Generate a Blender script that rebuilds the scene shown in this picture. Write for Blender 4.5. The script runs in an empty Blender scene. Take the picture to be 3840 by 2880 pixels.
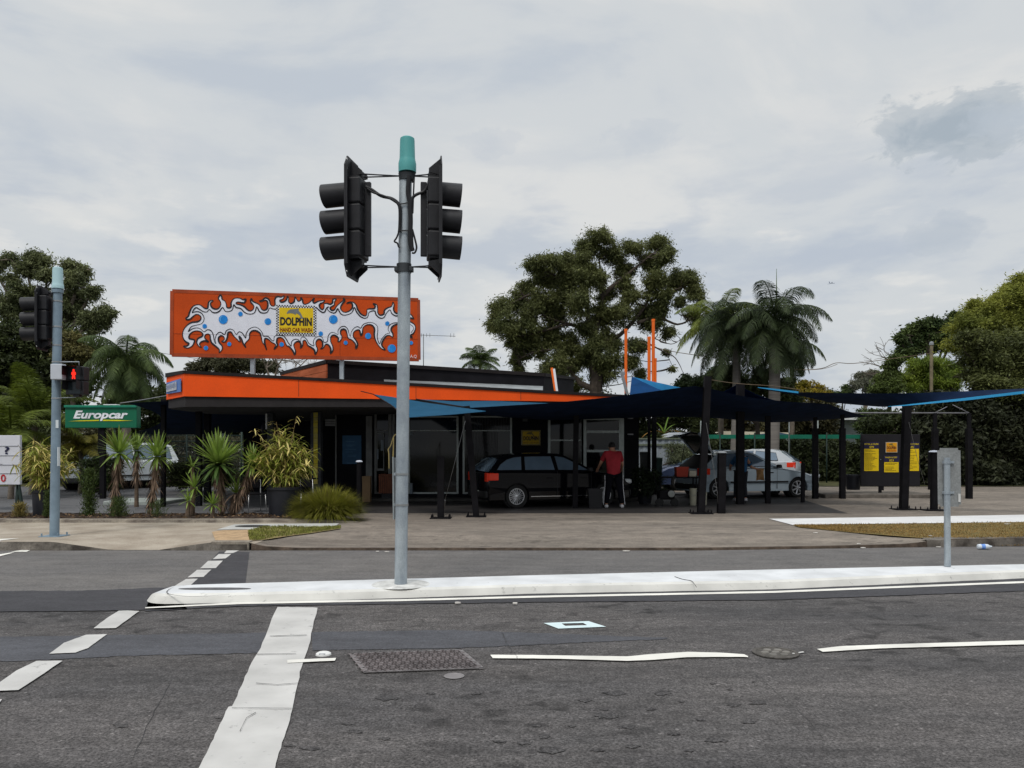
import bpy, bmesh, math, random
import numpy as np
from mathutils import Vector, Matrix
from mathutils.geometry import tessellate_polygon
R = math.radians
D = bpy.data
C = bpy.context.scene.collection
scene = bpy.context.scene

# ------------------------------------------------------------------ camera, sky, sun, exposure
F, CX, HY, EYE = 2987.0, 1920.0, 1697.0, 1.6      # focal length, centre and horizon of the view, eye height
cam = D.cameras.new("camera"); cam_o = D.objects.new("camera", cam); C.objects.link(cam_o)
cam_o.location = (0, 0, EYE); cam_o.rotation_euler = (R(90), 0, 0)
cam.sensor_width = 36; cam.lens = 36*F/3840; cam.shift_y = (HY-1440)/3840
cam.clip_start = .05; cam.clip_end = 3000
scene.camera = cam_o

SUN_EL, SUN_AZ = 56, 200     # azimuth from +Y clockwise: high, from behind the camera
w = D.worlds.new("World"); scene.world = w; w.use_nodes = True
nt = w.node_tree; nt.nodes.clear()
def N(tree, t, **kw):
    n = tree.nodes.new(t)
    for k, v in kw.items(): setattr(n, k, v)
    return n
wo = N(nt, 'ShaderNodeOutputWorld'); bg = N(nt, 'ShaderNodeBackground'); bg.inputs[1].default_value = .1
sky = N(nt, 'ShaderNodeTexSky'); sky.sky_type = 'NISHITA'; sky.sun_disc = False
sky.sun_elevation = R(SUN_EL); sky.sun_rotation = R(SUN_AZ); sky.air_density = 1; sky.dust_density = 3
tc = N(nt, 'ShaderNodeTexCoord')
def wmap(scale, loc=(0,0,0)):
    m = N(nt, 'ShaderNodeMapping'); m.inputs['Scale'].default_value = scale; m.inputs['Location'].default_value = loc
    nt.links.new(tc.outputs['Generated'], m.inputs[0]); return m.outputs[0]
def wnoise(vec, sc, det=5, rough=.5, dist=0):
    n = N(nt, 'ShaderNodeTexNoise'); n.inputs['Scale'].default_value = sc; n.inputs['Detail'].default_value = det
    n.inputs['Roughness'].default_value = rough; n.inputs['Distortion'].default_value = dist
    nt.links.new(vec, n.inputs[0]); return n.outputs[0]
def wramp(fac, pts):
    r = N(nt, 'ShaderNodeValToRGB'); el = r.color_ramp.elements
    while len(el) < len(pts): el.new(.5)
    for e, (p, c) in zip(el, pts): e.position = p; e.color = c if len(c) == 4 else (*c, 1)
    r.color_ramp.interpolation = 'EASE'
    nt.links.new(fac, r.inputs[0]); return r.outputs[0]
def wmix(fac, a, b, mode='MIX'):
    m = N(nt, 'ShaderNodeMix'); m.data_type = 'RGBA'; m.blend_type = mode
    if isinstance(fac, float): m.inputs[0].default_value = fac
    else: nt.links.new(fac, m.inputs[0])
    for i, v in ((6, a), (7, b)):
        if isinstance(v, tuple): m.inputs[i].default_value = (*v, 1)
        else: nt.links.new(v, m.inputs[i])
    return m.outputs[2]
# overcast layer: broad soft bands, brighter in the middle heights, small grey puffs low down
broad = wnoise(wmap((1, 1, 2.6), (3.1, .4, 1.7)), 2.3, 7, .56, .6)
base = wramp(broad, [(.36, (5.05, 5.5, 6.05)), (.52, (6.1, 6.35, 6.5)), (.66, (6.9, 6.95, 6.85))])
sep = N(nt, 'ShaderNodeSeparateXYZ'); nt.links.new(tc.outputs['Generated'], sep.inputs[0])
puff = wnoise(wmap((1, 1, 3.4), (.3, 2.0, .9)), 6.5, 6, .55, .2)
low = wramp(sep.outputs[2], [(.0, (1, 1, 1)), (.22, (.7, .7, .7)), (.42, (.0, .0, .0))])
pf = wramp(puff, [(.46, (0, 0, 0)), (.64, (1, 1, 1))])
pmul = wmix(1.0, pf, low, 'MULTIPLY')
base = wmix(pmul, base, (4.55, 5.05, 5.8))
bright = wramp(puff, [(.30, (1, 1, 1)), (.42, (0, 0, 0))])
base = wmix(wmix(1.0, bright, low, 'MULTIPLY'), base, (7.6, 7.5, 7.2))
def cloud(px, py, rx, rz, col, amt, seed):
    """one grey cloud standing in a fixed direction of the sky"""
    global base
    d = Vector(((px-CX)/F, 1, (HY-py)/F)).normalized()
    sub = N(nt, 'ShaderNodeVectorMath'); sub.operation = 'SUBTRACT'; nt.links.new(tc.outputs['Generated'], sub.inputs[0]); sub.inputs[1].default_value = d
    mul = N(nt, 'ShaderNodeVectorMath'); mul.operation = 'MULTIPLY'; nt.links.new(sub.outputs[0], mul.inputs[0]); mul.inputs[1].default_value = (1/rx, 1/rx, 1/rz)
    ln = N(nt, 'ShaderNodeVectorMath'); ln.operation = 'LENGTH'; nt.links.new(mul.outputs[0], ln.inputs[0])
    nz = wnoise(wmap((1, 1, 1.7), (seed, seed*2, 0)), 19, 8, .62, .4)
    ad = N(nt, 'ShaderNodeMath'); ad.operation = 'MULTIPLY_ADD'; nt.links.new(nz, ad.inputs[0]); ad.inputs[1].default_value = 1.5; ad.inputs[2].default_value = .30
    sb = N(nt, 'ShaderNodeMath'); sb.operation = 'MULTIPLY_ADD'; nt.links.new(ln.outputs['Value'], sb.inputs[0]); sb.inputs[1].default_value = -.62; nt.links.new(ad.outputs[0], sb.inputs[2])
    f = wramp(sb.outputs[0], [(.40, (0, 0, 0)), (.58, (amt*.55,)*3), (1.0, (amt,)*3)])
    base = wmix(f, base, col)
def soft(ad_): return ad_
cloud(3590, 475, .088, .036, (3.75, 4.3, 4.8), 1.0, 1.3)
cloud(3800, 455, .050, .020, (4.7, 5.2, 5.75), .8, 4.3)
cloud(1830, 530, .045, .018, (4.9, 5.35, 5.95), .5, 2.2)
cloud(2420, 510, .045, .020, (4.9, 5.35, 5.95), .5, 3.2)
cloud(3540, 880, .040, .022, (4.5, 5.0, 5.6), .7, 5.2)
# overcast: the sky overhead is brighter than near the horizon
zen = wramp(sep.outputs[2], [(.0, (.53, .53, .53)), (.50, (.54, .54, .54)), (.92, (1, 1, 1))])
zen2 = N(nt, 'ShaderNodeVectorMath'); zen2.operation = 'SCALE'; nt.links.new(zen, zen2.inputs[0]); zen2.inputs['Scale'].default_value = 2.02
base = wmix(1.0, base, zen2.outputs[0], 'MULTIPLY')
mixn = wmix(.93, sky.outputs[0], base)
nt.links.new(mixn, bg.inputs[0]); nt.links.new(bg.outputs[0], wo.inputs[0])

sl = D.lights.new("sun", 'SUN'); sl.energy = 1.5; sl.angle = R(12); sl.color = (1, .96, .9)
so = D.objects.new("sun", sl); C.objects.link(so)
so.rotation_euler = (R(90-SUN_EL), 0, R(180-SUN_AZ)+R(0))
so.rotation_euler = (Vector((math.sin(R(SUN_AZ))*math.cos(R(SUN_EL)), math.cos(R(SUN_AZ))*math.cos(R(SUN_EL)), math.sin(R(SUN_EL))))).to_track_quat('Z', 'Y').to_euler()
scene.view_settings.view_transform = 'Standard'; scene.view_settings.look = 'None'
scene.view_settings.exposure = 0.0; scene.view_settings.gamma = 1.0

# ------------------------------------------------------------------ where things stand
def zg(Y): return .12 + .015*max(0, Y-19)                 # the forecourt rises gently away from the street
def at(px, py, Y): return Vector(((px-CX)/F*Y, Y, EYE+(HY-py)/F*Y))
def gz(px, py, z):
    Y = F*(EYE-z)/(py-HY); return Vector(((px-CX)/F*Y, Y, z))
def gp(px, py):
    Y = 20
    for _ in range(30): Y = F*(EYE-zg(Y))/(py-HY)
    return Vector(((px-CX)/F*Y, Y, zg(Y)))
def plane_at(px, py, A, B):
    """the point seen at (px,py) on the vertical plane through A and B"""
    d = Vector(((px-CX)/F, 1, (HY-py)/F)); n = Vector((B-A)).cross(Vector((0, 0, 1)))
    t = (Vector(A)-Vector((0, 0, EYE))).dot(n)/d.dot(n)
    return Vector((0, 0, EYE))+d*t

# ------------------------------------------------------------------ materials
MATS = {}
def mat(name, col, rough=.6, metal=0, var=.15, vscale=3, bump=0, bscale=40, col2=None, rnd=0, coat=0, spec=.3, trans=0, emit=0, stretch=None, fine=0):
    if name in MATS: return MATS[name]
    m = D.materials.new(name); m.use_nodes = True; t = m.node_tree; b = t.nodes['Principled BSDF']; out = t.nodes['Material Output']
    b.inputs['Roughness'].default_value = rough; b.inputs['Metallic'].default_value = metal
    b.inputs['Specular IOR Level'].default_value = spec; b.inputs['Coat Weight'].default_value = coat; b.inputs['Coat Roughness'].default_value = .05
    tcn = t.nodes.new('ShaderNodeTexCoord'); vec = tcn.outputs['Object']
    if stretch:
        mp = t.nodes.new('ShaderNodeMapping'); mp.inputs['Scale'].default_value = stretch; t.links.new(vec, mp.inputs[0]); vec = mp.outputs[0]
    nz = t.nodes.new('ShaderNodeTexNoise'); nz.inputs['Scale'].default_value = vscale; nz.inputs['Detail'].default_value = 6; nz.inputs['Roughness'].default_value = .6
    t.links.new(vec, nz.inputs[0])
    c2 = col2 or tuple(c*(1-var) for c in col); c1 = col if col2 else tuple(min(1, c*(1+var)) for c in col)
    mr = t.nodes.new('ShaderNodeMapRange'); mr.inputs[1].default_value = .35; mr.inputs[2].default_value = .65; t.links.new(nz.outputs[0], mr.inputs[0])
    mx = t.nodes.new('ShaderNodeMix'); mx.data_type = 'RGBA'; mx.inputs[6].default_value = (*c1, 1); mx.inputs[7].default_value = (*c2, 1); t.links.new(mr.outputs[0], mx.inputs[0])
    res = mx.outputs[2]
    if fine:
        n3 = t.nodes.new('ShaderNodeTexNoise'); n3.inputs['Scale'].default_value = bscale; n3.inputs['Detail'].default_value = 3; t.links.new(tcn.outputs['Object'], n3.inputs[0])
        m3 = t.nodes.new('ShaderNodeMapRange'); m3.inputs[1].default_value = .3; m3.inputs[2].default_value = .7; m3.inputs[3].default_value = 1-fine; m3.inputs[4].default_value = 1+fine; t.links.new(n3.outputs[0], m3.inputs[0])
        mm = t.nodes.new('ShaderNodeVectorMath'); mm.operation = 'SCALE'; t.links.new(res, mm.inputs[0]); t.links.new(m3.outputs[0], mm.inputs['Scale']); res = mm.outputs[0]
    if rnd:
        g = t.nodes.new('ShaderNodeNewGeometry'); m4 = t.nodes.new('ShaderNodeMapRange'); m4.inputs[3].default_value = 1-rnd; m4.inputs[4].default_value = 1+rnd
        t.links.new(g.outputs['Random Per Island'], m4.inputs[0])
        mm = t.nodes.new('ShaderNodeVectorMath'); mm.operation = 'SCALE'; t.links.new(res, mm.inputs[0]); t.links.new(m4.outputs[0], mm.inputs['Scale']); res = mm.outputs[0]
    t.links.new(res, b.inputs['Base Color'])
    if emit: t.links.new(res, b.inputs['Emission Color']); b.inputs['Emission Strength'].default_value = emit
    if bump:
        n2 = t.nodes.new('ShaderNodeTexNoise'); n2.inputs['Scale'].default_value = bscale; n2.inputs['Detail'].default_value = 4; t.links.new(vec, n2.inputs[0])
        bp = t.nodes.new('ShaderNodeBump'); bp.inputs['Strength'].default_value = bump; bp.inputs['Distance'].default_value = .01; t.links.new(n2.outputs[0], bp.inputs['Height']); t.links.new(bp.outputs[0], b.inputs['Normal'])
    if trans:
        tr = t.nodes.new('ShaderNodeBsdfTranslucent'); t.links.new(res, tr.inputs[0]); ms = t.nodes.new('ShaderNodeMixShader'); ms.inputs[0].default_value = trans
        t.links.new(b.outputs[0], ms.inputs[1]); t.links.new(tr.outputs[0], ms.inputs[2]); t.links.new(ms.outputs[0], out.inputs[0])
    MATS[name] = m; return m

def asphalt(name, c1, c2, stain=.0, speck=.35, crack=0, gloss=.85):
    """worn asphalt: broad tone patches, stone speckle, oil spots and hairline cracks"""
    m = D.materials.new(name); m.use_nodes = True; t = m.node_tree; b = t.nodes['Principled BSDF']; b.inputs['Roughness'].default_value = gloss
    b.inputs['Specular IOR Level'].default_value = .3
    tcn = t.nodes.new('ShaderNodeTexCoord'); o = tcn.outputs['Object']; L = t.links.new
    def noise(sc, det, ro=.55, st=None, dist=0):
        v = o
        if st: mp = t.nodes.new('ShaderNodeMapping'); mp.inputs['Scale'].default_value = st; L(o, mp.inputs[0]); v = mp.outputs[0]
        n = t.nodes.new('ShaderNodeTexNoise'); n.inputs['Scale'].default_value = sc; n.inputs['Detail'].default_value = det; n.inputs['Roughness'].default_value = ro; n.inputs['Distortion'].default_value = dist; L(v, n.inputs[0]); return n.outputs[0]
    def rng(v, a, bb, lo, hi):
        r = t.nodes.new('ShaderNodeMapRange'); r.inputs[1].default_value = a; r.inputs[2].default_value = bb; r.inputs[3].default_value = lo; r.inputs[4].default_value = hi; L(v, r.inputs[0]); return r.outputs[0]
    def scl(cn, v):
        s = t.nodes.new('ShaderNodeVectorMath'); s.operation = 'SCALE'; L(cn, s.inputs[0]); L(v, s.inputs['Scale']); return s.outputs[0]
    mx = t.nodes.new('ShaderNodeMix'); mx.data_type = 'RGBA'; mx.inputs[6].default_value = (*c1, 1); mx.inputs[7].default_value = (*c2, 1)
    L(rng(noise(.55, 5, .6, (.5, 1.3, 1)), .35, .65, 0, 1), mx.inputs[0]); col = mx.outputs[2]
    col = scl(col, rng(noise(2.6, 6, .65, (.7, 1.6, 1)), .3, .7, .80, 1.2))
    col = scl(col, rng(noise(60, 3, .8), .34, .66, 1-speck, 1+speck)); col = scl(col, rng(noise(17, 5, .8), .36, .64, 1-speck*.5, 1+speck*.55))
    if stain:
        col = scl(col, rng(noise(.9, 4, .6, (.12, 1.6, 1)), .36, .64, .86, 1.12)); col = scl(col, rng(noise(5.5, 3, .6, (.55, 1.3, 1)), .40, .52, .84, 1.0))
    # pale stones
    vo = t.nodes.new('ShaderNodeTexVoronoi'); vo.inputs['Scale'].default_value = 26; L(o, vo.inputs[0])
    wn = t.nodes.new('ShaderNodeMath'); wn.operation = 'GREATER_THAN'; L(vo.outputs['Color'], wn.inputs[0]); wn.inputs[1].default_value = .80
    dd = t.nodes.new('ShaderNodeMath'); dd.operation = 'LESS_THAN'; L(vo.outputs['Distance'], dd.inputs[0]); dd.inputs[1].default_value = .30
    an = t.nodes.new('ShaderNodeMath'); an.operation = 'MULTIPLY'; L(wn.outputs[0], an.inputs[0]); L(dd.outputs[0], an.inputs[1])
    col = scl(col, rng(an.outputs[0], 0, 1, 1, 1+speck*.9))
    if stain:
        sp = noise(3.3, 2, .5, (1, 1.3, 1), .4); msk = noise(.35, 3, .5)
        mu = t.nodes.new('ShaderNodeMath'); mu.operation = 'MULTIPLY'; L(rng(sp, .57, .66, 0, 1), mu.inputs[0]); L(rng(msk, .42, .56, 0, 1), mu.inputs[1])
        col = scl(col, rng(mu.outputs[0], 0, 1, 1, 1-stain))
    if crack:
        vc = t.nodes.new('ShaderNodeTexVoronoi'); vc.feature = 'DISTANCE_TO_EDGE'; vc.inputs['Scale'].default_value = .42
        ns = t.nodes.new('ShaderNodeTexNoise'); ns.inputs['Scale'].default_value = 1.5; ns.inputs['Detail'].default_value = 6; L(o, ns.inputs[0])
        va = t.nodes.new('ShaderNodeVectorMath'); va.operation = 'MULTIPLY_ADD'; L(ns.outputs['Color'], va.inputs[0]); va.inputs[1].default_value = (.9, .9, 0); L(o, va.inputs[2]); L(va.outputs[0], vc.inputs[0])
        col = scl(col, rng(vc.outputs['Distance'], .0, .006, 1-crack, 1))
    L(col, b.inputs['Base Color'])
    bp = t.nodes.new('ShaderNodeBump'); bp.inputs['Strength'].default_value = .5; bp.inputs['Distance'].default_value = .006; L(noise(70, 4, .7), bp.inputs['Height']); L(bp.outputs[0], b.inputs['Normal'])
    MATS[name] = m; return m

def paintmark(name, col, wear=.35):
    """road paint: worn so that the asphalt shows in chips"""
    m = D.materials.new(name); m.use_nodes = True; t = m.node_tree; b = t.nodes['Principled BSDF']; b.inputs['Roughness'].default_value = .7; L = t.links.new
    o = t.nodes.new('ShaderNodeTexCoord').outputs['Object']
    n = t.nodes.new('ShaderNodeTexNoise'); n.inputs['Scale'].default_value = 9; n.inputs['Detail'].default_value = 9; n.inputs['Roughness'].default_value = .72; L(o, n.inputs[0])
    r = t.nodes.new('ShaderNodeValToRGB'); r.color_ramp.elements[0].position = .24+.06*wear; r.color_ramp.elements[0].color = (.11, .11, .11, 1); r.color_ramp.elements[1].position = .34+.10*wear; r.color_ramp.elements[1].color = (*col, 1); L(n.outputs[0], r.inputs[0])
    n2 = t.nodes.new('ShaderNodeTexNoise'); n2.inputs['Scale'].default_value = 2.5; n2.inputs['Detail'].default_value = 5; L(o, n2.inputs[0])
    mr = t.nodes.new('ShaderNodeMapRange'); mr.inputs[1].default_value = .3; mr.inputs[2].default_value = .7; mr.inputs[3].default_value = .80; mr.inputs[4].default_value = 1.06; L(n2.outputs[0], mr.inputs[0])
    s = t.nodes.new('ShaderNodeVectorMath'); s.operation = 'SCALE'; L(r.outputs[0], s.inputs[0]); L(mr.outputs[0], s.inputs['Scale']); L(s.outputs[0], b.inputs['Base Color'])
    MATS[name] = m; return m

# ------------------------------------------------------------------ objects
ORI = {}
def tag(o, label=None, cat=None, group=None, kind=None):
    if label: o['label'] = label
    if cat: o['category'] = cat
    if group: o['group'] = group
    if kind: o['kind'] = kind
    return o
def thing(name, label, cat, loc=(0, 0, 0), rotz=0, group=None, local=False):
    o = D.objects.new(name, None); o.empty_display_size = .2; C.objects.link(o)
    o.location = loc; o.rotation_euler = (0, 0, rotz); ORI[o.name] = Vector((0, 0, 0)) if local else Vector(loc)
    return tag(o, label, cat, group)

class MB:
    def __init__(s): s.v = []; s.f = []; s.sm = []
    def add(s, vs, fs, smooth=False):
        o = len(s.v); s.v += [tuple(v) for v in vs]; s.f += [tuple(i+o for i in f) for f in fs]; s.sm += [smooth]*len(fs)
    def box(s, c, size, rz=0, bev=0, M=None):
        hx, hy, hz = [x/2 for x in size]; rot = M if M is not None else Matrix.Rotation(rz, 3, 'Z'); c = Vector(c)
        if bev:
            bm = bmesh.new(); bmesh.ops.create_cube(bm, size=1)
            for v in bm.verts: v.co = Vector((v.co.x*size[0], v.co.y*size[1], v.co.z*size[2]))
            bmesh.ops.bevel(bm, geom=list(bm.edges)+list(bm.verts), offset=bev, segments=2, profile=.5, affect='EDGES')
            s.addbm(bm, lambda p: c+rot@p); return s
        vs = [c+rot@Vector((x, y, z)) for x in (-hx, hx) for y in (-hy, hy) for z in (-hz, hz)]
        s.add(vs, [(0, 1, 3, 2), (4, 6, 7, 5), (0, 4, 5, 1), (2, 3, 7, 6), (0, 2, 6, 4), (1, 5, 7, 3)]); return s
    def addbm(s, bm, fn=lambda p: p, smooth=False):
        bm.verts.index_update(); s.add([fn(v.co.copy()) for v in bm.verts], [[v.index for v in f.verts] for f in bm.faces], smooth); bm.free()
    def tube(s, pts, r, n=10, caps=True, smooth=True, square=False):
        pts = [Vector(p) for p in pts]; rs = r if isinstance(r, (list, tuple)) else [r]*len(pts)
        rings = []; up = None
        for i, p in enumerate(pts):
            d = (pts[min(i+1, len(pts)-1)]-pts[max(i-1, 0)]).normalized()
            if up is None: up = Vector((0, 1, 0)) if abs(d.z) > .8 else Vector((0, 0, 1))
            a = d.cross(up).normalized(); b = a.cross(d).normalized(); up = b if abs(b.dot(up)) > .1 else up
            if square: ring = [p+(a*x+b*y)*rs[i] for x, y in ((1, 1), (-1, 1), (-1, -1), (1, -1))]
            else: ring = [p+(a*math.cos(2*math.pi*k/n)+b*math.sin(2*math.pi*k/n))*rs[i] for k in range(n)]
            rings.append(ring)
        m = len(rings[0]); vs = [v for ring in rings for v in ring]; fs = []
        for i in range(len(rings)-1):
            for k in range(m): fs.append((i*m+k, i*m+(k+1) % m, (i+1)*m+(k+1) % m, (i+1)*m+k))
        s.add(vs, fs, smooth and not square)
        if caps: s.add(rings[0][::-1], [tuple(range(m))]); s.add(rings[-1], [tuple(range(m))])
        return s
    def lathe(s, c, prof, n=20, axis='Z', M=None, smooth=True):
        c = Vector(c); vs = []; fs = []
        for r, z in prof:
            for k in range(n):
                a = 2*math.pi*k/n; p = Vector((r*math.cos(a), r*math.sin(a), z)); vs.append(c+(M@p if M is not None else p))
        for i in range(len(prof)-1):
            for k in range(n): fs.append((i*n+k, i*n+(k+1) % n, (i+1)*n+(k+1) % n, (i+1)*n+k))
        s.add(vs, fs, smooth)
        if prof[0][0] > 1e-4: s.add(vs[:n][::-1], [tuple(range(n))])
        if prof[-1][0] > 1e-4: s.add(vs[-n:], [tuple(range(n))])
        return s
    def poly(s, pts, thick=None):
        """flat polygon (any outline), thick = offset vector for a solid"""
        pts = [Vector(p) for p in pts]; tri = tessellate_polygon([pts]); n = len(pts)
        if thick is None: s.add(pts, [tuple(t) for t in tri]); return s
        t = Vector(thick); s.add(pts+[p+t for p in pts], [tuple(x) for x in tri]+[(a+n, c+n, b+n) for a, b, c in tri]+[(i, (i+1) % n, (i+1) % n+n, i+n) for i in range(n)]); return s
    def grid(s, rows, smooth=True):
        n = len(rows[0]); vs = [p for r in rows for p in r]
        s.add(vs, [(i*n+k, i*n+k+1, (i+1)*n+k+1, (i+1)*n+k) for i in range(len(rows)-1) for k in range(n-1)], smooth); return s
    def sphere(s, c, r, n=12, m=8, sc=(1, 1, 1)):
        c = Vector(c); rows = []
        for i in range(m+1):
            th = math.pi*i/m; rows.append([c+Vector((r*sc[0]*math.sin(th)*math.cos(2*math.pi*k/n), r*sc[1]*math.sin(th)*math.sin(2*math.pi*k/n), r*sc[2]*math.cos(th))) for k in range(n+1)])
        return s.grid(rows)
    def build(s, name, m, parent=None, bevel=0, weld=True):
        me = D.meshes.new(name); o = ORI.get(parent.name, Vector((0, 0, 0))) if parent else Vector((0, 0, 0))
        me.from_pydata([(x-o.x, y-o.y, z-o.z) for x, y, z in s.v], [], s.f); me.validate()
        if len(me.polygons) == len(s.sm): me.polygons.foreach_set('use_smooth', s.sm)
        if weld:
            bm = bmesh.new(); bm.from_mesh(me); bmesh.ops.remove_doubles(bm, verts=bm.verts, dist=1e-5); bmesh.ops.recalc_face_normals(bm, faces=bm.faces)
            for e in bm.edges:
                if len(e.link_faces) == 2 and e.calc_face_angle(0) > R(40): e.smooth = False
            if bevel: bmesh.ops.bevel(bm, geom=[e for e in bm.edges if not e.smooth], offset=bevel, segments=2, affect='EDGES', clamp_overlap=True)
            bm.to_mesh(me); bm.free()
        me.materials.append(m); ob = D.objects.new(name, me); C.objects.link(ob)
        if parent: ob.parent = parent; ORI[ob.name] = o
        return ob
def struct(name, mb, m): return tag(mb.build(name, m), kind='structure')
def single(name, mb, m, label, cat, group=None):
    ob = mb.build(name, m); return tag(ob, label, cat, group)

def catmull(pts, n=4, closed=True):
    out = []; L = len(pts); P = [Vector(p) for p in pts]
    for i in range(L if closed else L-1):
        p0, p1, p2, p3 = (P[(i-1) % L], P[i], P[(i+1) % L], P[(i+2) % L]) if closed else (P[max(i-1, 0)], P[i], P[i+1], P[min(i+2, L-1)])
        for k in range(n):
            t = k/n; out.append(.5*((2*p1)+(p2-p0)*t+(2*p0-5*p1+4*p2-p3)*t*t+(3*p1-p0-3*p2+p3)*t**3))
    if not closed: out.append(P[-1])
    return out

def text_mb(mb, s, origin, right, up, height, width=None, shear=0, bold=0, align='CENTER'):
    """lettering laid flat on a plane; origin = middle of the baseline"""
    cu = D.curves.new('t', 'FONT'); cu.body = s; cu.size = 1; cu.shear = shear; cu.offset = bold; cu.align_x = align; cu.resolution_u = 3
    ob = D.objects.new('t', cu); C.objects.link(ob); dg = bpy.context.evaluated_depsgraph_get(); me = D.meshes.new_from_object(ob.evaluated_get(dg))
    vs = [v.co.copy() for v in me.vertices]; fs = [tuple(p.vertices) for p in me.polygons]
    x0 = min(v.x for v in vs); x1 = max(v.x for v in vs); k = height/.73; kx = (width/(x1-x0)) if width else k
    mid = (x0+x1)/2 if align == 'CENTER' else x0
    mb.add([Vector(origin)+Vector(right)*((v.x-mid)*kx)+Vector(up)*(v.y*k) for v in vs], fs)
    D.objects.remove(ob); D.curves.remove(cu); D.meshes.remove(me)

def leaves_mesh(name, m, parent, P, Dr, L, W, seed=0, fold=.25):
    """many separate leaf blades: P base points, Dr directions, L lengths, W widths"""
    rg = np.random.default_rng(seed); n = len(P); P = np.asarray(P, float); Dr = np.asarray(Dr, float); Dr /= np.linalg.norm(Dr, axis=1)[:, None]+1e-9
    rv = rg.normal(size=(n, 3)); S = np.cross(Dr, rv); S /= np.linalg.norm(S, axis=1)[:, None]+1e-9; U = np.cross(S, Dr)
    L = np.broadcast_to(L, (n,))[:, None]; W = np.broadcast_to(W, (n,))[:, None]
    v = np.stack([P, P+Dr*L*.45+S*W*.5+U*W*fold, P+Dr*L, P+Dr*L*.45-S*W*.5+U*W*fold], 1).reshape(-1, 3)
    o = ORI.get(parent.name, Vector((0, 0, 0))) if parent else Vector((0, 0, 0)); v -= np.array(o)
    me = D.meshes.new(name); me.vertices.add(4*n); me.vertices.foreach_set('co', v.ravel()); me.loops.add(4*n); me.loops.foreach_set('vertex_index', np.arange(4*n))
    me.polygons.add(n); me.polygons.foreach_set('loop_start', np.arange(0, 4*n, 4)); me.polygons.foreach_set('loop_total', np.full(n, 4)); me.update(calc_edges=True); me.validate()
    me.materials.append(m); ob = D.objects.new(name, me); C.objects.link(ob)
    if parent: ob.parent = parent; ORI[ob.name] = o
    return ob

def swords(mb, base, dirv, L, W, droop, n=5, side=None):
    """one long strap leaf that arches over"""
    d = Vector(dirv).normalized(); p = Vector(base); s = d.cross(Vector((0, 0, 1)))
    if s.length < .05: s = Vector((1, 0, 0))
    s.normalize()
    if side is not None: s = (s+Vector(side)*.6).normalized()
    rows = []
    for i in range(n+1):
        t = i/n; wd = W*.5*(math.sin(math.pi*min(1, .22+.78*t))**.6 if t < 1 else .02)*(1 if t < 1 else 0)+.0005
        rows.append([p-s*wd, p+s*wd]); d = (d+Vector((0, 0, -droop/n))).normalized(); p = p+d*(L/n)
    mb.grid(rows, smooth=True)
# ------------------------------------------------------------------ ground, road, footpath
M_road = asphalt('road asphalt', (.100, .092, .089), (.066, .063, .064), stain=.5, speck=.75)
M_lane = asphalt('lane asphalt', (.140, .132, .126), (.115, .110, .108), stain=.0, speck=.34)
M_newas = asphalt('new asphalt', (.055, .054, .060), (.042, .042, .047), speck=.25)
M_band = asphalt('patched asphalt', (.080, .082, .093), (.068, .069, .077), speck=.25)
M_fore = asphalt('forecourt asphalt', (.24, .205, .170), (.165, .142, .120), speck=.25, stain=.35)
M_drive = asphalt('driveway asphalt', (.115, .115, .12), (.09, .09, .094), speck=.25)
M_conc = mat('footpath concrete', (.40, .35, .285), .85, var=.2, vscale=1.6, bump=.3, bscale=60, fine=.18, col2=(.27, .225, .175))
M_kerb = mat('weathered kerb concrete', (.30, .265, .215), .9, vscale=5, bump=.4, bscale=40, col2=(.12, .10, .085), fine=.2, stretch=(.6, 1, 1))
M_lip = mat('dirty kerb face', (.065, .048, .036), .95, var=.5, vscale=5, fine=.3, bump=.5)
M_kface = mat('stained kerb face', (.20, .18, .155), .95, vscale=2.5, col2=(.045, .038, .032), bump=.5, fine=.3)
M_island = paintmark('white painted concrete', (.70, .715, .73), .35)
M_iface = paintmark('white painted kerb face', (.68, .67, .63), .62)
M_mark = paintmark('road paint', (.56, .55, .53), .55)
M_mark2 = paintmark('fresh road paint', (.80, .78, .72), .0)
M_soil = mat('garden soil', (.045, .030, .022), .95, var=.5, vscale=9, bump=1, bscale=30, fine=.5)
M_sand = mat('sandy dirt', (.42, .29, .17), .95, var=.2, vscale=6, bump=.6, bscale=50, fine=.2)
M_turf = mat('dry turf', (.20, .135, .045), .95, vscale=4, col2=(.12, .10, .030), bump=1, bscale=80, fine=.4)
M_green = mat('patchy grass', (.19, .17, .055), .95, vscale=7, col2=(.26, .19, .10), bump=1, bscale=80, fine=.4)
M_cream = mat('pale concrete path', (.68, .68, .68), .8, var=.07, vscale=1.5, fine=.06)

mb = MB(); mb.grid([[(-900, -300, -.06), (900, -300, -.06)], [(-900, 1500, -.06), (900, 1500, -.06)]], False)
struct('ground', mb, mat('dry ground', (.07, .065, .035), .95, var=.3, vscale=.4))
def Yk(x): return 13.0 if x < 3 else 13.0+(x-3)*.114
mb = MB(); mb.grid([[(x, y, 0) for x in (-80, 80)] for y in (-12, 30)], False)
struct('road', mb, M_road)

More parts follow.
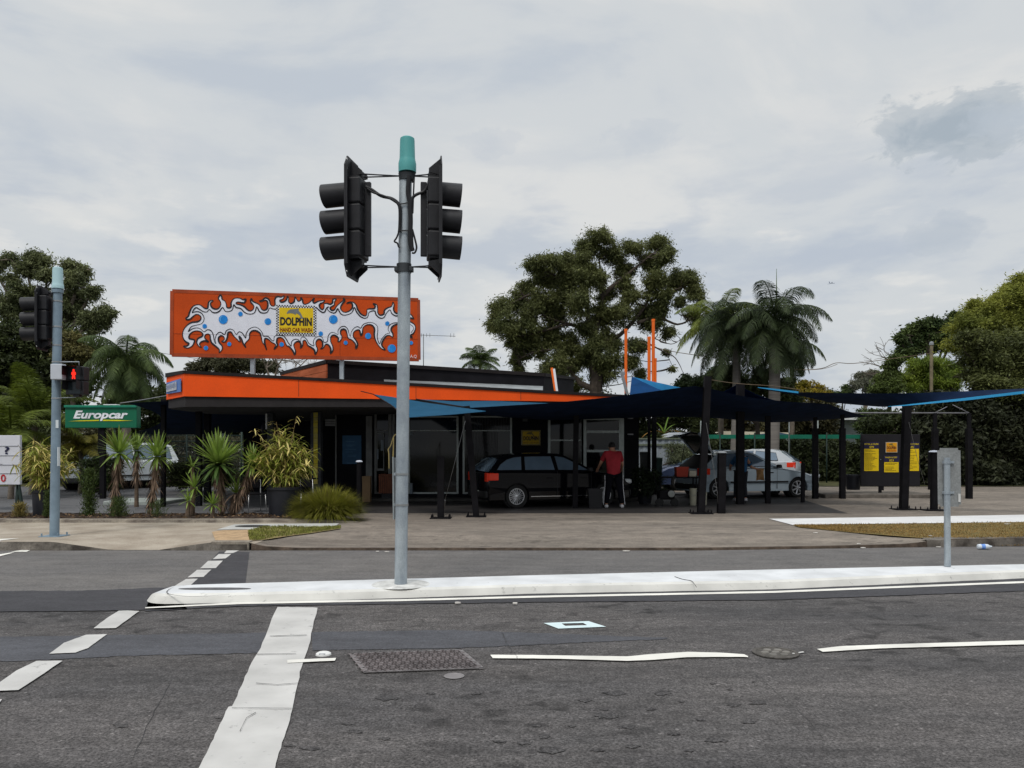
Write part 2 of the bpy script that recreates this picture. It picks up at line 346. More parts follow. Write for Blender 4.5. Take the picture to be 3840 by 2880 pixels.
LIP = [(-60, .14), (-7.5, .14), (-6.85, .05), (-6.55, .008), (-5.75, .008), (-5.2, .09), (-4.9, .13), (-4.3, .13), (-4.05, .07), (-3.5, .045), (5, .045), (6.6, .06), (7.4, .13), (60, .13)]
def lip(x): return float(np.interp(x, [a for a, _ in LIP], [b for _, b in LIP]))
def surf(x, Y):
    if Y < Yk(x): return 0.0
    t = min(1, (Y-Yk(x))/1.5); t = t*t*(3-2*t); return lip(x)*(1-t)+zg(Y)*t
def sp(px, py, off=0):
    Y = 15.0
    for _ in range(40):
        x = (px-CX)/F*Y; Y = .5*Y+.5*F*(EYE-surf(x, Y)-off)/(py-HY)
    x = (px-CX)/F*Y; return Vector((x, Y, surf(x, Y)+off))
def verge(x0, x1, yend, off):
    xs = list(np.arange(x0, x1+.01, .12)); ts = [0, .04, .08, .14, .2, .28, .36, .46, .58, .7, .85, 1]
    return [[Vector((x, Yk(x)+(yend-Yk(x))*t, surf(x, Yk(x)+(yend-Yk(x))*t+1e-6)+off)) for x in xs] for t in ts], xs
mb = MB(); rows, xs = verge(-24, -4.2, 16.78, .004); mb.grid(rows)
struct('footpath', mb, M_conc)
rows, xs = verge(-4.26, 24, 15.5, 0); mb = MB(); mb.grid(rows); struct('driveway_apron', mb, M_fore)
for a, b_, m_ in ((-24, -4.25, M_kface), (-4.25, 24, M_lip)):
    xs = list(np.arange(a, b_+.01, .12)); mb = MB()
    mb.grid([[Vector((x, Yk(x)-.022+.004*math.sin(x*9), -.01)) for x in xs], [Vector((x, Yk(x)-.012, lip(x)*.75)) for x in xs], [Vector((x, Yk(x)+.001, lip(x)+.003)) for x in xs]])
    struct('kerb', mb, m_)
mb = MB(); mb.box((-4.6, 13.09, .075), (.62, .2, .15), bev=.015); struct('kerb', mb, M_kerb)
mb = MB(); mb.box((-8.45, 13.05, .07), (.09, .16, .152), bev=.012); mb.poly([Vector((-8.9, 13.0, .149)), Vector((-8.5, 13.0, .149)), Vector((-8.35, 13.5, .149)), Vector((-8.8, 13.3, .149))]); struct('kerb_paint', mb, M_mark2)
mb = MB(); mb.grid([[(x, y, zg(y)) for x in (-40, 40)] for y in (15.5, 19, 36)], False); struct('forecourt', mb, M_fore)
mb = MB(); mb.grid([[(x, y, zg(y)+.005) for x in (-40, -5.0)] for y in (18.3, 19, 31)], False); struct('driveway', mb, M_drive)
a_ = gp(1240, 1930); mb = MB(); mb.grid([[(x, y, zg(y)+o) for x in (-4.6, -3.4, 2, 8.1+.12*(y-19))] for y, o in ((19.35, .005), (22, .005), (27, .005))], False); struct('shaded_bay_floor', mb, asphalt('shaded bay asphalt', (.050, .046, .045), (.030, .028, .028), speck=.25, gloss=.6))  # dark sheet under the sails, their shade put into its colour
mb = MB(); mb.grid([[(x, y, z) for x in (-300, 300)] for y, z in ((30.5, .31), (60, .8), (700, .8))], False); struct('lawn', mb, mat('rough lawn', (.055, .055, .020), .95, var=.4, vscale=2, fine=.4))

# road surface repairs and lines, each a sheet 4 mm above the last
LATE = []
def strip(up, lo, z, jit=0, seed=1):
    rnd = random.Random(seed); rows = [[], []]
    for r, pts in ((0, up), (1, lo)):
        P = []
        for (a, b_), (c, d) in zip(pts[:-1], pts[1:]):
            n = max(1, int(abs(c-a)//25)+int(abs(d-b_)//25)) if jit else 1
            for k in range(n): P.append((a+(c-a)*k/n, b_+(d-b_)*k/n))
        P.append(pts[-1]); rows[r] = P
    pts = [gz(x+rnd.uniform(-jit, jit), y+rnd.uniform(-jit, jit)*.35, z) for x, y in rows[0]+rows[1][::-1]]
    return MB().poly(pts)
for k, P in enumerate([[(1110, 2449), (960, 2452)], [(1102, 2655), (870, 2652)], [(1150, 2380), (1010, 2384)], [(1120, 2560), (1040, 2566), (960, 2560)], [(900, 2740), (925, 2690), (960, 2670)]]):
    up = [(x+random.Random(k).uniform(-2, 2), y) for x, y in P]; lo = [(x, y+1.3) for x, y in P]; LATE.append((up, lo))
struct('lane_surface', MB().grid([[(x, y, .004) for x in (-30, 30)] for y in (9.15, 13.5)], False), M_lane)
struct('asphalt_patch', strip([(-600, 2222), (300, 2214), (640, 2202)], [(-600, 2296), (300, 2291), (700, 2283)], .008, 3, 5), M_newas)
struct('asphalt_patch', strip([(560, 2240), (900, 2235), (2000, 2210), (2900, 2190), (4400, 2120)], [(545, 2291), (900, 2272), (2000, 2258), (2900, 2249), (4400, 2195)], .008, 2.5, 6), M_newas)
struct('asphalt_patch', strip([(-600, 2400), (0, 2388), (600, 2378), (1100, 2372)], [(-600, 2500), (0, 2481), (500, 2458), (1100, 2446)], .004, 5, 7), M_band)
struct('asphalt_patch', strip([(1170, 2370), (1700, 2362), (2500, 2392)], [(1170, 2438), (1700, 2430), (2500, 2396)], .004, 4, 8), M_band)
struct('asphalt_patch', strip([(822, 2068), (935, 2070)], [(700, 2200), (920, 2190)], .008), M_newas)
STOP = [(1042, 2276), (1190, 2278), (1187, 2300), (1176, 2330), (1163, 2400), (1148, 2452), (1130, 2500), (1108, 2600), (1085, 2700), (1058, 2785), (1030, 2880), (1000, 3000), (690, 3000), (746, 2880), (800, 2770), (855, 2650), (872, 2648), (905, 2570), (950, 2470), (968, 2448), (1000, 2370), (1020, 2320)]
def jitpoly(P, z, j, seed, step=18):
    rnd = random.Random(seed); out = []
    for (a, b_), (c, d) in zip(P, P[1:]+P[:1]):
        n = max(1, int(math.hypot(c-a, d-b_)//step))
        for k in range(n): out.append(gz(a+(c-a)*k/n+rnd.uniform(-j, j), b_+(d-b_)*k/n+rnd.uniform(-j, j)*.3, z))
    return MB().poly(out)
struct('stop_line', jitpoly(STOP, .008, 2.5, 3), M_mark)
DASH = [[(445, 2290), (480, 2289), (522, 2291), (434, 2355), (350, 2356), (400, 2318)], [(323, 2380), (401, 2378), (330, 2430), (283, 2447), (185, 2451), (240, 2410)],
        [(136, 2478), (234, 2477), (150, 2535), (68, 2587), (-50, 2592), (60, 2515)], [(-60, 2615), (8, 2622), (-60, 2700)],
        [(850, 2064), (896, 2064), (873, 2074), (841, 2075)], [(820, 2077), (868, 2077), (845, 2094), (798, 2097)], [(780, 2103), (836, 2102), (809, 2130), (750, 2131)],
        [(739, 2137), (793, 2136), (764, 2163), (703, 2165)], [(698, 2171), (741, 2170), (714, 2195), (655, 2197)],
        [(-80, 2090), (56, 2070), (40, 2075), (-80, 2108)], [(40, 2069), (80, 2062), (113, 2063), (100, 2069)]]
for k, P in enumerate(DASH): struct('crossing_line', jitpoly(P, .012, .8, k, 14), M_mark if k < 9 else M_mark2)
struct('edge_line', strip([(545, 2277), (900, 2258), (1500, 2247), (2000, 2234), (2900, 2216), (3840, 2179), (4500, 2150), (5200, 2122)], [(545, 2281), (900, 2265), (1500, 2254), (2000, 2241), (2900, 2223), (3840, 2186), (4500, 2157), (5200, 2129)], .012, .5), M_mark2)
struct('lane_line', strip([(1078, 2474), (1170, 2470), (1260, 2467)], [(1078, 2486), (1170, 2481), (1256, 2477)], .012, .8), M_mark2)
struct('lane_line', strip([(1839, 2455), (2000, 2456), (2130, 2458), (2352, 2461), (2450, 2452), (2578, 2444), (2700, 2447), (2790, 2453), (2806, 2461)],
                          [(1848, 2468), (2000, 2469), (2130, 2471), (2352, 2478), (2450, 2474), (2578, 2464), (2700, 2463), (2790, 2463), (2805, 2464)], .012, .8), M_mark2)
struct('lane_line', strip([(3064, 2433), (3150, 2423), (3300, 2417), (3840, 2401), (4500, 2382), (5400, 2358)], [(3085, 2444), (3150, 2440), (3300, 2431), (3840, 2416), (4500, 2397), (5400, 2373)], .012, .8), M_mark2)
struct('lane_line', strip([(2970, 2449), (3012, 2442)], [(2972, 2452), (3016, 2446)], .012), M_mark)
mb = MB(); o_ = [(2038, 2336), (2207, 2329), (2273, 2350), (2094, 2357)]; i_ = [(2106, 2338), (2187, 2336), (2202, 2344), (2120, 2347)]
for k in range(4): mb.poly([gz(*o_[k], .008), gz(*o_[(k+1) % 4], .008), gz(*i_[(k+1) % 4], .008), gz(*i_[k], .008)])
struct('painted_square', mb, mat('pale blue road paint', (.62, .74, .76), .7, var=.06))
# saw cuts and cracks filled with bitumen
for k, P in enumerate([[(1545, 2295), (1640, 2370), (1800, 2440)], [(1880, 2370), (1910, 2430), (1950, 2478)], [(2700, 2460), (2850, 2540), (3010, 2610)], [(2980, 2420), (3080, 2490)], [(3300, 2560), (3500, 2650), (3700, 2760)],
                       [(640, 2560), (560, 2700), (490, 2860)], [(2330, 2275), (2380, 2300), (2500, 2290)], [(2450, 2410), (2600, 2440)], [(2830, 2530), (2990, 2660), (3100, 2780)], [(1700, 2650), (1850, 2760), (2100, 2850)]]):
    rnd = random.Random(k+40); up = []; lo = []
    for (a, b_), (c, d) in zip(P[:-1], P[1:]):
        for q in range(8):
            x = a+(c-a)*q/8+rnd.uniform(-4, 4); y = b_+(d-b_)*q/8+rnd.uniform(-2, 2); up.append((x, y-.2)); lo.append((x+1.6+rnd.random(), y+.4))
    struct('road_crack', strip(up, lo, .004 if k not in (0,1) else .012), mat('crack filler', (.048, .047, .047), .8, var=.3))

for up, lo in LATE: struct('paint_crack', strip(up, lo, .016, .8), mat('crack filler', ()))
# oil and water stains on the near lanes
ST_ = [(1920+x*1.512, 1875+y*1.511, r*1.4) for x, y, r in [(235,535,35),(80,587,20),(100,620,40),(30,602,20),(255,478,28),(370,478,28),(610,503,25),(550,508,18),(180,496,18),(285,562,25),(505,595,30),(590,550,20),(60,560,14),(400,580,16),(470,545,14),(345,519,12),(210,620,20),(300,610,20),(230,519,10),(500,455,8),(540,470,8),(600,450,8),(440,620,16),(150,560,12),(420,500,10)]]+[(x*1.512, 2025+y*1.511, r*1.4) for x, y, r in [(300,458,28),(960,390,30),(880,475,20),(770,515,25),(860,455,14),(720,510,15),(1180,380,14),(955,492,16),(1070,380,12),(540,440,10),(1240,500,18)]]
M_st = asphalt('oily asphalt', (.070, .065, .064), (.050, .048, .049), speck=.75)
for k, (x, y, r) in enumerate(ST_):
    rnd = random.Random(k+7); n = 16; P = [gz(x+r*math.cos(6.283*q/n)*rnd.uniform(.55, 1.3), y+r*.26*math.sin(6.283*q/n)*rnd.uniform(.5, 1.4), .004) for q in range(n)]; struct('oil_stain', MB().poly(catmull(P, 2)), M_st)
# traffic island
def isl(x):
    fb = np.interp(x, [-3.95, -3.0, -2.0, .24, 3.0, 7.0, 12, 17], [8.33, 8.42, 8.56, 8.98, 9.25, 10.2, 11.4, 12.6]); bt = np.interp(x, [-3.95, -3.0, .26, 3.2, 7.2, 12, 17], [8.98, 9.16, 9.74, 10.2, 10.75, 11.9, 13.0])
    return float(fb), float(bt)
rf, rt, ri, rb, rk = [], [], [], [], []; x0 = -3.97
xs = [x0+.5*(1-math.cos(a*math.pi/16)) for a in range(9)]+list(np.arange(x0+.62, 17, .14))
for x in xs:
    d = x-x0; s_ = math.sqrt(max(0, 1-((.42-d)/.42)**2)) if d < .42 else 1; fb, bt = isl(x); mid = fb*.42+bt*.58; wob = .006*math.sin(x*7)+.004*math.sin(x*17)
    f_ = mid+(fb-mid)*s_; k_ = mid+(bt+.05-mid)*s_; hz_ = .10*min(1, .25+s_)
    rf.append(Vector((x, f_+wob, -.01))); rt.append(Vector((x+(.05 if d < .4 else 0)*(1-s_), f_+(.045 if s_ > .2 else 0), hz_*.82))); ri.append(Vector((x+.07*(1-s_), mid+(fb+.11-mid)*s_, hz_))); rb.append(Vector((x+.07*(1-s_), mid+(bt-mid)*s_, hz_))); rk.append(Vector((x, k_, -.01)))
isl_o = struct('traffic_island', MB().grid([ri, rb, rk]), M_island)
struct('island_kerb', MB().grid([rf, rt, ri]), M_iface)
def disc(c, rx, ry, z, n=28): return [Vector((c[0]+rx*math.cos(2*math.pi*k/n), c[1]+ry*math.sin(2*math.pi*k/n), z)) for k in range(n)]
P = [gz(a, b_, z_) for a, b_, z_ in [(2530, 2162, .105), (2560, 2172, .105), (2592, 2178, .105), (2604, 2190, .103), (2612, 2202, .098)]]; mb = MB(); mb.tube(catmull(P, 4, False), .0035, 4); struct('island_crack', mb, mat('crack filler', ()))
# the oval pit lid in the nose of the island, and the curved joint round it
c_ = gz(805, 2207, .104); mb = MB(); mb.poly(disc(c_, .40, .075, .104)); tag(mb.build('pit_lid', mat('grey cast iron', (.11, .11, .115), .7, var=.3, vscale=20, bump=.5)), 'long oval grey lid set flush in the nose of the white island', 'pit lid')
mb = MB(); P = [gz(a, b_, .106) for a, b_ in [(712, 2192), (650, 2202), (625, 2218), (640, 2229), (700, 2236), (760, 2236), (860, 2228)]]; cc = catmull(P, 4, False); mb.grid([[p+Vector((0, -.006, 0)) for p in cc], [p+Vector((.004, .006, 0)) for p in cc]]); struct('island_joint', mb, mat('crack filler', ()))
# pole pad
c_ = gz(1503, 2190, .104); mb = MB(); mb.lathe((c_.x, c_.y, .1), [(.33, 0), (.32, .006), (0, .007)], 30); struct('pole_pad', mb, mat('stained concrete', (.58, .58, .56), .85, var=.25, vscale=8))

# drain grate in the road
def quadgrid(q, u, v): return (1-v)*((1-u)*q[0]+u*q[1])+v*((1-u)*q[3]+u*q[2])
q = [gz(*p, .006) for p in [(1307, 2454), (1733, 2439), (1815, 2508), (1364, 2524)]]
g = thing('drain_cover', 'long rectangular steel drain cover with raised pattern set in the near lane', 'drain cover', (quadgrid(q, .5, .5).x, quadgrid(q, .5, .5).y, 0))
up = Vector((0, 0, 1)); mb = MB(); mb.poly([p for p in q], (0, 0, .004)); mb.build('plate', mat('worn steel plate', (.125, .112, .112), .65, var=.25, vscale=6, bump=.4, metal=.2), g)
mb = MB(); rnd = random.Random(5)
for i in range(26):
    for j in range(11):
        u, v = (i+.5+.5*(j % 2))/27, (j+.5)/11; c = quadgrid(q, u, v)
        a = Vector((.030, .016 if (i+j) % 2 else -.016, 0)); b_ = Vector((-.006 if (i+j) % 2 else .006, .011, 0)).normalized()*.008
        mb.poly([c-a-b_+up*.004, c+a-b_+up*.004, c+a+b_+up*.004, c-a+b_+up*.004], (0, 0, .007))
mb.build('tread_bars', mat('worn bright steel', (.20, .175, .175), .5, var=.3, metal=.3), g)
for a, b_, nm in ((0, 1, 0), (1, 2, .9), (3, 0, .9), (2, 3, 0)):
    mb = MB(); d = (q[b_]-q[a]).normalized(); s_ = Vector((-d.y, d.x, 0)); ww = .035 if nm else .014
    mb.poly([q[a]-s_*ww, q[b_]-s_*ww, q[b_]+s_*.0, q[a]+s_*.0], (0, 0, .009)); mb.build('frame_bar', mat('grey steel rim', (.24, .225, .225), .55, var=.2, metal=.3), g)
c_ = gz(2908, 2449, .006); g = thing('manhole_cover', 'small round broken manhole cover at the end of the wavy lane line', 'manhole cover', c_)
mb = MB(); mb.lathe(c_, [(.18, 0), (.18, .008), (.15, .010), (.145, .004), (0, .004)], 26); mb.build('rim', mat('rusty iron', (.085, .078, .070), .8, var=.4, vscale=25, bump=.8), g)
mb = MB()
for k in range(7):
    a = 2*math.pi*k/6; r_ = .085 if k < 6 else 0; mb.lathe(c_+Vector((r_*math.cos(a), r_*math.sin(a), .004)), [(.034, 0), (.03, .008), (0, .008)], 8)
mb.build('boss', mat('pale worn iron', (.17, .16, .145), .7, var=.3), g)
c_ = gz(1703, 2534, .006); single('pit_lid', MB().lathe(c_, [(.075, 0), (.07, .003), (.058, .003), (.056, .001), (0, .001)], 22), mat('grey steel rim', ()), 'small round steel lid sunk just in front of the drain cover', 'pit lid')
c_ = gz(1213, 2455, .0); g = thing('road_stud', 'white plastic road stud with a small lens beside the stop line', 'road stud', c_)
MB().lathe(c_, [(.062, 0), (.058, .012), (.04, .022), (0, .025)], 18).build('dome', mat('white plastic', (.72, .72, .70), .5), g)
MB().box(c_+Vector((0, -.045, .014)), (.05, .012, .012), bev=.003).build('lens', mat('grey lens', (.25, .27, .3), .2), g)

# garden bed in front of the canopy
def bedY(x): return 16.76+max(0, -10.6-x)*.25
xs = list(np.arange(-16, -3.1, .15)); h_ = lambda x: .075*min(1, max(0, (-3.25-x))*1.2+.15)
wv = lambda x: .012*math.sin(x*5)+.01*math.sin(x*13)
mb = MB(); mb.grid([[Vector((x, bedY(x)+wv(x), .11)) for x in xs], [Vector((x, bedY(x)+.02+wv(x), .12+h_(x)*.85)) for x in xs], [Vector((x, bedY(x)+.06, .12+h_(x))) for x in xs], [Vector((x, bedY(x)+.24, .12+h_(x))) for x in xs], [Vector((x, bedY(x)+.27, .12)) for x in xs]])
struct('garden_kerb', mb, M_kerb)
rnd = random.Random(8); xs = list(np.arange(-16, -3.9, .09)); mb = MB(); ys = [.24, .36, .5, .65, .8, 1.0, 1.25, 1.5, 1.65]
mb.grid([[Vector((x, bedY(x)+y_, .14+(.05+rnd.random()*.045 if 0 < i < 8 else -.03))) for x in xs] for i, y_ in enumerate(ys)], False)
struct('garden_soil', mb, M_soil)
leaf_n = 900; P = [(rnd.uniform(-12.5, -4.2), bedY(-8)+rnd.uniform(.28, 1.1), .20+rnd.random()*.03) for _ in range(leaf_n)]
tag(leaves_mesh('leaf_litter', mat('dead leaves', (.16, .10, .055), .9, var=.4, rnd=.6), None, P, [(rnd.uniform(-1, 1), rnd.uniform(-1, 1), rnd.uniform(-.1, .3)) for _ in P], .09, .03, 3), 'brown fallen leaves scattered over the garden bed soil', 'leaf litter', kind='stuff')

# pit in the footpath, dirt patch, grass, right-hand verge and path
def drape(up, lo, off, n=6):
    rows = []
    for k in range(n+1): rows.append([sp(a+(c-a)*k/n, b_+(d-b_)*k/n, off) for (a, b_), (c, d) in zip(up, lo)])
    return MB().grid(rows)
struct('concrete_slab', drape([(880, 1966), (1000, 1964), (1272, 1962)], [(812, 1986), (1000, 1984), (1255, 1975)], .012), mat('grey white slab', (.46, .46, .44), .85, var=.1, fine=.08))
c_ = sp(948, 1973, .014); single('pit_lid', MB().poly(disc(c_, .35, .20, c_.z+.006)), mat('black iron lid', (.035, .035, .037), .8, var=.3), 'round black lid in the pale slab beside the garden kerb', 'pit lid')
struct('dirt_patch', drape([(795, 1994), (840, 1988), (940, 1986), (1000, 1986)], [(808, 2026), (860, 2027), (935, 2028), (1010, 2022)], .014), M_sand)
GRU, GRL = [(930, 1992), (985, 1976), (1060, 1974), (1160, 1977), (1276, 1975)], [(936, 2026), (990, 2024), (1080, 2010), (1160, 2000), (1276, 1982)]
struct('grass_patch', drape(GRU, GRL, .018), M_green)
def blades(name, up, lo, n, h, w_, m_, label, seed, off=.01):
    rnd = random.Random(seed); P = []
    for _ in range(n):
        t = rnd.random()*(len(up)-1); i = int(t); t -= i; k = rnd.random()
        a = [up[i][q]*(1-t)+up[i+1][q]*t for q in (0, 1)]; b_ = [lo[i][q]*(1-t)+lo[i+1][q]*t for q in (0, 1)]
        P.append(tuple(sp(a[0]*(1-k)+b_[0]*k, a[1]*(1-k)+b_[1]*k, off)))
    Dr = [(rnd.gauss(0, .6), rnd.gauss(0, .6), 1) for _ in P]
    return tag(leaves_mesh(name, m_, None, P, Dr, np.array([h*rnd.uniform(.5, 1.3) for _ in P]), w_, seed), label, 'grass', kind='stuff')
blades('grass', GRU, GRL, 5000, .045, .012, mat('green blades', (.19, .20, .045), .8, var=.4, rnd=.5, trans=.2), 'low patchy green grass beside the sandy dirt at the driveway edge', 4)
struct('pale_path', drape([(2883, 1945), (3050, 1943), (3450, 1937), (3840, 1930), (4400, 1922), (5200, 1914)], [(2975, 1969), (3100, 1966), (3450, 1962), (3840, 1957), (4400, 1951), (5200, 1943)], .012), M_cream)
VU, VL = [(2975, 1970), (3150, 1967), (3450, 1963), (3840, 1957), (4400, 1951), (5000, 1945)], [(3000, 1977), (3200, 1997), (3450, 2017), (3840, 2022), (4400, 2012), (5000, 2002)]
struct('verge', drape(VU, VL, .014), M_turf)
blades('dry_grass', VU, VL, 16000, .035, .010, mat('dry blades', (.27, .175, .06), .9, var=.3, rnd=.5, trans=.15), 'short dry brown grass on the verge beside the pale path', 6)
mb = MB(); xs = list(np.arange(7.0, 22, .12)); mb.grid([[Vector((x, Yk(x)-.03, -.01)) for x in xs], [Vector((x, Yk(x)-.01, .12)) for x in xs], [Vector((x, Yk(x)+.15, .145)) for x in xs], [Vector((x, Yk(x)+.18, .12)) for x in xs]]); struct('kerb', mb, M_kface)
# litter in the gutter
c_ = gz(3690, 2050, .05); g = thing('plastic_bottle', 'crushed clear plastic bottle with a blue label lying in the gutter', 'bottle', gz(3690, 2062, 0))
ax = Matrix.Rotation(R(90), 3, 'Y'); MB().lathe(c_-Vector((.11, 0, 0)), [(.02, 0), (.042, .01), (.045, .05), (.036, .09), (.045, .12), (.042, .17), (.018, .21), (.015, .235), (0, .236)], 12, M=ax).build('bottle_body', mat('clear plastic', (.62, .68, .74), .15, var=.1), g)
MB().lathe(c_-Vector((.055, 0, 0)), [(.047, 0), (.04, .03), (.047, .06)], 12, M=ax).build('bottle_label', mat('blue label', (.15, .3, .7), .5), g)
LITL = ['pale scrap in the gutter right of the tall signal pole', 'small scrap at the kerb just left of the tall signal pole', 'second small scrap at the kerb beside the tall signal pole', 'flattened pale scrap at the kerb left of the dry verge', 'rounded pale scrap at the kerb behind the grey road sign', 'tiny scrap at the kerb near the left end of the dry verge', 'scrap on the dark asphalt strip nearest the stop line', 'scrap on the dark asphalt strip below the leaning post', 'pale scrap on the edge of the dry verge', 'crumpled scrap on the verge by the right edge', 'pale scrap on the verge left of the grey road sign']
for k, (px, py, s_) in enumerate([(2348, 2067, .05), (1416, 2069, .03), (1450, 2070, .03), (3235, 2055, .05), (3522, 2052, .04), (3220, 2048, .03), (1715, 2262, .03), (1930, 2264, .035), (3060, 1999, .04), (3780, 1966, .06), (3490, 2010, .04)]):
    c_ = sp(px, py, .01) if py < 2060 else gz(px, py, .016); rnd = random.Random(k); P = [c_+Vector((s_*math.cos(a)*rnd.uniform(.6, 1.4), s_*math.sin(a)*rnd.uniform(.4, 1), 0)) for a in np.arange(0, 6.2, .9)]
    single('paper_scrap', MB().poly(P, (0, 0, .012)), mat('grubby paper', (.60, .57, .53), .8, var=.1), LITL[k], 'litter', 'scraps of litter on the ground')
# raised kerb island under the price board, and small concrete plinth under the canopy
A = gp(3160, 1876); B_ = gp(3500, 1860); mb = MB(); c_ = (A+B_)/2; mb.box((c_.x, c_.y+.35, c_.z+.02), (B_.x-A.x+.4, .9, .2), bev=.03); struct('kerb_island', mb, mat('dark kerb concrete', (.12, .105, .09), .9, var=.3, vscale=5))
mb = MB(); mb.box((gp(760, 1850).x, 22.6, .20), (1.7, 1.6, .14), bev=.03); struct('pump_plinth', mb, mat('green grey concrete', (.30, .33, .31), .8, var=.2))
# ------------------------------------------------------------------ building
ORANGE = mat('orange paint', (.88, .088, .002), .7, var=.10, vscale=.8, fine=.05, bump=.1)
ORANGE2 = mat('orange board paint', (.52, .060, .002), .8, var=.10, vscale=1.2, fine=.06)
ORANGE3 = mat('faded orange boards', (.46, .12, .045), .8, vscale=2.5, col2=(.30, .07, .02), fine=.1, stretch=(.4, .4, 2))
BLACK = mat('black paint', (.009, .0085, .011), .75, var=.3, vscale=2, spec=.12)
BLACKW = mat('navy black wall paint', (.006, .006, .009), .8, var=.3, vscale=2, spec=.15)
TRIM = mat('charcoal trim', (.016, .013, .013), .6, var=.25, vscale=2, spec=.15)
GREYB = mat('grey painted band', (.020, .017, .018), .75, var=.2)
SOFF = mat('soffit lining', (.05, .047, .047), .85, var=.3, vscale=1.5)
ALU = mat('pale aluminium frame', (.36, .40, .39), .45, var=.12, vscale=4, metal=.2)
ALUD = mat('grey door frame', (.16, .165, .165), .5, var=.2)
GLASS = mat('dark window glass', (.005, .006, .007), .05, var=.3, spec=.25)
GALV = mat('galvanised steel', (.44, .49, .515), .5, metal=.4, vscale=5, col2=(.27, .31, .35), fine=.10, bump=.15, bscale=90, stretch=(1, 1, .5))
GALVG = mat('painted grey steel', (.20, .27, .33), .55, var=.14, vscale=4, bump=.15, metal=.15)
BLK_P = mat('black polycarbonate', (.016, .016, .019), .48, var=.25, vscale=6, bump=.2, bscale=160)
WHITE = mat('white paint', (.72, .73, .76), .55, var=.04)
YEL = mat('yellow sign paint', (.72, .50, .005), .55, var=.06)
INK = mat('black sign paint', (.014, .013, .016), .55, var=.2)
BLUED = mat('blue sign paint', (.008, .22, .66), .5, var=.14, vscale=14)

def zat(py, Y): return EYE+(HY-py)/F*Y
A_ = Vector((at(624, 0, 20.2).x, 20.2, 0)); B_ = Vector((at(690, 0, 19).x, 19, 0)); C_ = Vector((at(2293, 0, 20.6).x, 20.6, 0)); E_ = C_+(C_-B_).normalized()*.55
bld = thing('car_wash_building', 'low black shop with a long orange fascia, a deep canopy and white framed windows', 'building', (-2, 24, .15))
def band(name, pys, m, dep, inset=0, prt=None):
    """a strip of fascia; pys = (top, bottom) picture heights at A, B, C"""
    mb = MB(); P = []
    for q, Y, (t_, b2) in ((A_, 20.2, pys[0]), (B_, 19, pys[1]), (C_, 20.6, pys[2])): P.append((q, zat(t_, Y), zat(b2, Y)))
    k = (E_-C_).length/(C_-B_).length; P.append((E_, P[2][1]+(P[2][1]-P[1][1])*k, P[2][2]+(P[2][2]-P[1][2])*k))
    inw = [Vector((.6, .5, 0)).normalized()]+[Vector((.25, 1, 0)).normalized()]+[Vector((-.15, 1, 0)).normalized()]*2
    o = [p+n_*inset for (p, _, _), n_ in zip(P, inw)]; i_ = [p+n_*(inset+dep) for (p, _, _), n_ in zip(P, inw)]
    rows = [[Vector((a.x, a.y, z0)) for a, (_, z1, z0) in zip(o, P)], [Vector((a.x, a.y, z1)) for a, (_, z1, z0) in zip(o, P)], [Vector((a.x, a.y, z1)) for a, (_, z1, z0) in zip(i_, P)], [Vector((a.x, a.y, z0)) for a, (_, z1, z0) in zip(i_, P)]]
    mb.grid(rows+[rows[0]], False); mb.add([r[0] for r in rows], [(0, 1, 2, 3)]); mb.add([r[-1] for r in rows], [(0, 1, 2, 3)])
    return mb.build(name, m, prt or bld)
band('fascia', [(1416, 1499), (1401, 1486), (1488, 1508)], ORANGE, .06)
band('roof_trim', [(1400, 1415.6), (1389, 1400.6), (1478, 1487.6)], TRIM, .16, -.03)
band('lower_fascia', [(1499.5, 1531), (1486.5, 1525), (1508.5, 1527)], GREYB, .05, .05)
mb = MB(); zs = 2.70
mb.poly([Vector((A_.x+.1, A_.y+.05, zs)), Vector((B_.x+.05, B_.y+.1, zs)), Vector((E_.x, E_.y+.1, zs+.10)), Vector((E_.x, 29, zs+.10)), Vector((A_.x+.1, 29, zs))], (0, 0, .03)); mb.build('soffit', SOFF, bld)
mb = MB(); zr = [zat(1400, 20.2), zat(1389, 19), zat(1478, 20.6)]
mb.poly([Vector((A_.x+.05, A_.y+.05, 3.02)), Vector((B_.x+.05, B_.y+.12, 3.02)), Vector((E_.x, E_.y+.12, 2.98)), Vector((E_.x, 29, 3.0)), Vector((A_.x+.05, 29, 3.0))], (0, 0, .03)); mb.build('roof', mat('roof sheet', (.30, .32, .33), .6, var=.2), bld)
mb = MB(); mb.grid([[at(1440, 1437, 21.3), at(2036, 1464, 21.8)], [at(1440, 1421, 22.7), at(2036, 1448, 23.9)]], False); mb.build('roof_flashing', mat('pale roof sheet', (.26, .28, .29), .5, var=.2, metal=.2), bld)
for px in (1120, 1560, 1953):
    x = B_.lerp(C_, (px-690)/(2293-690)); k = (px-690)/1603; zt_, zb_ = (zat(1401+87*k, 19+1.6*k), zat(1486+22*k, 19+1.6*k))
    xx = plane_at(px, 1450, B_, C_); MB().box((xx.x, xx.y-.002, (zt_+zb_)/2+.01), (.012, .008, (zt_-zb_)*.9)).build('fascia_joint', mat('dark joint', (.25, .04, .01), .6), bld)
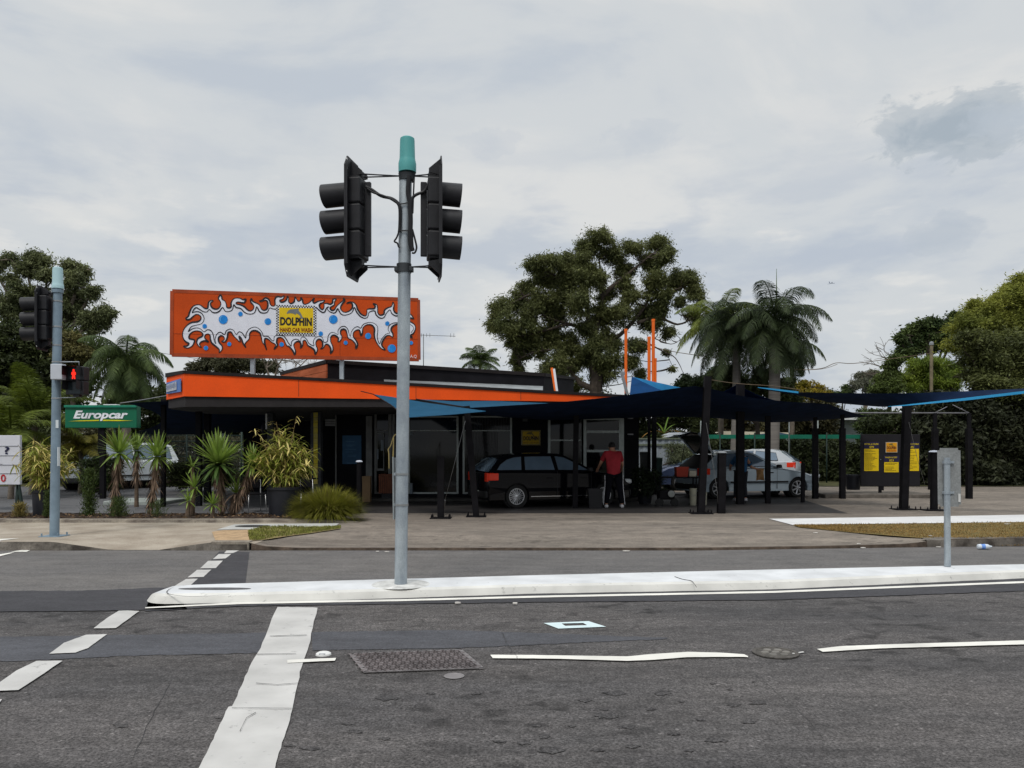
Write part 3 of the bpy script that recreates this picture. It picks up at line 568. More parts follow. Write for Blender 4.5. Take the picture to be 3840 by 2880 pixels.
# blue and white panel on the short end of the fascia
P = [plane_at(x, y, A_, B_)+Vector((-.02, -.02, 0)) for x, y in [(631, 1436), (684, 1420), (684, 1469), (631, 1478)]]
pn = MB().poly(P, (-.012, -.012, 0)).build('end_panel', mat('faded blue panel', (.10, .20, .48), .6, var=.2), bld)
P = [plane_at(x, y, A_, B_)+Vector((-.04, -.04, 0)) for x, y in [(634, 1443), (671, 1431), (671, 1462), (634, 1471)]]
mb = MB().poly(P, (-.008, -.008, 0)); mb.build('white_field', mat('faded white panel', (.52, .55, .62), .6, var=.12), pn)
mb = MB()
for k, x in enumerate(range(637, 668, 5)):
    y = 1445-(x-634)*.32; q = [plane_at(a, b_, A_, B_)+Vector((-.06, -.06, 0)) for a, b_ in [(x, y), (x+1.6, y-.5), (x+2.6, y+17+3*(k % 2)), (x+1, y+18)]]; mb.poly(q, (-.004, -.004, 0))
mb.build('worn_marks', mat('grey ghost lettering', (.22, .27, .40), .7), pn)
# raised roof box
U0 = Vector((-7.3, 25.2, 0)); U1 = Vector((at(1228, 0, 22).x, 22, 0)); U2 = Vector((at(2040, 0, 24).x, 24, 0)); U3 = Vector((2.2, 28.4, 0))
zu = [zat(1402, 25.2), zat(1357, 22), zat(1407, 24), zat(1420, 28.4)]
mb = MB(); V = [Vector((p.x, p.y, 2.9)) for p in (U0, U1, U2, U3)]; T_ = [Vector((p.x, p.y, z)) for p, z in zip((U0, U1, U2, U3), zu)]
mb.add(V+T_, [(1, 2, 6, 5), (2, 3, 7, 6), (4, 5, 6, 7), (3, 0, 4, 7)]); mb.build('raised_roof', BLACK, bld)
mb = MB(); d = (U0-U1); 
for k in range(7):
    z0 = 2.9+k*.19; z1 = min(z0+.18, 4.06-.0); a = Vector((-.03, -.02, 0))
    t0 = zu[1]-.06; t1 = zu[0]-.03
    f0 = min(z1, t0); f1 = min(z1, t1)
    if z0 < min(t0, t1): mb.poly([Vector((U1.x, U1.y, z0)), Vector((U0.x, U0.y, z0)), Vector((U0.x, U0.y, f1)), Vector((U1.x, U1.y, f0))], a)
mb.build('board_cladding', ORANGE3, bld)
mb = MB(); 
for p, q, a, b_ in ((U0, U1, zu[0], zu[1]), (U1, U2, zu[1], zu[2]), (U2, U3, zu[2], zu[3])):
    mb.tube([Vector((p.x, p.y, a+.01)), Vector((q.x, q.y, b_+.01))], .05, square=True)
mb.build('coping', TRIM, bld)
# walls
YW = 23.8
def wx(px, Y=YW): return (px-CX)/F*Y
def wbox(px0, py0, px1, py1, Y, dep=.1, mb=None):
    mb = mb or MB(); x0, x1 = wx(px0, Y), wx(px1, Y); z0, z1 = zat(py1, Y), zat(py0, Y); mb.box(((x0+x1)/2, Y+dep/2, (z0+z1)/2), (x1-x0, dep, z1-z0)); return mb
mb = MB(); x0, x1 = wx(1262), wx(2396)
mb.box(((x0+x1)/2, YW+.1, 1.45), (x1-x0, .2, 2.6)); mb.box((x1-.1, 26.4, 1.45), (.2, 5.0, 2.5)); mb.box((x0+.1, 26.4, 1.45), (.2, 5.0, 2.5)); mb.box(((x0+x1)/2, 28.9, 1.45), (x1-x0, .2, 2.5)); mb.build('wall', BLACKW, bld)
mb = MB(); mb.box((wx(1100, 27.5), 27.5, 1.45), (3.4, .15, 2.5)); mb.build('bay_wall', BLACKW, bld)
mb = MB(); mb.box(((x0+x1)/2-.2, YW-.35, .215), (x1-x0+.6, .7, .1), bev=.02); mb.build('step', mat('dark painted step', (.05, .048, .045), .8, var=.3), bld)
def window(px0, py0, px1, py1, bars_v=(), bars_h=(), fw=7, m=ALU, name='window'):
    """frame of the opening in picture units on the wall plane; bars between"""
    mb = MB(); Y = YW-.06
    wbox(px0, py0, px0+fw, py1, Y, .06, mb); wbox(px1-fw, py0, px1, py1, Y, .06, mb); wbox(px0+fw, py0, px1-fw, py0+fw*.8, Y, .06, mb); wbox(px0+fw, py1-fw*.9, px1-fw, py1, Y, .06, mb)
    for v, t_ in bars_v: wbox(v-t_/2, py0+fw*.8, v+t_/2, py1-fw*.9, Y+.004, .05, mb)
    for a, b_, v, t_ in bars_h: wbox(a, v-t_/2, b_, v+t_/2, Y+.008, .045, mb)
    w_ = mb.build(name, m, bld); g_ = wbox(px0+2, py0+2, px1-2, py1-2, YW-.02, .019); g_.build('pane', GLASS, w_); return w_
window(1530, 1560, 1719, 1852, bars_h=[(1537, 1712, 1615, 3.5)], fw=7)
window(1735, 1560, 1920, 1852, bars_h=[(1742, 1913, 1615, 3.5)], fw=7)
window(2055, 1560, 2188, 1800, bars_h=[(2062, 2180, 1651, 4.5)], fw=9)
window(2180, 1560, 2340, 1800, bars_h=[(2200, 2326, 1619, 9), (2200, 2326, 1691, 9)], fw=19)
w_ = window(1404, 1540, 1480, 1852, bars_v=[(1462, 12)], bars_h=[(1412, 1455, 1614, 4)], fw=8, m=ALUD, name='doorway_frame')
# interior shapes seen dimly through the glass stand just inside it: blinds as raised vertical slats on the pane
mb = MB()
for k in range(26): wbox(1760+k*6, 1563, 1762.5+k*6, 1612, YW-.024, .004, mb)
for k in range(22): wbox(1748+k*5.5, 1620, 1750+k*5.5, 1780, YW-.024, .004, mb)
mb.build('blind_slats', mat('dark blind', (.035, .035, .038), .7), bld)
dr = wbox(1413, 1620, 1440, 1765, YW-.075, .04).build('door', ALUD, bld); wbox(1416, 1626, 1437, 1757, YW-.08, .004).build('pane', GLASS, dr)
wbox(1428, 1650, 1438, 1690, YW-.086, .004).build('notice', mat('grey notice', (.16, .19, .22), .6), dr); wbox(1413, 1685, 1419, 1722, YW-.086, .004).build('notice', mat('grey notice', ()), dr)
wbox(1372, 1560, 1395, 1850, YW-.05, .05).build('door_post', ALUD, bld)
wbox(1402, 1529, 1530, 1541, YW-.05, .05).build('door_head', ALUD, bld)
wbox(1257, 1545, 1261.5, 1850, YW-.04, .04).build('corner_trim', ALUD, bld)
po = wbox(1284, 1633, 1355, 1740, YW-.03, .025); po.build('poster', mat('blue poster', (.02, .085, .18), .5, var=.15), bld)
mb = MB(); rnd = random.Random(3)
for k, y in enumerate([1655, 1668, 1672, 1684, 1694, 1706, 1711]): a = rnd.uniform(1294, 1304); wbox(a, y, a+rnd.uniform(20, 45), y+2, YW-.036, .004, mb)
wbox(1303, 1735, 1340, 1738, YW-.036, .004, mb); mb.build('poster_text', mat('pale blue ink', (.06, .15, .27), .6), bld)
lv = MB()
for k in range(6): wbox(1219, 1545+k*9, 1261, 1552.5+k*9, 26.6+.0, .04, lv)
lv.build('louvre', mat('pale louvre', (.42, .42, .42), .6), bld)
wbox(1536, 1621, 1549, 1632, YW-.05, .03).build('number_plate', mat('grey notice', ()), bld)
wbox(2052-92, 1559, 2052-73, 1580, YW-.08, .08).build('lamp_box', mat('grey lamp box', (.07, .075, .08), .5), bld)
for y in (1566, 1626): wbox(2355, y, 2375, y+5, YW-.1, .1).build('wall_light', mat('pale fitting', (.25, .26, .28), .4), bld)
wbox(1536, 1812, 1546, 1852, YW-.25, .2).build('meter_box', mat('grey notice', ()), bld)
# columns under the canopy
def column(px0, px1, Y, name='column', m=BLACKW, parent=bld, z1=2.71):
    x0, x1 = wx(px0, Y), wx(px1, Y); mb = MB(); mb.box(((x0+x1)/2, Y+(x1-x0)/2, (zg(Y)+z1)/2), (x1-x0, x1-x0, z1-zg(Y)), bev=.008); return mb.build(name, m, parent)
column(732, 752, 21.4); column(763, 785, 22.6)
BRICK = mat('black painted brick', (.035, .038, .045), .7, var=.3, vscale=3)
for a, b_, Y in ((1001, 1024, 21.8), (1164, 1203, 21.6)):
    mb = MB(); x0, x1 = wx(a, Y), wx(b_, Y); n = 32; hz = (2.70-zg(Y))/n
    for k in range(n): mb.box(((x0+x1)/2, Y+.12, zg(Y)+hz*(k+.5)), (x1-x0-.006*(k % 2), .24, hz-.012), bev=.003)
    mb.box(((x0+x1)/2, Y+.12, (2.7+zg(Y))/2), (x1-x0-.02, .22, 2.7-zg(Y))); cl = mb.build('brick_column', BRICK, bld)
    if a > 1100:
        mb = MB()
        for k in range(14): z0, z1 = zat(1815-k*19.2, Y), zat(1815-(k+1)*19.2+1.2, Y); mb.box((wx(1184, Y), Y-.012, (z0+z1)/2), (wx(1192, Y)-wx(1176.5, Y), .02, z1-z0))
        mb.build('yellow_stripe', mat('chipped yellow paint', (.50, .40, .01), .7, vscale=5, col2=(.30, .26, .10), fine=.15), cl)
    else: MB().box((x0-.03, Y+.1, zat(1580, Y)), (.05, .1, .42)).build('white_sign_edge', WHITE, cl)

# ------------------------------------------------------------------ billboard on the roof
BA, BB = at(646, 1091, 20.0), at(1568, 1091, 21.1); BA.z = BB.z = 0; bn = (BB-BA).cross(Vector((0, 0, 1))).normalized()
if bn.y > 0: bn = -bn
def ob(px, py, off=0): return plane_at(px, py, BA, BB)+bn*off
bb = thing('billboard', 'long orange billboard on the roof, painted with a white splash and blue bubbles', 'billboard', ob(1100, 1345))
TL, TR, BR, BL = (646, 1091), (1569, 1124), (1571, 1348), (644, 1330)
mb = MB().poly([ob(*p, 0) for p in (TL, TR, BR, BL)], -bn*.10); mb.build('panel', ORANGE2, bb)
mb = MB()
for a, b_ in ((TL, TR), (TR, BR), (BR, BL), (BL, TL)): mb.tube([ob(*a, -.04), ob(*b_, -.04)], .045, square=True)
mb.build('edge_frame', mat('dark orange edge', (.33, .05, .01), .6, var=.2), bb)
mb = MB()
for a, b_ in (((646, 1251), (1570, 1272)), ((1275, 1112), (1275, 1340))): mb.tube([ob(*a, .001), ob(*b_, .001)], .004, square=True)
mb.build('panel_joint', mat('dark joint', (.25, .04, .01), .6), bb)
Z1 = lambda p: (600+p[0]/4.424, 1060+p[1]/4.424)
S1 = [(430,590),(470,560),(490,500),(520,430),(570,380),(640,365),(690,385),(740,425),(790,425),(800,370),(810,320),(850,295),(885,300),(845,330),(840,370),(870,420),(930,440),(980,420),(1010,360),(1000,310),(970,265),(980,230),(1005,205),(1025,235),(1030,275),(1080,310),(1100,360),(1110,410),(1150,420),(1180,400),(1180,340),(1210,280),(1260,255),(1330,260),(1380,285),(1425,270),(1400,330),(1350,330),(1300,320),(1265,330),(1270,355),(1340,370),(1400,400),(1440,440),(1490,470),(1540,450),(1560,400),(1540,360),(1505,320),(1515,265),(1540,310),(1600,340),(1650,370),(1680,430),(1720,460),(1770,440),(1790,380),(1780,310),(1740,290),(1690,315),(1645,305),(1700,290),(1740,255),(1790,265),(1820,310),(1830,360),(1870,390),(1910,370),(1905,300),(1920,250),(1960,230),(2010,240),(2060,215),(2040,270),(1990,290),(2000,320),(2050,320),(2100,280),(2115,225),(2135,260),(2130,310),(2160,345)]
S2 = [(60,345),(100,320),(110,280),(120,235),(140,270),(170,310),(210,290),(215,250),(240,290),(250,340),(280,360),(340,340),(400,290),(435,255),(415,310),(440,340),(500,310),(560,300),(610,290),(580,330),(540,345),(520,380),(540,430),(580,445),(600,400),(600,350),(650,345),(700,360),(740,330),(745,280),(800,270),(770,320),(765,370),(715,400),(700,430),(730,460),(770,450),(800,400),(860,340),(910,300),(925,260),(940,300),(900,350),(875,400),(880,450),(930,490),(1000,480),(1060,430),(1070,370),(1040,330),(970,345),(1020,320),(1080,325),(1130,370),(1150,430),(1190,500),(1240,540),(1290,550),(1310,500),(1310,450),(1350,435),(1430,430),(1445,380),(1410,350),(1470,365),(1485,420),(1490,500),(1530,540),(1590,520),(1600,460),(1650,420),(1720,390),(1740,320),(1760,370),(1750,440),(1780,500),(1840,515),(1900,510),(1980,510),(2040,530),(2085,600),(2035,585),(2000,600),(1990,640),(2040,655),(2100,700),(2115,760),(2080,840),(2035,870),(2060,912),(2000,880),(1975,800),(1930,720),(1880,690),(1800,690),(1730,730),(1710,790),(1740,850),(1735,905),(1690,875),(1640,880),(1600,920),(1560,990),(1560,1050),(1615,1115),(1560,1100),(1500,1040),(1450,950),(1430,860),(1435,770),(1400,710),(1340,695),(1280,710),(1240,760),(1235,830),(1210,880),(1195,820),(1180,785),(1130,790),(1085,830),(1085,900),(1130,960),(1155,1030),(1125,1095),(1120,1020),(1060,950),(1000,920),(980,850),(960,790),(920,770),(880,790),(870,840),(895,900),(870,960),(830,980),(835,920),(790,880),(750,870),(710,900),(710,980),(740,1050),(745,1120),(705,1175),(710,1100),(670,1030),(620,1025),(590,1080),(540,1100),(575,1060),(570,980),(540,945),(500,940),(465,980),(465,1040),(490,1110),(450,1190),(440,1120),(380,1070),(330,1040),(290,960),(250,965),(245,1030),(210,1085),(215,1020),(180,975),(130,985),(95,1030),(110,1090),(125,1140),(110,1195),(80,1130),(20,1060)]
S3 = [(2100,1040),(2060,950),(2010,910),(1950,920),(1935,990),(1950,1040),(1890,1105),(1920,1030),(1850,985),(1800,940),(1750,925),(1735,960),(1745,1040),(1770,1115),(1750,1050),(1700,990),(1680,900),(1660,840),(1600,800),(1530,800),(1485,850),(1480,930),(1410,1010),(1425,1075),(1380,1010),(1350,930),(1310,890),(1330,985),(1270,930),(1220,880),(1180,820),(1130,830),(1120,900),(1080,980),(1020,975),(1065,950),(1060,900),(1010,880),(970,920),(980,990),(1030,1050),(1030,1110),(980,1165),(985,1110),(920,1050),(860,1000),(835,930),(830,870),(790,850),(750,870),(745,920),(805,985),(750,965),(690,980),(655,1020),(690,1075),(640,1050),(610,990),(630,930),(700,890),(710,850),(670,810),(590,800),(520,830),(485,880),(490,930),(570,950),(560,1010),(520,1060),(450,1085),(390,1055),(450,1050),(480,1010),(430,980),(390,930),(375,850),(400,770),(460,700),(530,660),(620,650),(670,620),(680,570),(640,530),(590,530),(540,570),(500,605),(450,612)]
Z2 = lambda p: (1080+p[0]/4.424, 1060+p[1]/4.424)
OUT = [Vector((*Z1(p), 0)) for p in S1]+[Vector((*Z2(p), 0)) for p in S2]+[Vector((*Z1(p), 0)) for p in S3]
OUTS = catmull(OUT, 3)
mb = MB().poly([ob(p.x, p.y, .005) for p in OUTS]); mb.build('white_splash', mat('white mural paint', (.72, .74, .82), .6, var=.04), bb, weld=False)
def ribbon(mb, pts, wid, off, closed, vary=0):
    n = len(pts); L_, R_ = [], []
    for i in range(n):
        a = pts[(i-1) % n] if closed or i else pts[0]; b_ = pts[(i+1) % n] if closed or i < n-1 else pts[-1]; d = (b_-a); d = d.normalized() if d.length > 1e-6 else Vector((1, 0, 0)); s_ = Vector((-d.y, d.x, 0))
        w_ = wid*(1+vary*math.sin(i*.31)); L_.append(pts[i]+s_*w_/2); R_.append(pts[i]-s_*w_/2)
    if closed: L_.append(L_[0]); R_.append(R_[0])
    mb.grid([[ob(p.x, p.y, off) for p in L_], [ob(p.x, p.y, off) for p in R_]], False)
mb = MB(); ribbon(mb, OUTS, 4.8, .010, True, .35)
I1 = [(535,500),(560,450),(600,415),(650,440),(720,480),(780,485),(820,445),(870,490),(930,500),(990,470),(1040,410),(1080,470),(1140,480),(1200,450),(1225,365),(1260,410),(1340,430),(1400,490),(1470,520),(1540,515),(1580,480),(1605,400),(1650,480),(1710,505),(1780,490),(1820,420),(1870,435),(1930,440)]
I2 = [(535,500),(610,480),(680,500),(725,560),(730,620),(690,680),(600,705),(520,730),(480,790),(475,810),(530,770),(600,750),(670,765),(730,815),(790,780),(850,800),(885,870),(905,980),(930,1010),(915,940),(940,860),(1000,820),(1070,860),(1100,800),(1160,770),(1220,790),(1265,860),(1310,815),(1370,840),(1420,920),(1430,850),(1480,770),(1570,735),(1650,770),(1700,840),(1715,885),(1790,890),(1860,960),(1890,960),(1895,900),(1940,875),(2040,880),(2090,930),(2130,1000),(2179,1055)]
I3 = [(470,410),(530,470),(600,495),(640,420),(680,400),(650,430),(690,480),(760,505),(800,480),(825,430),(870,510),(930,540),(1020,520),(1070,480),(1100,410),(1140,490),(1200,560),(1270,590),(1320,570),(1340,500),(1380,475),(1440,470),(1460,530),(1520,585),(1590,580),(1630,510),(1690,450),(1720,510),(1780,550),(1840,550),(1920,545)]
I4 = [(55,1055),(60,980),(110,940),(170,945),(210,980),(215,920),(260,900),(310,940),(350,1010),(430,1045),(420,980),(450,920),(510,890),(570,910),(600,990),(655,970),(665,890),(710,830),(770,830),(830,860),(830,790),(880,735),(940,725),(990,770),(1010,840),(1035,890),(1050,820),(1100,750),(1160,730),(1205,755),(1250,690),(1340,660),(1420,670),(1480,720),(1490,800),(1480,900),(1515,1015),(1550,940),(1630,850),(1690,835),(1660,780),(1680,710),(1750,670),(1840,665),(1920,670),(2040,700),(2085,760),(2040,830)]
for S, Z, w_ in ((I1, Z1, 3.8), (I2, Z1, 2.8), (I3, Z2, 3.8), (I4, Z2, 2.3)): ribbon(mb, catmull([Vector((*Z(p), 0)) for p in S], 3, False), w_, .0125, False, .3)
mb.build('black_outline', INK, bb, weld=False)
for Z, L_ in ((Z1, [(1050,612,75),(1335,520,38),(1790,645,55),(742,723,38),(763,1085,38),(1150,1020,35),(2018,1025,37)]), (Z2, [(752,610,72),(1647,678,36),(543,847,38),(957,998,34),(1328,885,50),(1720,1092,68),(2042,1000,32)])):
    for x, y, r_ in L_:
        cx, cy = Z((x, y)); r_ /= 4.424; mb = MB(); mb.poly([ob(cx+r_*math.cos(a), cy+r_*math.sin(a), .016) for a in np.linspace(0, 6.283, 25)[:-1]]); dt = mb.build('bubble', BLUED, bb)
        mb = MB(); mb.poly([ob(cx+r_*.82*math.cos(a), cy+r_*.82*math.sin(a), .019) for a in np.linspace(2.6, 4.6, 12)]+[ob(cx+r_*.55*math.cos(a), cy+r_*.62*math.sin(a), .019) for a in np.linspace(4.5, 2.7, 12)]); mb.build('bubble_shine', mat('light blue paint', (.08, .34, .70), .5), dt)
def logo(fn, x0, y0, x1, y1, skew, parent, rows_, small=True, mats=None):
    """yellow sign: checker border, leaping dolphin, two lines of lettering; fn maps picture to the sign's plane"""
    sx, sy = (x1-x0), (y1-y0); P = lambda u, v, o: fn(x0+u*sx, y0+v*sy+skew*u, o)
    my, mi, md, mr = mats[:4] if mats else (YEL, INK, mat('dolphin grey', (.16, .18, .19), .5), mat('orange red lettering', (.20, .010, .002), .6))
    MB().poly([P(u, v, .018) for u, v in ((0, 0), (1, 0), (1, 1), (0, 1))], ).build('logo_border', WHITE if mats is None else mats[4], parent)
    if rows_:
        mb = MB(); nx = 30; ny = 23; q = 2
        for i in range(nx):
            for j in range(ny):
                if (i < q or j < q or i >= nx-q or j >= ny-q) and (i+j) % 2 == 0: mb.add([P(u, v, .0215) for u, v in ((i/nx, j/ny), ((i+1)/nx, j/ny), ((i+1)/nx, (j+1)/ny), (i/nx, (j+1)/ny))], [(0, 1, 2, 3)])
        mb.build('checker', mi, parent, weld=False)
    e = .075 if rows_ else .045
    MB().poly([P(u, v, .025) for u, v in ((e, e*1.2), (1-e, e*1.2), (1-e, 1-e*1.2), (e, 1-e*1.2))]).build('logo_field', my, parent)
    DP = [(1097,378),(1101,362),(1112,349),(1130,340),(1160,337),(1180,333),(1195,331),(1190,348),(1204,364),(1216,384),(1224,402),(1236,412),(1220,412),(1206,414),(1206,402),(1198,386),(1184,374),(1168,372),(1170,384),(1156,376),(1136,371),(1112,372)]
    U = lambda x, y: ((x-1014)/316, (y-306)/240)
    MB().poly([P(*U(*p), .029) for p in DP]).build('dolphin_shape', md, parent)
    o = P(.497, .665, .029); rt_ = (P(.9, .665, .029)-P(.1, .665, .029)); W_ = rt_.length/.8; rt_.normalize(); up_ = Vector((0, 0, 1)); H_ = (P(.5, 0, 0)-P(.5, 1, 0)).length
    mb = MB(); text_mb(mb, "DOLPHIN", o, rt_, up_, H_*.26, W_*.79, bold=.045); mb.build('logo_name', mi, parent, weld=False)
    mb = MB(); text_mb(mb, "HAND CAR WASH", P(.497, .885, .029), rt_, up_, H_*.135, W_*.80, bold=.03); mb.build('logo_text', mr, parent, weld=False)
logo(ob, 1036, 1143.5, 1186, 1256, 3.5, bb, True)
mb = MB(); text_mb(mb, "A.Q", ob(1550, 1342, .02), (BB-BA).normalized(), Vector((0, 0, 1)), .085, .17); mb.build('signature', WHITE, bb, weld=False)
for px, yb in ((945, 1400), (1281, 1420)):
    a = ob(px, 1330, -.14); mb = MB(); mb.tube([Vector((a.x, a.y, 3.0)), Vector((a.x, a.y, zat(1140, a.y)))], .05, square=True); mb.build('leg', GALV, bb)
    MB().box((a.x, a.y, a.z+.06), (.22, .12, .03)).build('bracket', GALV, bb)
for px, py in ((930, 1100), (1554, 1122)): MB().sphere(ob(px, py, -.05), .035).build('bolt', mat('dark orange edge', ()), bb)

# sign on the dark wall
sg = thing('wall_sign', 'small yellow dolphin sign fixed to the dark wall between the windows', 'sign', (wx(1990), YW-.05, zat(1669, YW)))
MB().box((wx(1990), YW-.03, zat(1641, YW)), (wx(2026)-wx(1955), .04, zat(1613, YW)-zat(1669, YW))).build('backing', WHITE, sg)
dim = (mat('ochre sign face', (.50, .33, .008), .5, var=.1), INK, mat('dolphin brown', (.16, .13, .03), .5), mat('brown lettering', (.22, .12, .01), .6), mat('cream sign edge', (.40, .33, .12), .6))
logo(lambda x, y, o: Vector((wx(x), YW-.05-o, zat(y, YW))), 1955, 1613, 2027, 1670, 0, sg, True, mats=dim)

# ------------------------------------------------------------------ street: signals and signs
def signal_head(parent, c, face, vis, H=.94, Rv=.130, gap=.30, hb=1.35, nm='signal_head'):
    """c = centre of the housing front, face = direction the lamps look"""
    f = Vector(face).normalized(); s_ = Vector((-f.y, f.x, 0)); u = Vector((0, 0, 1)); c = Vector(c); M = Matrix((s_, f, u)).transposed()
    mb = MB()
    for k in (-1, 0, 1): mb.box(c-f*.085+u*k*gap, (.30, .15, gap-.012), M=M, bev=.018)
    mb.box(c-f*.075, (.26, .13, H-.02), M=M); mb.box(c-f*.20+u*0, (.05, .07, H-.1), M=M, bev=.008)
    for k in (-1, 1): mb.box(c-f*.10+u*k*(H/2+.03), (.09, .09, .09), M=M, bev=.01)
    hd = mb.build(nm, BLK_P, parent)
    o = [(-.24, -hb/2+.12), (-.16, -hb/2), (.16, -hb/2), (.24, -hb/2+.12), (.24, hb/2-.12), (.16, hb/2), (-.16, hb/2), (-.24, hb/2-.12)]
    mb = MB(); mb.poly([c+s_*a+u*b_-f*.008 for a, b_ in o], -f*.014)
    for k in (-1, 1):
        mb.poly([c+s_*a*k+u*b_-f*.02 for a, b_ in ((.238, -hb/2+.13), (.238, hb/2-.13))]+[c+s_*a*k+u*b_-f*.045 for a, b_ in ((.238, hb/2-.13), (.238, -hb/2+.13))], -s_*k*.006)
        mb.poly([c+s_*.05+u*k*(hb/2-.02)-f*.02, c+s_*.05+u*k*(H/2+.07)-f*.15, c+s_*.05+u*k*(H/2+.03)-f*.15, c+s_*.05+u*k*(H/2)-f*.02], s_*.012)
        mb.poly([c-s_*.13+u*k*(hb/2-.02)-f*.02, c-s_*.13+u*k*(H/2+.07)-f*.15, c-s_*.13+u*k*(H/2+.03)-f*.15, c-s_*.13+u*k*(H/2)-f*.02], s_*.012)
    mb.build('target_board', BLK_P, hd)
    mb = MB()
    for k in (-1, 1):
        for b_ in (hb/2-.05, hb/2-.15): mb.lathe(c+s_*.2+u*k*b_-f*.024, [(.012, 0), (.012, -.006), (0, -.007)], 8, M=M@Matrix.Rotation(R(-90), 3, 'X'))
    mb.build('screws', mat('bright screw', (.55, .55, .55), .35, metal=.6), hd)
    for k in (-1, 0, 1):
        rows = []; n = 22
        for t_ in range(6):
            q = t_/5; row = []
            for a in range(n+1):
                an = 2*math.pi*a/n; top = math.sin(an); ln = vis*(1-.10*(1-top)/2)*q; rr = Rv*(1+.02*q); row.append(c+f*ln+s_*rr*math.cos(an)+u*(k*gap+rr*math.sin(an)-.035*q*vis))
            rows.append(row)
        inner = [[p+(c+u*k*gap-p).normalized()*.006 for p in r_] for r_ in reversed(rows)]
        mb = MB(); mb.grid(rows+inner[:1]+inner[1:]); vz = mb.build('visor', BLK_P, hd)
        mb = MB(); mb.lathe(c+u*k*gap+f*.01, [(Rv*.9, 0), (Rv*.6, .02), (0, .03)], 18, M=M@Matrix.Rotation(R(-90), 3, 'X')); mb.build('lens', mat('unlit signal lens', (.05, .03, .03), .25), hd)
    return hd
def bands(parent, base, top, zs, r_): 
    for z in zs:
        t_ = (z-base.z)/(top.z-base.z); c = base.lerp(top, t_); MB().lathe(c-Vector((0, 0, .012)), [(r_-.002, 0), (r_+.004, 0), (r_+.004, .024), (r_-.002, .024)], 20).build('band_clamp', mat('stainless strap', (.34, .35, .35), .35, metal=.7), parent)
base = gz(1503, 2190, .104); YP = base.y; top = at(1521, 655, YP)
ts = thing('traffic_signal', 'tall galvanised traffic signal on the white island with two black heads and a teal cap', 'traffic signal', base, group='traffic signals')
MB().tube([base, base.lerp(top, .5), top], .0715, n=28).build('pole', GALV, ts)
MB().lathe((0, 0, 0), [(.0, 0)], 3) if False else None
mb = MB(); mb.lathe(at(1527.5, 647, YP), [(.100, 0), (.101, .03), (.101, .10), (.092, .135), (.088, .16), (.083, .36), (.080, .385), (.062, .398), (0, .40)], 32); mb.build('pole_cap', mat('teal plastic cap', (.085, .335, .33), .5, var=.06), ts)
mb = MB(); c_ = at(1526, 655, YP); mb.lathe(c_-Vector((0, 0, .07)), [(.072, 0), (.09, 0), (.095, .07), (.098, .075), (.072, .08)], 20); mb.build('collar', mat('dark steel collar', (.045, .05, .055), .5, metal=.3, var=.3), ts); mb = MB(); c2 = at(1515, 1010, YP); mb.lathe(c2-Vector((0, 0, .04)), [(.07, 0), (.085, 0), (.085, .10), (.07, .10)], 18)
mb.box(c2, (.21, .10, .055), bev=.006); mb.build('clamp_bracket', mat('dark steel collar', (.045, .05, .055), .5, metal=.3, var=.3), ts)
k_ = YP/F
hl = at(1317, 826, YP); hr = at(1655, 826, YP)
signal_head(ts, hl, (-.985, .17, 0), .345); signal_head(ts, hr, (.985, .17, 0), .235)
ST = mat('thin dark steel', (.05, .052, .06), .5, metal=.4)
for y_, sp_ in ((657, 5), (998, 3)):
    for x0, x1 in ((1352, 1500), (1630, 1545)):
        mb = MB()
        for dy, dd in ((-sp_, -.03), (sp_+3, .03)): mb.tube([at(x0, y_+dy, YP+dd), at(x1, y_+3, YP+dd*.3)], .008, 6)
        mb.build('strut', ST, ts)
CB = mat('black cable', (.012, .012, .014), .5)
def cable(pts, r_, parent, Y, name='cable'): MB().tube(catmull([at(x, y, Y+(o[0] if o else 0)) for x, y, *o in pts], 5, False), r_, 8).build(name, CB, parent)
YF = YP-.085
cable([(1372, 700), (1395, 712), (1430, 735), (1470, 745), (1496, 767), (1500, 800), (1499, 850), (1497, 870)], .018, ts, YF)
cable([(1376, 706), (1400, 722), (1440, 735), (1475, 752), (1496, 775), (1498, 840)], .012, ts, YF-.01)
cable([(1604, 697), (1590, 718), (1565, 728), (1548, 742), (1540, 780), (1542, 860), (1546, 930)], .018, ts, YF)
cable([(1534, 660), (1530, 720), (1537, 760), (1540, 830), (1538, 900), (1547, 940)], .026, ts, YF+.005)
cable([(1553, 672), (1550, 740), (1548, 800)], .009, ts, YF)
cable([(1546, 860), (1558, 905), (1562, 930), (1555, 948), (1545, 948)], .011, ts, YF)
cable([(1497, 865), (1488, 890), (1479, 905), (1490, 912), (1495, 925), (1500, 928)], .010, ts, YF)
cable([(1497, 765), (1515, 763), (1535, 758)], .007, ts, YF-.005, 'cable_tie'); cable([(1500, 865), (1520, 864), (1540, 865)], .007, ts, YF-.005, 'cable_tie')
bands(ts, base, top, [zat(1778, YP), zat(1893, YP)], .0735)
mb = MB(); p0 = at(1477, 1716, YP); p1 = at(1476, 1948, YP); mb.poly([p0+Vector((-.004, -.02, 0)), p0+Vector((.0, .30, 0)), p1+Vector((0, .30, 0)), p1+Vector((-.004, -.02, 0))], (.006, 0, 0)); mb.tube([at(1474, 1713, YP-.02), at(1476, 1948, YP-.02)], .009, 6); sp_ = mb.build('side_plate', mat('plain sign alloy', (.30, .33, .34), .5, metal=.3, var=.1), ts)
for y in (1778, 1893): MB().box(at(1486, y, YP), (.055, .04, .03)).build('plate_clamp', GALV, ts)

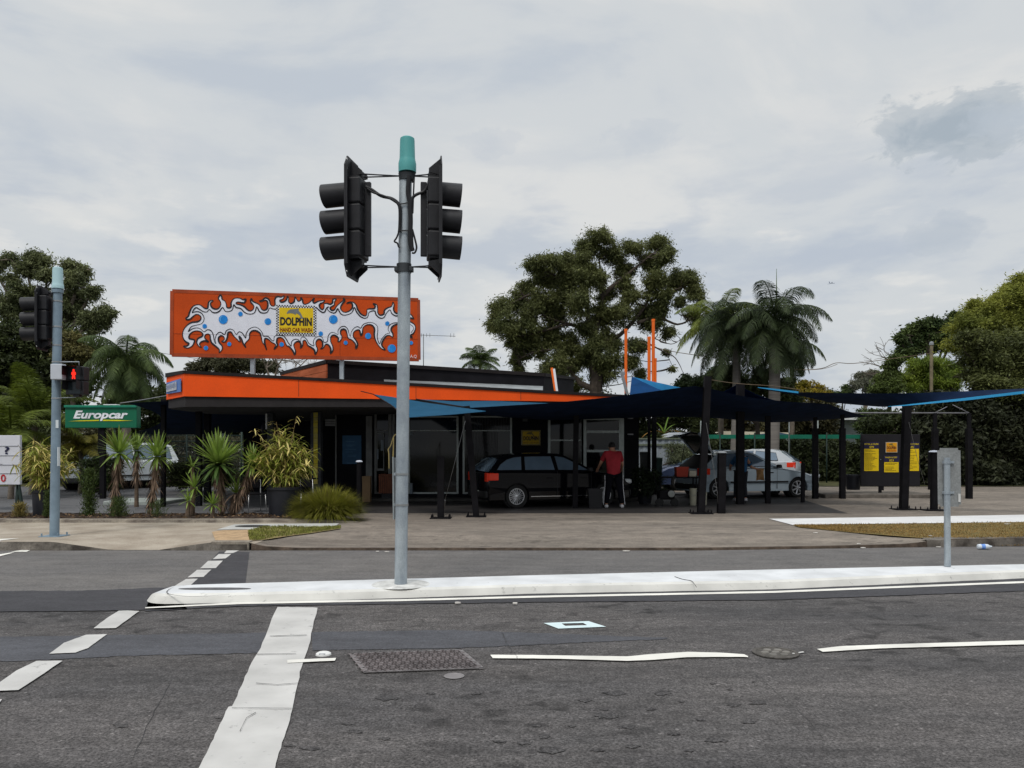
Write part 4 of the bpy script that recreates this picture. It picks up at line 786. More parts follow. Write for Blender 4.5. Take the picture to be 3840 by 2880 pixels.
base = gz(204, 2012, .125); YL = base.y; top = at(217, 1082, YL)
t2 = thing('traffic_signal', 'traffic signal on the far footpath with a lit red pedestrian lamp and pale blue cap', 'traffic signal', base, group='traffic signals')
MB().tube([base, base.lerp(top, .5), top], [.078, .073, .072], n=24).build('pole', GALVG, t2)
mb = MB(); mb.lathe(at(216.5, 1083, YL), [(.098, 0), (.099, .05), (.096, .06), (.086, .10), (.082, .34), (.078, .365), (.055, .378), (0, .38)], 28); mb.build('pole_cap', mat('pale blue plastic cap', (.40, .58, .62), .5, var=.05), t2)
mb = MB(); mb.lathe(at(216.5, 1100, YL), [(.073, 0), (.092, .005), (.095, .06), (.073, .07)], 20); mb.build('collar', GALVG, t2)
bands(t2, base, top, [zat(1130, YL), zat(1226, YL), zat(1295, YL), zat(1358, YL), zat(1494, YL)], .075)
signal_head(t2, at(155, 1195, YL), (-.99, -.05, 0), .33, H=.80, Rv=.118, gap=.262, hb=1.12)
mb = MB(); 
for y in (1100, 1298): mb.tube([at(185, y, YL), at(215, y, YL)], .014, 6)
mb.build('strut', ST, t2)
mb = MB(); mb.box(at(219, 1395, YL-.12), (.205, .14, .27), bev=.012); mb.build('junction_box', mat('pale grey enamel', (.52, .55, .60), .4, var=.04), t2)
ph = MB(); cx = at(281, 1427, YL-.04); ph.box(cx+Vector((0, .08, .125)), (.33, .20, .245), bev=.015); ph.box(cx+Vector((0, .08, -.125)), (.31, .20, .245), bev=.015); ph.box(cx+Vector((.02, .05, -.26)), (.10, .1, .05)); ph = ph.build('pedestrian_head', BLK_P, t2)
for k, z in ((0, .125), (1, -.125)):
    mb = MB(); q = cx+Vector((0, -.02, z)); s_ = .125
    mb.grid([[q+Vector((x, d, zz)) for x, zz in ((-s_, -s_*.3), (-s_, s_*.92), (s_, s_*.92), (s_, -s_*.3))] for d in (0, -.17)], False); mb.grid([[q+Vector((x*.97, d, zz*.97)) for x, zz in ((-s_, -s_*.3), (-s_, s_*.92), (s_, s_*.92), (s_, -s_*.3))] for d in (0, -.17)], False); mb.build('hood', BLK_P, ph)
    MB().box(q+Vector((0, .003, 0)), (.21, .01, .21)).build('lamp_glass', mat('dark lamp glass', (.02, .03, .035), .15), ph)
q = cx+Vector((-.005, -.03, .115)); RED = mat('lit red lamp', (1.0, .03, .015), .5, var=.02, emit=1.1)
mb = MB(); mb.lathe(q+Vector((0, 0, .062)), [(.019, 0), (.019, .008), (0, .008)], 14, M=Matrix.Rotation(R(90), 3, 'X'))
mb.poly([q+Vector((x, 0, z)) for x, z in [(-.014, .042), (.014, .042), (.034, .028), (.040, -.012), (.030, -.018), (.024, -.01), (.024, -.03), (.030, -.09), (.010, -.09), (.0, -.045), (-.010, -.09), (-.030, -.09), (-.024, -.03), (-.024, -.01), (-.030, -.018), (-.040, -.012), (-.034, .028)]], (0, -.006, 0)); mb.build('red_figure', RED, ph)
mb = MB(); mb.tube([at(225, 1357, YL-.05), at(296, 1357, YL), at(296, 1372, YL)], .009, 6); mb.tube([at(215, 1492, YL-.05), at(284, 1490, YL), at(284, 1478, YL)], .008, 6); mb.build('strut', GALV, t2)
mb = MB(); mb.box((base.x, base.y, base.z+.01), (.36, .36, .02), bev=.004)
for a in (45, 135, 225, 315): mb.lathe(base+Vector((.2*math.cos(R(a)), .2*math.sin(R(a)), .02)), [(.016, 0), (.016, .045), (0, .05)], 6)
mb.build('base_plate', GALVG, t2)
mb = MB(); mb.box(at(220, 1712, YL-.09), (.012, .06, .33)); mb.build('push_button', mat('pale sticker', (.60, .66, .68), .5), t2); MB().box(at(214, 1590, YL-.075), (.05, .004, .14), bev=.001).build('sticker', mat('pale sticker', ()), t2)

base = gz(3553, 2124, .104); YR = base.y
s3 = thing('keep_left_sign', 'narrow grey sign seen from behind on a short galvanised post on the island', 'road sign', base)
MB().tube([base, at(3551, 1716, YR)], [.041, .0375], n=20).build('post', GALV, s3)
M_ = Matrix.Rotation(R(-9), 3, 'Z')@Matrix.Rotation(R(-2), 3, 'X'); c_ = at(3560, 1790, YR+.055); mb = MB(); bm = bmesh.new(); bmesh.ops.create_cube(bm, size=1)
for v in bm.verts: v.co = Vector((v.co.x*.285, v.co.y*.006, v.co.z*.775))
bmesh.ops.bevel(bm, geom=[e for e in bm.edges if abs(e.verts[0].co.x-e.verts[1].co.x) < .01 and abs(e.verts[0].co.z-e.verts[1].co.z) < .01], offset=.03, segments=5, affect='EDGES')
mb.addbm(bm, lambda p: c_+M_@Vector((p.x, p.y+.35*p.x*p.x, p.z))); mb.build('plate', mat('weathered sign back', (.235, .245, .245), .6, metal=.1, var=.12, vscale=7, fine=.15), s3)
for y in (1733, 1847):
    mb = MB(); mb.lathe(at(3551, y, YR)-Vector((0, 0, .02)), [(.036, 0), (.046, 0), (.046, .04), (.036, .04)], 18); mb.box(at(3556, y, YR+.035), (.15, .02, .03)); mb.build('clamp', GALV, s3)
MB().box(c_+M_@Vector((.118, -.008, -.27)), (.028, .003, .11), M=M_).build('sticker', mat('white sticker', (.6, .6, .58), .5), s3)

# ------------------------------------------------------------------ shade sails and their posts
NAVY = mat('navy shade cloth', (.008, .018, .048), .95, var=.25, vscale=3, trans=.10, spec=.1)
NAVY2 = mat('worn navy shade cloth', (.012, .028, .075), .95, var=.2, vscale=3, trans=.35, spec=.1)
SKYB = mat('sky blue shade cloth', (.035, .150, .27), .9, var=.08, vscale=3, trans=.5, fine=.04, spec=.15)
DEEPB = mat('deep blue shade cloth', (.006, .075, .24), .9, var=.12, vscale=3, trans=.5)
CYAN = mat('lit blue hem', (.035, .32, .62), .7, var=.06, trans=.3)  # lit strips along the dark sail, the light put into this blue
def sail(name, near, far, m, label, sag=.12, n=10, bulge=0):
    def res(P):
        L_ = [0]
        for a, b_ in zip(P[:-1], P[1:]): L_.append(L_[-1]+math.hypot(b_[0]-a[0], b_[1]-a[1])+.01)
        t_ = np.linspace(0, L_[-1], 25); return [at(*[float(np.interp(q, L_, [p[k] for p in P])) for k in range(3)]) for q in t_]
    a, b_ = res(near), res(far); rows = []
    for i in range(n+1):
        t_ = i/n; row = []
        for j, (p, q) in enumerate(zip(a, b_)):
            v = p.lerp(q, t_); u = j/24; v.z -= sag*4*t_*(1-t_)*min(1, 4*u*(1-u)+.3)
            if bulge: v.x += bulge*4*t_*(1-t_)*max(0, 1-u*3)
            row.append(v)
        rows.append(row)
    mb = MB(); mb.grid(rows); mb.grid([[v+Vector((0, 0, -.006)) for v in r_] for r_ in rows])
    o = mb.build(name, m); return tag(o, label, 'shade sail', 'shade sails over the forecourt')
def hem(o, pts, m=TRIM, r_=.012):
    o2 = MB().tube(catmull([at(*p) for p in pts], 4, False), r_, 6).build('hem', m); o2.parent = o
sA = sail('shade_sail', [(1399, 1478, 18.9), (1480, 1490, 18.8), (1600, 1510, 18.5), (1740, 1530, 18.1), (1822, 1541, 17.9)], [(1401, 1479, 18.9), (1470, 1522, 17.9), (1520, 1566, 17.0), (1700, 1554, 17.4), (1822, 1542, 17.9)], SKYB, 'small light blue triangular sail just right of the tall signal pole', .03)
hem(sA, [(1399, 1478, 18.9), (1470, 1522, 17.9), (1520, 1566, 17.0)]); MB().tube([at(1353, 1467, 18.95), at(1399, 1478, 18.9)], .012, 6).build('rope', TRIM).parent = sA
sB = sail('shade_sail', [(1560, 1496, 19.2), (1700, 1505, 19.4), (1850, 1503, 20), (2062, 1512, 20.2)], [(1562, 1497, 19.2), (1660, 1513, 18.8), (1762, 1529, 18.35), (2062, 1513, 18.6)], SKYB, 'light blue sail stretched along the fascia, left of the dark sail', .03)
hem(sB, [(1560, 1496, 19.2), (1660, 1513, 18.8), (1762, 1529, 18.3)])
sail('shade_sail', [(1761, 1530, 18.3), (1900, 1521, 18.4), (2062, 1512, 18.6), (2300, 1488, 18.8), (2450, 1468, 19), (2560, 1452, 19.1), (2610, 1447, 19.2), (2700, 1465, 19.4), (2800, 1490, 20), (2950, 1506, 21), (3110, 1515, 22)],
     [(1763, 1533, 18.35), (1850, 1554, 22), (2060, 1564, 24), (2300, 1561, 25), (2450, 1559, 25), (2600, 1561, 25.5), (2700, 1568, 26), (2900, 1582, 27), (3040, 1577, 27), (3275, 1560, 26)], NAVY, 'very wide dark navy sail covering the black wagon and the silver hatchback', .22, 14)
sail('shade_sail', [(2842, 1454, 20), (2994, 1471, 20.2), (3221, 1475, 20.0), (3402, 1475, 19.5), (3619, 1467, 19), (3840, 1457, 18.5), (4100, 1445, 18)],
     [(2850, 1455, 20.1), (3000, 1482, 21.5), (3105, 1508, 22), (3308, 1526, 21.5), (3395, 1519, 19.8), (3840, 1470, 17.6), (4100, 1450, 17)], NAVY, 'long dark sail running out of the picture on the right', .05)
mb = MB(); mb.grid([[at(3330, 1524, 19.7), at(3391, 1518, 19.55), at(3619, 1492, 18.3), at(3840, 1466, 17.4), at(4100, 1437, 16.5)], [at(3330, 1525, 19.7), at(3391, 1522, 19.5), at(3619, 1502, 18.3), at(3840, 1476, 17.4), at(4100, 1449, 16.5)]]); tag(mb.build('lit_sail_edge', CYAN), 'lit blue sail hem rising from the dark post to the right edge', 'shade sail', 'shade sails over the forecourt')
mb = MB(); mb.grid([[at(2842, 1452, 19.9), at(2900, 1457, 19.95), at(2994, 1468, 20)], [at(2842, 1454, 19.9), at(2900, 1463, 19.95), at(2994, 1475, 20)]]); tag(mb.build('lit_sail_edge', CYAN), 'thin lit blue sail hem in front of the grey palm trunk', 'shade sail', 'shade sails over the forecourt')
sail('shade_sail', [(2715, 1468, 23), (2740, 1455, 23), (2767, 1439, 23), (2800, 1462, 23), (2850, 1485, 23), (2930, 1508, 23)], [(2715, 1530, 26), (2740, 1530, 26), (2767, 1530, 26), (2800, 1530, 26), (2850, 1530, 26), (2930, 1530, 26)], NAVY2, 'dark blue sail behind with its peak on the second post', .02)
sG = sail('shade_sail', [(2369, 1413, 26), (2400, 1421, 25.5), (2459, 1434, 25.2), (2560, 1456, 25)], [(2361, 1484, 24.2), (2400, 1488, 24.2), (2459, 1490, 24.2), (2565, 1490, 24.2)], DEEPB, 'steep bright blue sail standing up behind the orange poles', .03)
mb = MB(); mb.grid([[at(2372, 1413, 24.1), at(2459, 1433, 24), at(2565, 1456, 24)], [at(2378, 1416, 24.05), at(2462, 1456, 24), at(2500, 1470, 24)]]); mb.build('lit_flap', mat('lit blue cloth', (.02, .20, .44), .8)).parent = sG  # brighter top of the steep sail, light painted as paler cloth
sail('shade_sail', [(478, 1511, 20.8), (610, 1505, 20.6), (800, 1515, 21), (1005, 1520, 21.5)], [(475, 1627, 27.5), (610, 1630, 27.5), (800, 1628, 27.5), (975, 1614, 27.5)], NAVY, 'dark navy sail hanging left of the canopy above the yuccas', .0, 12, bulge=1.05)
PB = mat('black painted steel', (.007, .0065, .008), .7, var=.3, vscale=4, spec=.10)
def post(top_, bot, wpx, label, plate=False, cap=None, m=PB, Y=None, round_=False, grp='posts holding up the shade sails', name='shade_post', cat='post'):
    b_ = gp(*bot) if Y is None else Vector(((bot[0]-CX)/F*Y, Y, zg(Y))); Y = b_.y; t_ = at(top_[0], top_[1], Y); r_ = wpx/2*Y/F
    g = thing(name, label, cat, b_, group=grp); mb = MB(); mb.tube([b_, t_], r_, n=16, square=not round_) ; mb.build('shaft', m, g)
    if plate:
        mb = MB(); mb.box(b_+Vector((0, 0, .012)), (r_*6.5, r_*5, .024), bev=.004)
        for a in (-1, 1):
            for c in (-1, 1): mb.lathe(b_+Vector((a*r_*2.7, c*r_*1.9, .02)), [(.018, 0), (.018, .04), (0, .09)], 6)
        mb.build('base_plate', m, g)
    if cap: mb = MB(); mb.lathe(t_, [(r_*1.35, 0), (r_*1.4, .015), (r_*1.0, .04), (0, .05)], 16); mb.build('cap', cap, g)
    return g, b_, t_
g, b_, t_ = post((1750, 1523), (1786, 1938), 23, 'leaning black sail post between the two big windows and the wagon', True)
WIRE = mat('steel wire', (.20, .20, .20), .4, metal=.5)
MB().tube([at(1745, 1578, b_.y-.1), at(1669, 1875, b_.y-.3)], .006, 6).build('guy_wire', WIRE, g); MB().tube([at(1669, 1875, b_.y-.3), gp(1663, 1932)], .016, 8).build('turnbuckle', WIRE, g)
post((2162, 1483), (2156, 1906), 19, 'black sail post standing in front of the wagon bonnet')
g, b_, t_ = post((2654, 1412), (2628, 1926), 25, 'tallest black sail post, in front of the raised tailgate', True); MB().tube([at(2648, 1585, b_.y-.15), at(2672, 1725, b_.y-.2), at(2690, 1850, b_.y-.25), gp(2694, 1922)], .005, 6).build('guy_wire', WIRE, g)
post((2776, 1438), (2775, 1891), 26, 'thick black sail post hiding the person in the blue shirt')
post((2879, 1560), (2879, 1888), 17, 'slim black post in front of the silver hatchback front door')
g, b_, t_ = post((3401, 1518), (3388, 1911), 25, 'black sail post in front of the price board', True); MB().tube([at(3408, 1583, b_.y-.1), at(3440, 1720, b_.y), at(3468, 1815, b_.y+.4)], .005, 6).build('guy_wire', WIRE, g)
post((614, 1497), (612, 1800), 15, 'thin black post under the left corner of the canopy', Y=21.2)
post((377, 1600), (377, 1790), 13, 'dark post behind the left yucca', Y=26)
# bollards
WC = mat('white cap', (.62, .66, .75), .3)
post((1653, 1711), (1653, 1944), 24, 'square black bollard nearest the leaning post', True, grp='black bollards along the forecourt edge', name='bollard', cat='bollard')
post((1347, 1733), (1346, 1925), 19, 'round black bollard with white cap behind the grass clump', cap=WC, round_=True, grp='black bollards along the forecourt edge', name='bollard', cat='bollard')
post((2707, 1699), (2704, 1925), 27, 'wide grey capped bollard in front of the hatchback rear wheel', cap=mat('grey cap', (.3, .32, .34), .4), grp='black bollards along the forecourt edge', name='bollard', cat='bollard')
post((3012, 1736), (3010, 1884), 12, 'thin short bollard in front of the hatchback front wheel', grp='black bollards along the forecourt edge', name='bollard', cat='bollard')
post((3503, 1696), (3502, 1914), 27, 'thick black bollard with white cap left of the grey road sign', True, cap=WC, round_=True, grp='black bollards along the forecourt edge', name='bollard', cat='bollard')
post((3490, 1690), (3490, 1836), 14, 'dark bollard half hidden behind the white capped bollard', grp='black bollards along the forecourt edge', name='bollard', cat='bollard')
post((3300, 1724), (3300, 1850), 9, 'thin black stake with pale top in front of the price board', cap=mat('grey cap', ()), grp='black bollards along the forecourt edge', name='bollard', cat='bollard')
# steel portal frame at the right
fr = thing('portal_frame', 'low black steel portal frame with diagonal braces right of the price board', 'frame', gp(3400, 1868)); YFm = 24.2; BAR = mat('grey steel tube', (.16, .16, .17), .45, metal=.3)
MB().tube([at(2920, 1548, YFm), at(3633, 1549, YFm)], .022, 8).build('beam', BAR, fr)
for x, yb in ((3057, 0), (3159, 0), (3506, 0), (3634, 0)):
    mb = MB(); mb.tube([Vector((wx(x, YFm), YFm, zg(YFm))), Vector((wx(x, YFm), YFm, zat(1606, YFm)))], .075, square=True); mb.tube([Vector((wx(x, YFm), YFm, zat(1606, YFm))), Vector((wx(x, YFm), YFm, zat(1549, YFm)))], .045, square=True); mb.build('leg', PB, fr)
for a, b_ in (((3506, 1548), (3552, 1525)), ((3572, 1518), (3633, 1548)), ((3143, 1535), (3162, 1549))): MB().tube([at(*a, YFm), at(*b_, YFm)], .014, 6).build('brace', BAR, fr)
# orange poles
OP = mat('orange pole paint', (.80, .14, .01), .5, var=.08)
for x0, yt, w_, lb, yo in ((2347, 1236, 11, 'lone slim orange pole left of the blue sail', 1475), (2450, 1199, 12, 'tallest orange pole of the cluster beside the gum tree', 1498), (2434, 1265, 12, 'second orange pole standing at the left of the cluster', 1498), (2458, 1346, 9, 'shortest orange pole at the right of the cluster', 1498)):
    Y = 26.0; g = thing('orange_pole', lb, 'pole', (wx(x0, Y), Y, zg(Y)), group='tall orange poles'); x = wx(x0, Y); r_ = w_/2*Y/F
    mb = MB(); mb.tube([Vector((x, Y, zat(yo, Y))), Vector((x-.0, Y, zat(yt, Y)))], r_, 12); mb.lathe((x, Y, zat(yt, Y)), [(r_*1.15, -.06), (r_*1.15, .02), (0, .03)], 12); mb.build('upper_pole', OP, g)
    MB().tube([Vector((x, Y, zg(Y))), Vector((x, Y, zat(yo, Y)))], r_*.98, 12).build('lower_pole', PB, g)
g = thing('orange_pole', 'leaning pole half orange half white above the orange fascia', 'pole', at(2080, 1463, 23), group='tall orange poles')
MB().tube([at(2083, 1470, 23), at(2069, 1379, 23)], .035, square=True).build('orange_side', OP, g); MB().tube([at(2089, 1470, 22.99), at(2077, 1383, 22.99)], .032, square=True).build('white_side', WHITE, g)
g = thing('roof_bracket', 'grey bent steel bracket at the left corner of the bright blue sail', 'bracket', at(2350, 1470, 24.5)); mb = MB(); mb.tube([at(2328, 1400, 24.5), at(2343, 1401, 24.5)], .045, square=True); mb.tube([at(2333, 1403, 24.5), at(2352, 1478, 24.5)], .04, square=True); mb.build('arm', mat('weathered grey steel', (.22, .23, .24), .6), g); MB().tube([at(2333, 1410, 24.5), at(2255, 1470, 24)], .008, 5).build('wire', WIRE, g)
# hanging rope
mb = MB(); mb.tube(catmull([at(*p) for p in ((1485, 1628, 18), (1475, 1640, 18), (1465, 1672, 18), (1456, 1685, 18), (1458, 1700, 18), (1459, 1757, 18))], 4, False), .012, 6); mb.tube(catmull([at(*p) for p in ((1476, 1640, 18), (1475, 1690, 18), (1473, 1735, 18))], 4, False), .014, 6); single('rope', mb, mat('yellow rope', (.30, .24, .10), .9, var=.2), 'yellowish rope hanging from the small blue sail beside the signal pole', 'rope')

# ------------------------------------------------------------------ price board, rental sign, letter board
YB = 26.6; pb = thing('price_board', 'wide black board with yellow price panels on thin legs', 'price board', (wx(3340, YB), YB, zg(YB)))
MB().box((wx(3340, YB), YB+.04, (zat(1629, YB)+zat(1823, YB))/2), (wx(3451, YB)-wx(3230, YB), .08, zat(1629, YB)-zat(1823, YB)), bev=.01).build('board', mat('matt black board', (.008, .007, .010), .7, var=.2), pb)
for x in (3302, 3311): MB().tube([Vector((wx(x, YB), YB+.04, zg(YB)+.1)), Vector((wx(x, YB), YB+.04, zat(1820, YB)))], .035, square=True).build('leg', PB, pb)
NB = mat('navy heading', (.012, .010, .045), .6, var=.1); YT = mat('yellow lettering', (.62, .46, .01), .6); PT = mat('brown small print', (.20, .13, .003), .7)
def pane(x0, y0, x1, y1, Y, m, nm, n_lines=0, seed=0):
    mb = MB(); mb.poly([Vector((wx(x, Y), Y, zat(y, Y))) for x, y in ((x0, y0), (x1, y0), (x1, y1), (x0, y1))], (0, .01, 0)); o = mb.build(nm, m, pb)
    if n_lines:
        mb = MB(); r_ = random.Random(seed); h_ = (y1-y0)/(n_lines+1.4)
        for k in range(n_lines):
            if k in (2,) : continue
            x = x0+4
            end = x0+(x1-x0)*r_.uniform(.45, .93)
            while x < end:
                l_ = r_.uniform(2, 6); y = y0+h_*(k+1)
                mb.poly([Vector((wx(a, Y-.004), Y-.004, zat(b_, Y-.004))) for a, b_ in ((x, y-1), (min(x+l_, end), y-1), (min(x+l_, end), y+.9), (x, y+.9))], (0, .002, 0)); x += l_+1.2
        mb.build('small_print', PT, o, weld=False)
    return o
def ptext(s, x, y, hpx, wpx, Y=YB-.02, m=YT):
    mb = MB(); text_mb(mb, s, Vector((wx(x, Y), Y, zat(y, Y))), Vector((1, 0, 0)), Vector((0, 0, 1)), hpx*Y/F, wpx*Y/F, bold=.02); mb.build('heading_text', m, pb, weld=False)
pane(3240, 1657, 3297, 1682.5, YB-.012, NB, 'heading_panel'); pane(3241, 1683, 3295, 1766, YB-.012, YEL, 'price_panel', 17, 1); ptext('DETAIL & POLISH', 3268, 1668, 6, 52); ptext('$99', 3269, 1680, 8, 17)
pane(3314, 1708, 3371, 1732.5, YB-.012, NB, 'heading_panel'); pane(3316, 1733, 3370, 1771, YB-.012, YEL, 'price_panel', 7, 2); ptext('WASH & DRY', 3342, 1718, 6, 46); ptext('$23', 3343, 1730, 8, 17)
pane(3390, 1657, 3447, 1682.5, YB-.012, NB, 'heading_panel'); pane(3392, 1683, 3446, 1766, YB-.012, YEL, 'price_panel', 12, 3); ptext('SUPER WASH', 3420, 1668, 6, 50); ptext('$45', 3418, 1680, 8, 17)
logo(lambda x, y, o: Vector((wx(x, YB), YB-.005-o, zat(y, YB))), 3320, 1658, 3364, 1697, 0, pb, False, mats=(mat('amber sign face', (.66, .30, .005), .5), mat('dark red lettering', (.12, .02, .005), .6), mat('dolphin brown', ()), mat('red lettering', (.45, .07, .01), .6), mat('pale sign edge', (.40, .38, .32), .6)))

YE = 24.0; eg = thing('rental_sign', 'green box sign with white slanted lettering over a yellow line, on a dark post', 'sign', (wx(377, YE), YE, zg(YE))); GRN = mat('green sign face', (.004, .13, .065), .45, var=.05)
x0, x1 = wx(243, YE), wx(512, YE); z0, z1 = zat(1604, YE), zat(1519, YE)
MB().box(((x0+x1)/2, YE+.14, (z0+z1)/2), (x1-x0, .26, z1-z0), bev=.01).build('sign_box', GRN, eg)
MB().box(((x0+x1)/2, YE-.015, z1-.04), (x1-x0+.02, .05, .07), bev=.006).build('top_rail', mat('light green rail', (.01, .20, .12), .45), eg)
ax_ = dict(right=Vector((1, 0, 0)), up=Vector((0, 0, 1)))
mb = MB(); text_mb(mb, 'Europcar', Vector((wx(377.5, YE), YE-.005, zat(1568, YE))), height=29*YE/F, width=205*YE/F, shear=.28, bold=.035, **ax_); mb.build('lettering', mat('white lettering', (.78, .80, .84), .4), eg, weld=False)
mb = MB(); 
mb.poly([Vector((wx(x, YE), YE-.004, zat(y, YE))) for x, y in ((257, 1579.5), (300, 1576.5), (372, 1574), (370, 1578.5), (320, 1579.5))], (0, .003, 0)); mb.poly([Vector((wx(x, YE), YE-.004, zat(y, YE))) for x, y in ((387, 1573.8), (440, 1574.5), (500, 1577.5), (440, 1579), (385, 1578.5))], (0, .003, 0)); mb.build('yellow_line', mat('yellow line', (.66, .62, .01), .5), eg)
MB().tube([Vector((wx(377, YE), YE+.14, zg(YE))), Vector((wx(377, YE), YE+.14, z0))], .07, square=True).build('post', PB, eg)
MB().box((wx(410, YE), YE+.14, z1+.012), (.42, .2, .03), bev=.01).build('top_lamp', WHITE, eg)

base = gp(66, 1918); YM = base.y; mbd = thing('letter_board', 'white changeable letter board on black legs cut off by the left edge', 'sign', base); WB = mat('white letter board', (.62, .63, .68), .5, var=.04)
def m3(x, y, o=0): return Vector((wx(x, YM), YM-o, zat(y, YM)))
xa, xb = -260, 74; MB().box((wx((xa+xb)/2, YM), YM+.05, zat(1725, YM)), (wx(xb, YM)-wx(xa, YM), .09, zat(1633, YM)-zat(1818, YM)), bev=.01).build('panel', WB, mbd)
mb = MB()
for y in (1672, 1708, 1743, 1775): mb.tube([m3(xa+8, y, .004), m3(68, y, .004)], .008, 5)
mb.build('letter_rail', mat('grey rail', (.40, .41, .45), .5), mbd)
for s, x, y, m_ in (('?', 27, 1702, mat('navy letter', (.01, .012, .05), .5)), ('-', 2, 1743, INK), ('0', 13, 1806, mat('red letter', (.45, .01, .015), .5)), ('A', -30, 1702, INK)):
    if x < 0: continue
    mb = MB(); text_mb(mb, s, m3(x, y, .01), height=(28 if s != '-' else 8)*YM/F, width=(19 if s != '-' else 16)*YM/F, bold=.015, **ax_)
    mb.build('letter', m_, mbd, weld=False)
for x0, x1 in ((62, 58), (64, 81), (-200, -205), (-200, -190)): MB().tube([m3(x0, 1812, -.05), Vector((wx(x1, YM), YM+.05, zg(YM)))], .03, square=True).build('leg', mat('dark green steel', (.02, .035, .03), .6), mbd)

# ------------------------------------------------------------------ things behind
def slab(name, px0, py0, px1, py1, Y, dep, m, label, cat, py0b=None, group=None):
    """wall or fence between two picture columns, standing on the ground"""
    x0, x1 = wx(px0, Y), wx(px1, Y); g = thing(name, label, cat, ((x0+x1)/2, Y, zg(Y)), group=group); z1 = zat(py0, Y); zb = zg(Y)-.02 if py1 is None else zat(py1, Y)
    MB().box(((x0+x1)/2, Y+dep/2, (zb+z1)/2), (x1-x0, dep, z1-zb)).build('panel' if cat != 'house' else 'wall', m, g); return g
WF = mat('pale steel fence', (.24, .27, .30), .6, var=.12, vscale=2)
g = thing('steel_fence', 'pale grey sheet steel fence behind the poles, left of the raised tailgate', 'fence', (wx(2480, 31), 31, .3)); Y = 31; mb = MB(); x0 = wx(2390, Y); n = 46; ww = (wx(2660, Y)-x0)/n
mb.grid([[Vector((x0+k*ww, Y+(.03 if (k//2) % 2 else 0), z)) for k in range(n+1)] for z in (.2, zat(1646, Y))], False); mb.build('sheeting', WF, g)
mb = MB(); mb.box((wx(2525, Y), Y-.03, zat(1668, Y)), (wx(2660, Y)-x0, .05, .07)); mb.box((wx(2525, Y), Y-.01, zat(1645, Y)), (wx(2660, Y)-x0, .07, .05)); mb.build('rail', mat('olive rail', (.12, .14, .10), .7), g)
# long dark timber/mesh fence on the left
g = thing('mesh_fence', 'dark wire mesh fence with rails behind the garden on the left', 'fence', (wx(700, 31), 31, .3)); GF = mat('dark green fence', (.015, .03, .025), .6)
for y in (1633, 1655, 1675, 1712, 1767): MB().tube([at(430, y, 31), at(965, y, 31)], .02, 6).build('rail', GF, g)
for x in (430, 560, 700, 836, 906, 960): MB().tube([Vector((wx(x, 31), 31, .2)), at(x, 1610, 31)], .04, 6).build('post', GF, g)
mb = MB()
for k in range(60): x = 430+k*9; mb.tube([at(x, 1635, 31), at(x, 1767, 31)], .004, 3, caps=False)
for k in range(26): mb.tube([at(430, 1637+k*5, 31), at(960, 1637+k*5, 31)], .003, 3, caps=False)
mb.build('wire_mesh', mat('wire', (.08, .09, .08), .6), g)
def boards(g, px0, px1, py0, py1, Y, n, m, nm='weatherboards'):
    mb = MB(); h_ = (py1-py0)/n
    for k in range(n):
        a, b_ = py0+k*h_, py0+(k+1)*h_; mb.add([Vector((wx(px0, Y), Y, zat(a, Y))), Vector((wx(px1, Y), Y, zat(a, Y))), Vector((wx(px1, Y), Y-.05, zat(b_, Y))), Vector((wx(px0, Y), Y-.05, zat(b_, Y)))], [(0, 1, 2, 3)])
        mb.add([Vector((wx(px0, Y), Y-.05, zat(b_, Y))), Vector((wx(px1, Y), Y-.05, zat(b_, Y))), Vector((wx(px1, Y), Y, zat(b_+.01, Y))), Vector((wx(px0, Y), Y, zat(b_+.01, Y)))], [(0, 1, 2, 3)])
    mb.build(nm, m, g)
g = slab('white_house', 870, 1560, 1060, None, 40, 6, mat('white house paint', (.5, .52, .5), .7), 'white weatherboard house behind the potted bamboo', 'house'); boards(g, 868, 1062, 1556, 1760, 39.98, 17, mat('white boards', (.55, .57, .55), .7)); MB().box((wx(965, 40), 42, zat(1545, 40)), (4.2, 6, .3), bev=.05).build('roof', mat('grey roof', (.25, .26, .26), .6), g)
g = slab('white_house', 345, 1600, 560, None, 46, 6, mat('cream house paint', (.36, .36, .33), .7), 'pale house partly seen below the green rental sign', 'house'); boards(g, 343, 562, 1598, 1700, 45.9, 9, mat('cream boards', (.42, .42, .40), .7)); MB().box((wx(450, 46), 48, zat(1590, 46)), (5, 6, .3), bev=.05).build('roof', mat('grey roof', ()), g)
for x in (470, 500): MB().box((wx(x, 46), 45.85, zat(1640, 46)), (.3, .1, 1)).build('window', GLASS, g)
g = slab('green_shed', 395, 1650, 440, None, 33, 1, mat('green paint', (.004, .20, .09), .6), 'bright green panel behind the white four wheel drive', 'panel')
g = slab('green_shed', 925, 1693, 972, None, 30, .4, mat('green paint', ()), 'bright green panel beside the potted bamboo', 'panel')
g = thing('weatherboard_house', 'pale grey weatherboard house under a thin white roof, left of the price board', 'house', (wx(3210, 52), 52, .8)); HB = mat('grey green boards', (.30, .34, .35), .7, var=.1)
MB().box((wx(3215, 52), 55.06, 2.0), (wx(3330, 52)-wx(3130, 52), 6, 4.2)).build('wall', HB, g); boards(g, 3130, 3330, 1578, 1640, 52, 8, HB); mb = MB(); mb.grid([[at(3060, 1568, 51), at(3380, 1556, 51)], [at(3090, 1556, 55), at(3380, 1535, 57)]], False); mb.box(((wx(3060, 51)+wx(3380, 51))/2, 51, zat(1569, 51)), (wx(3380, 51)-wx(3060, 51), .1, .18)); mb.build('roof', mat('white roof', (.65, .67, .68), .6), g)
MB().box((wx(3254, 52), 51.9, zat(1606, 52)), (.16, .06, 1.1)).build('downpipe', mat('grey downpipe', (.13, .15, .16), .6), g)
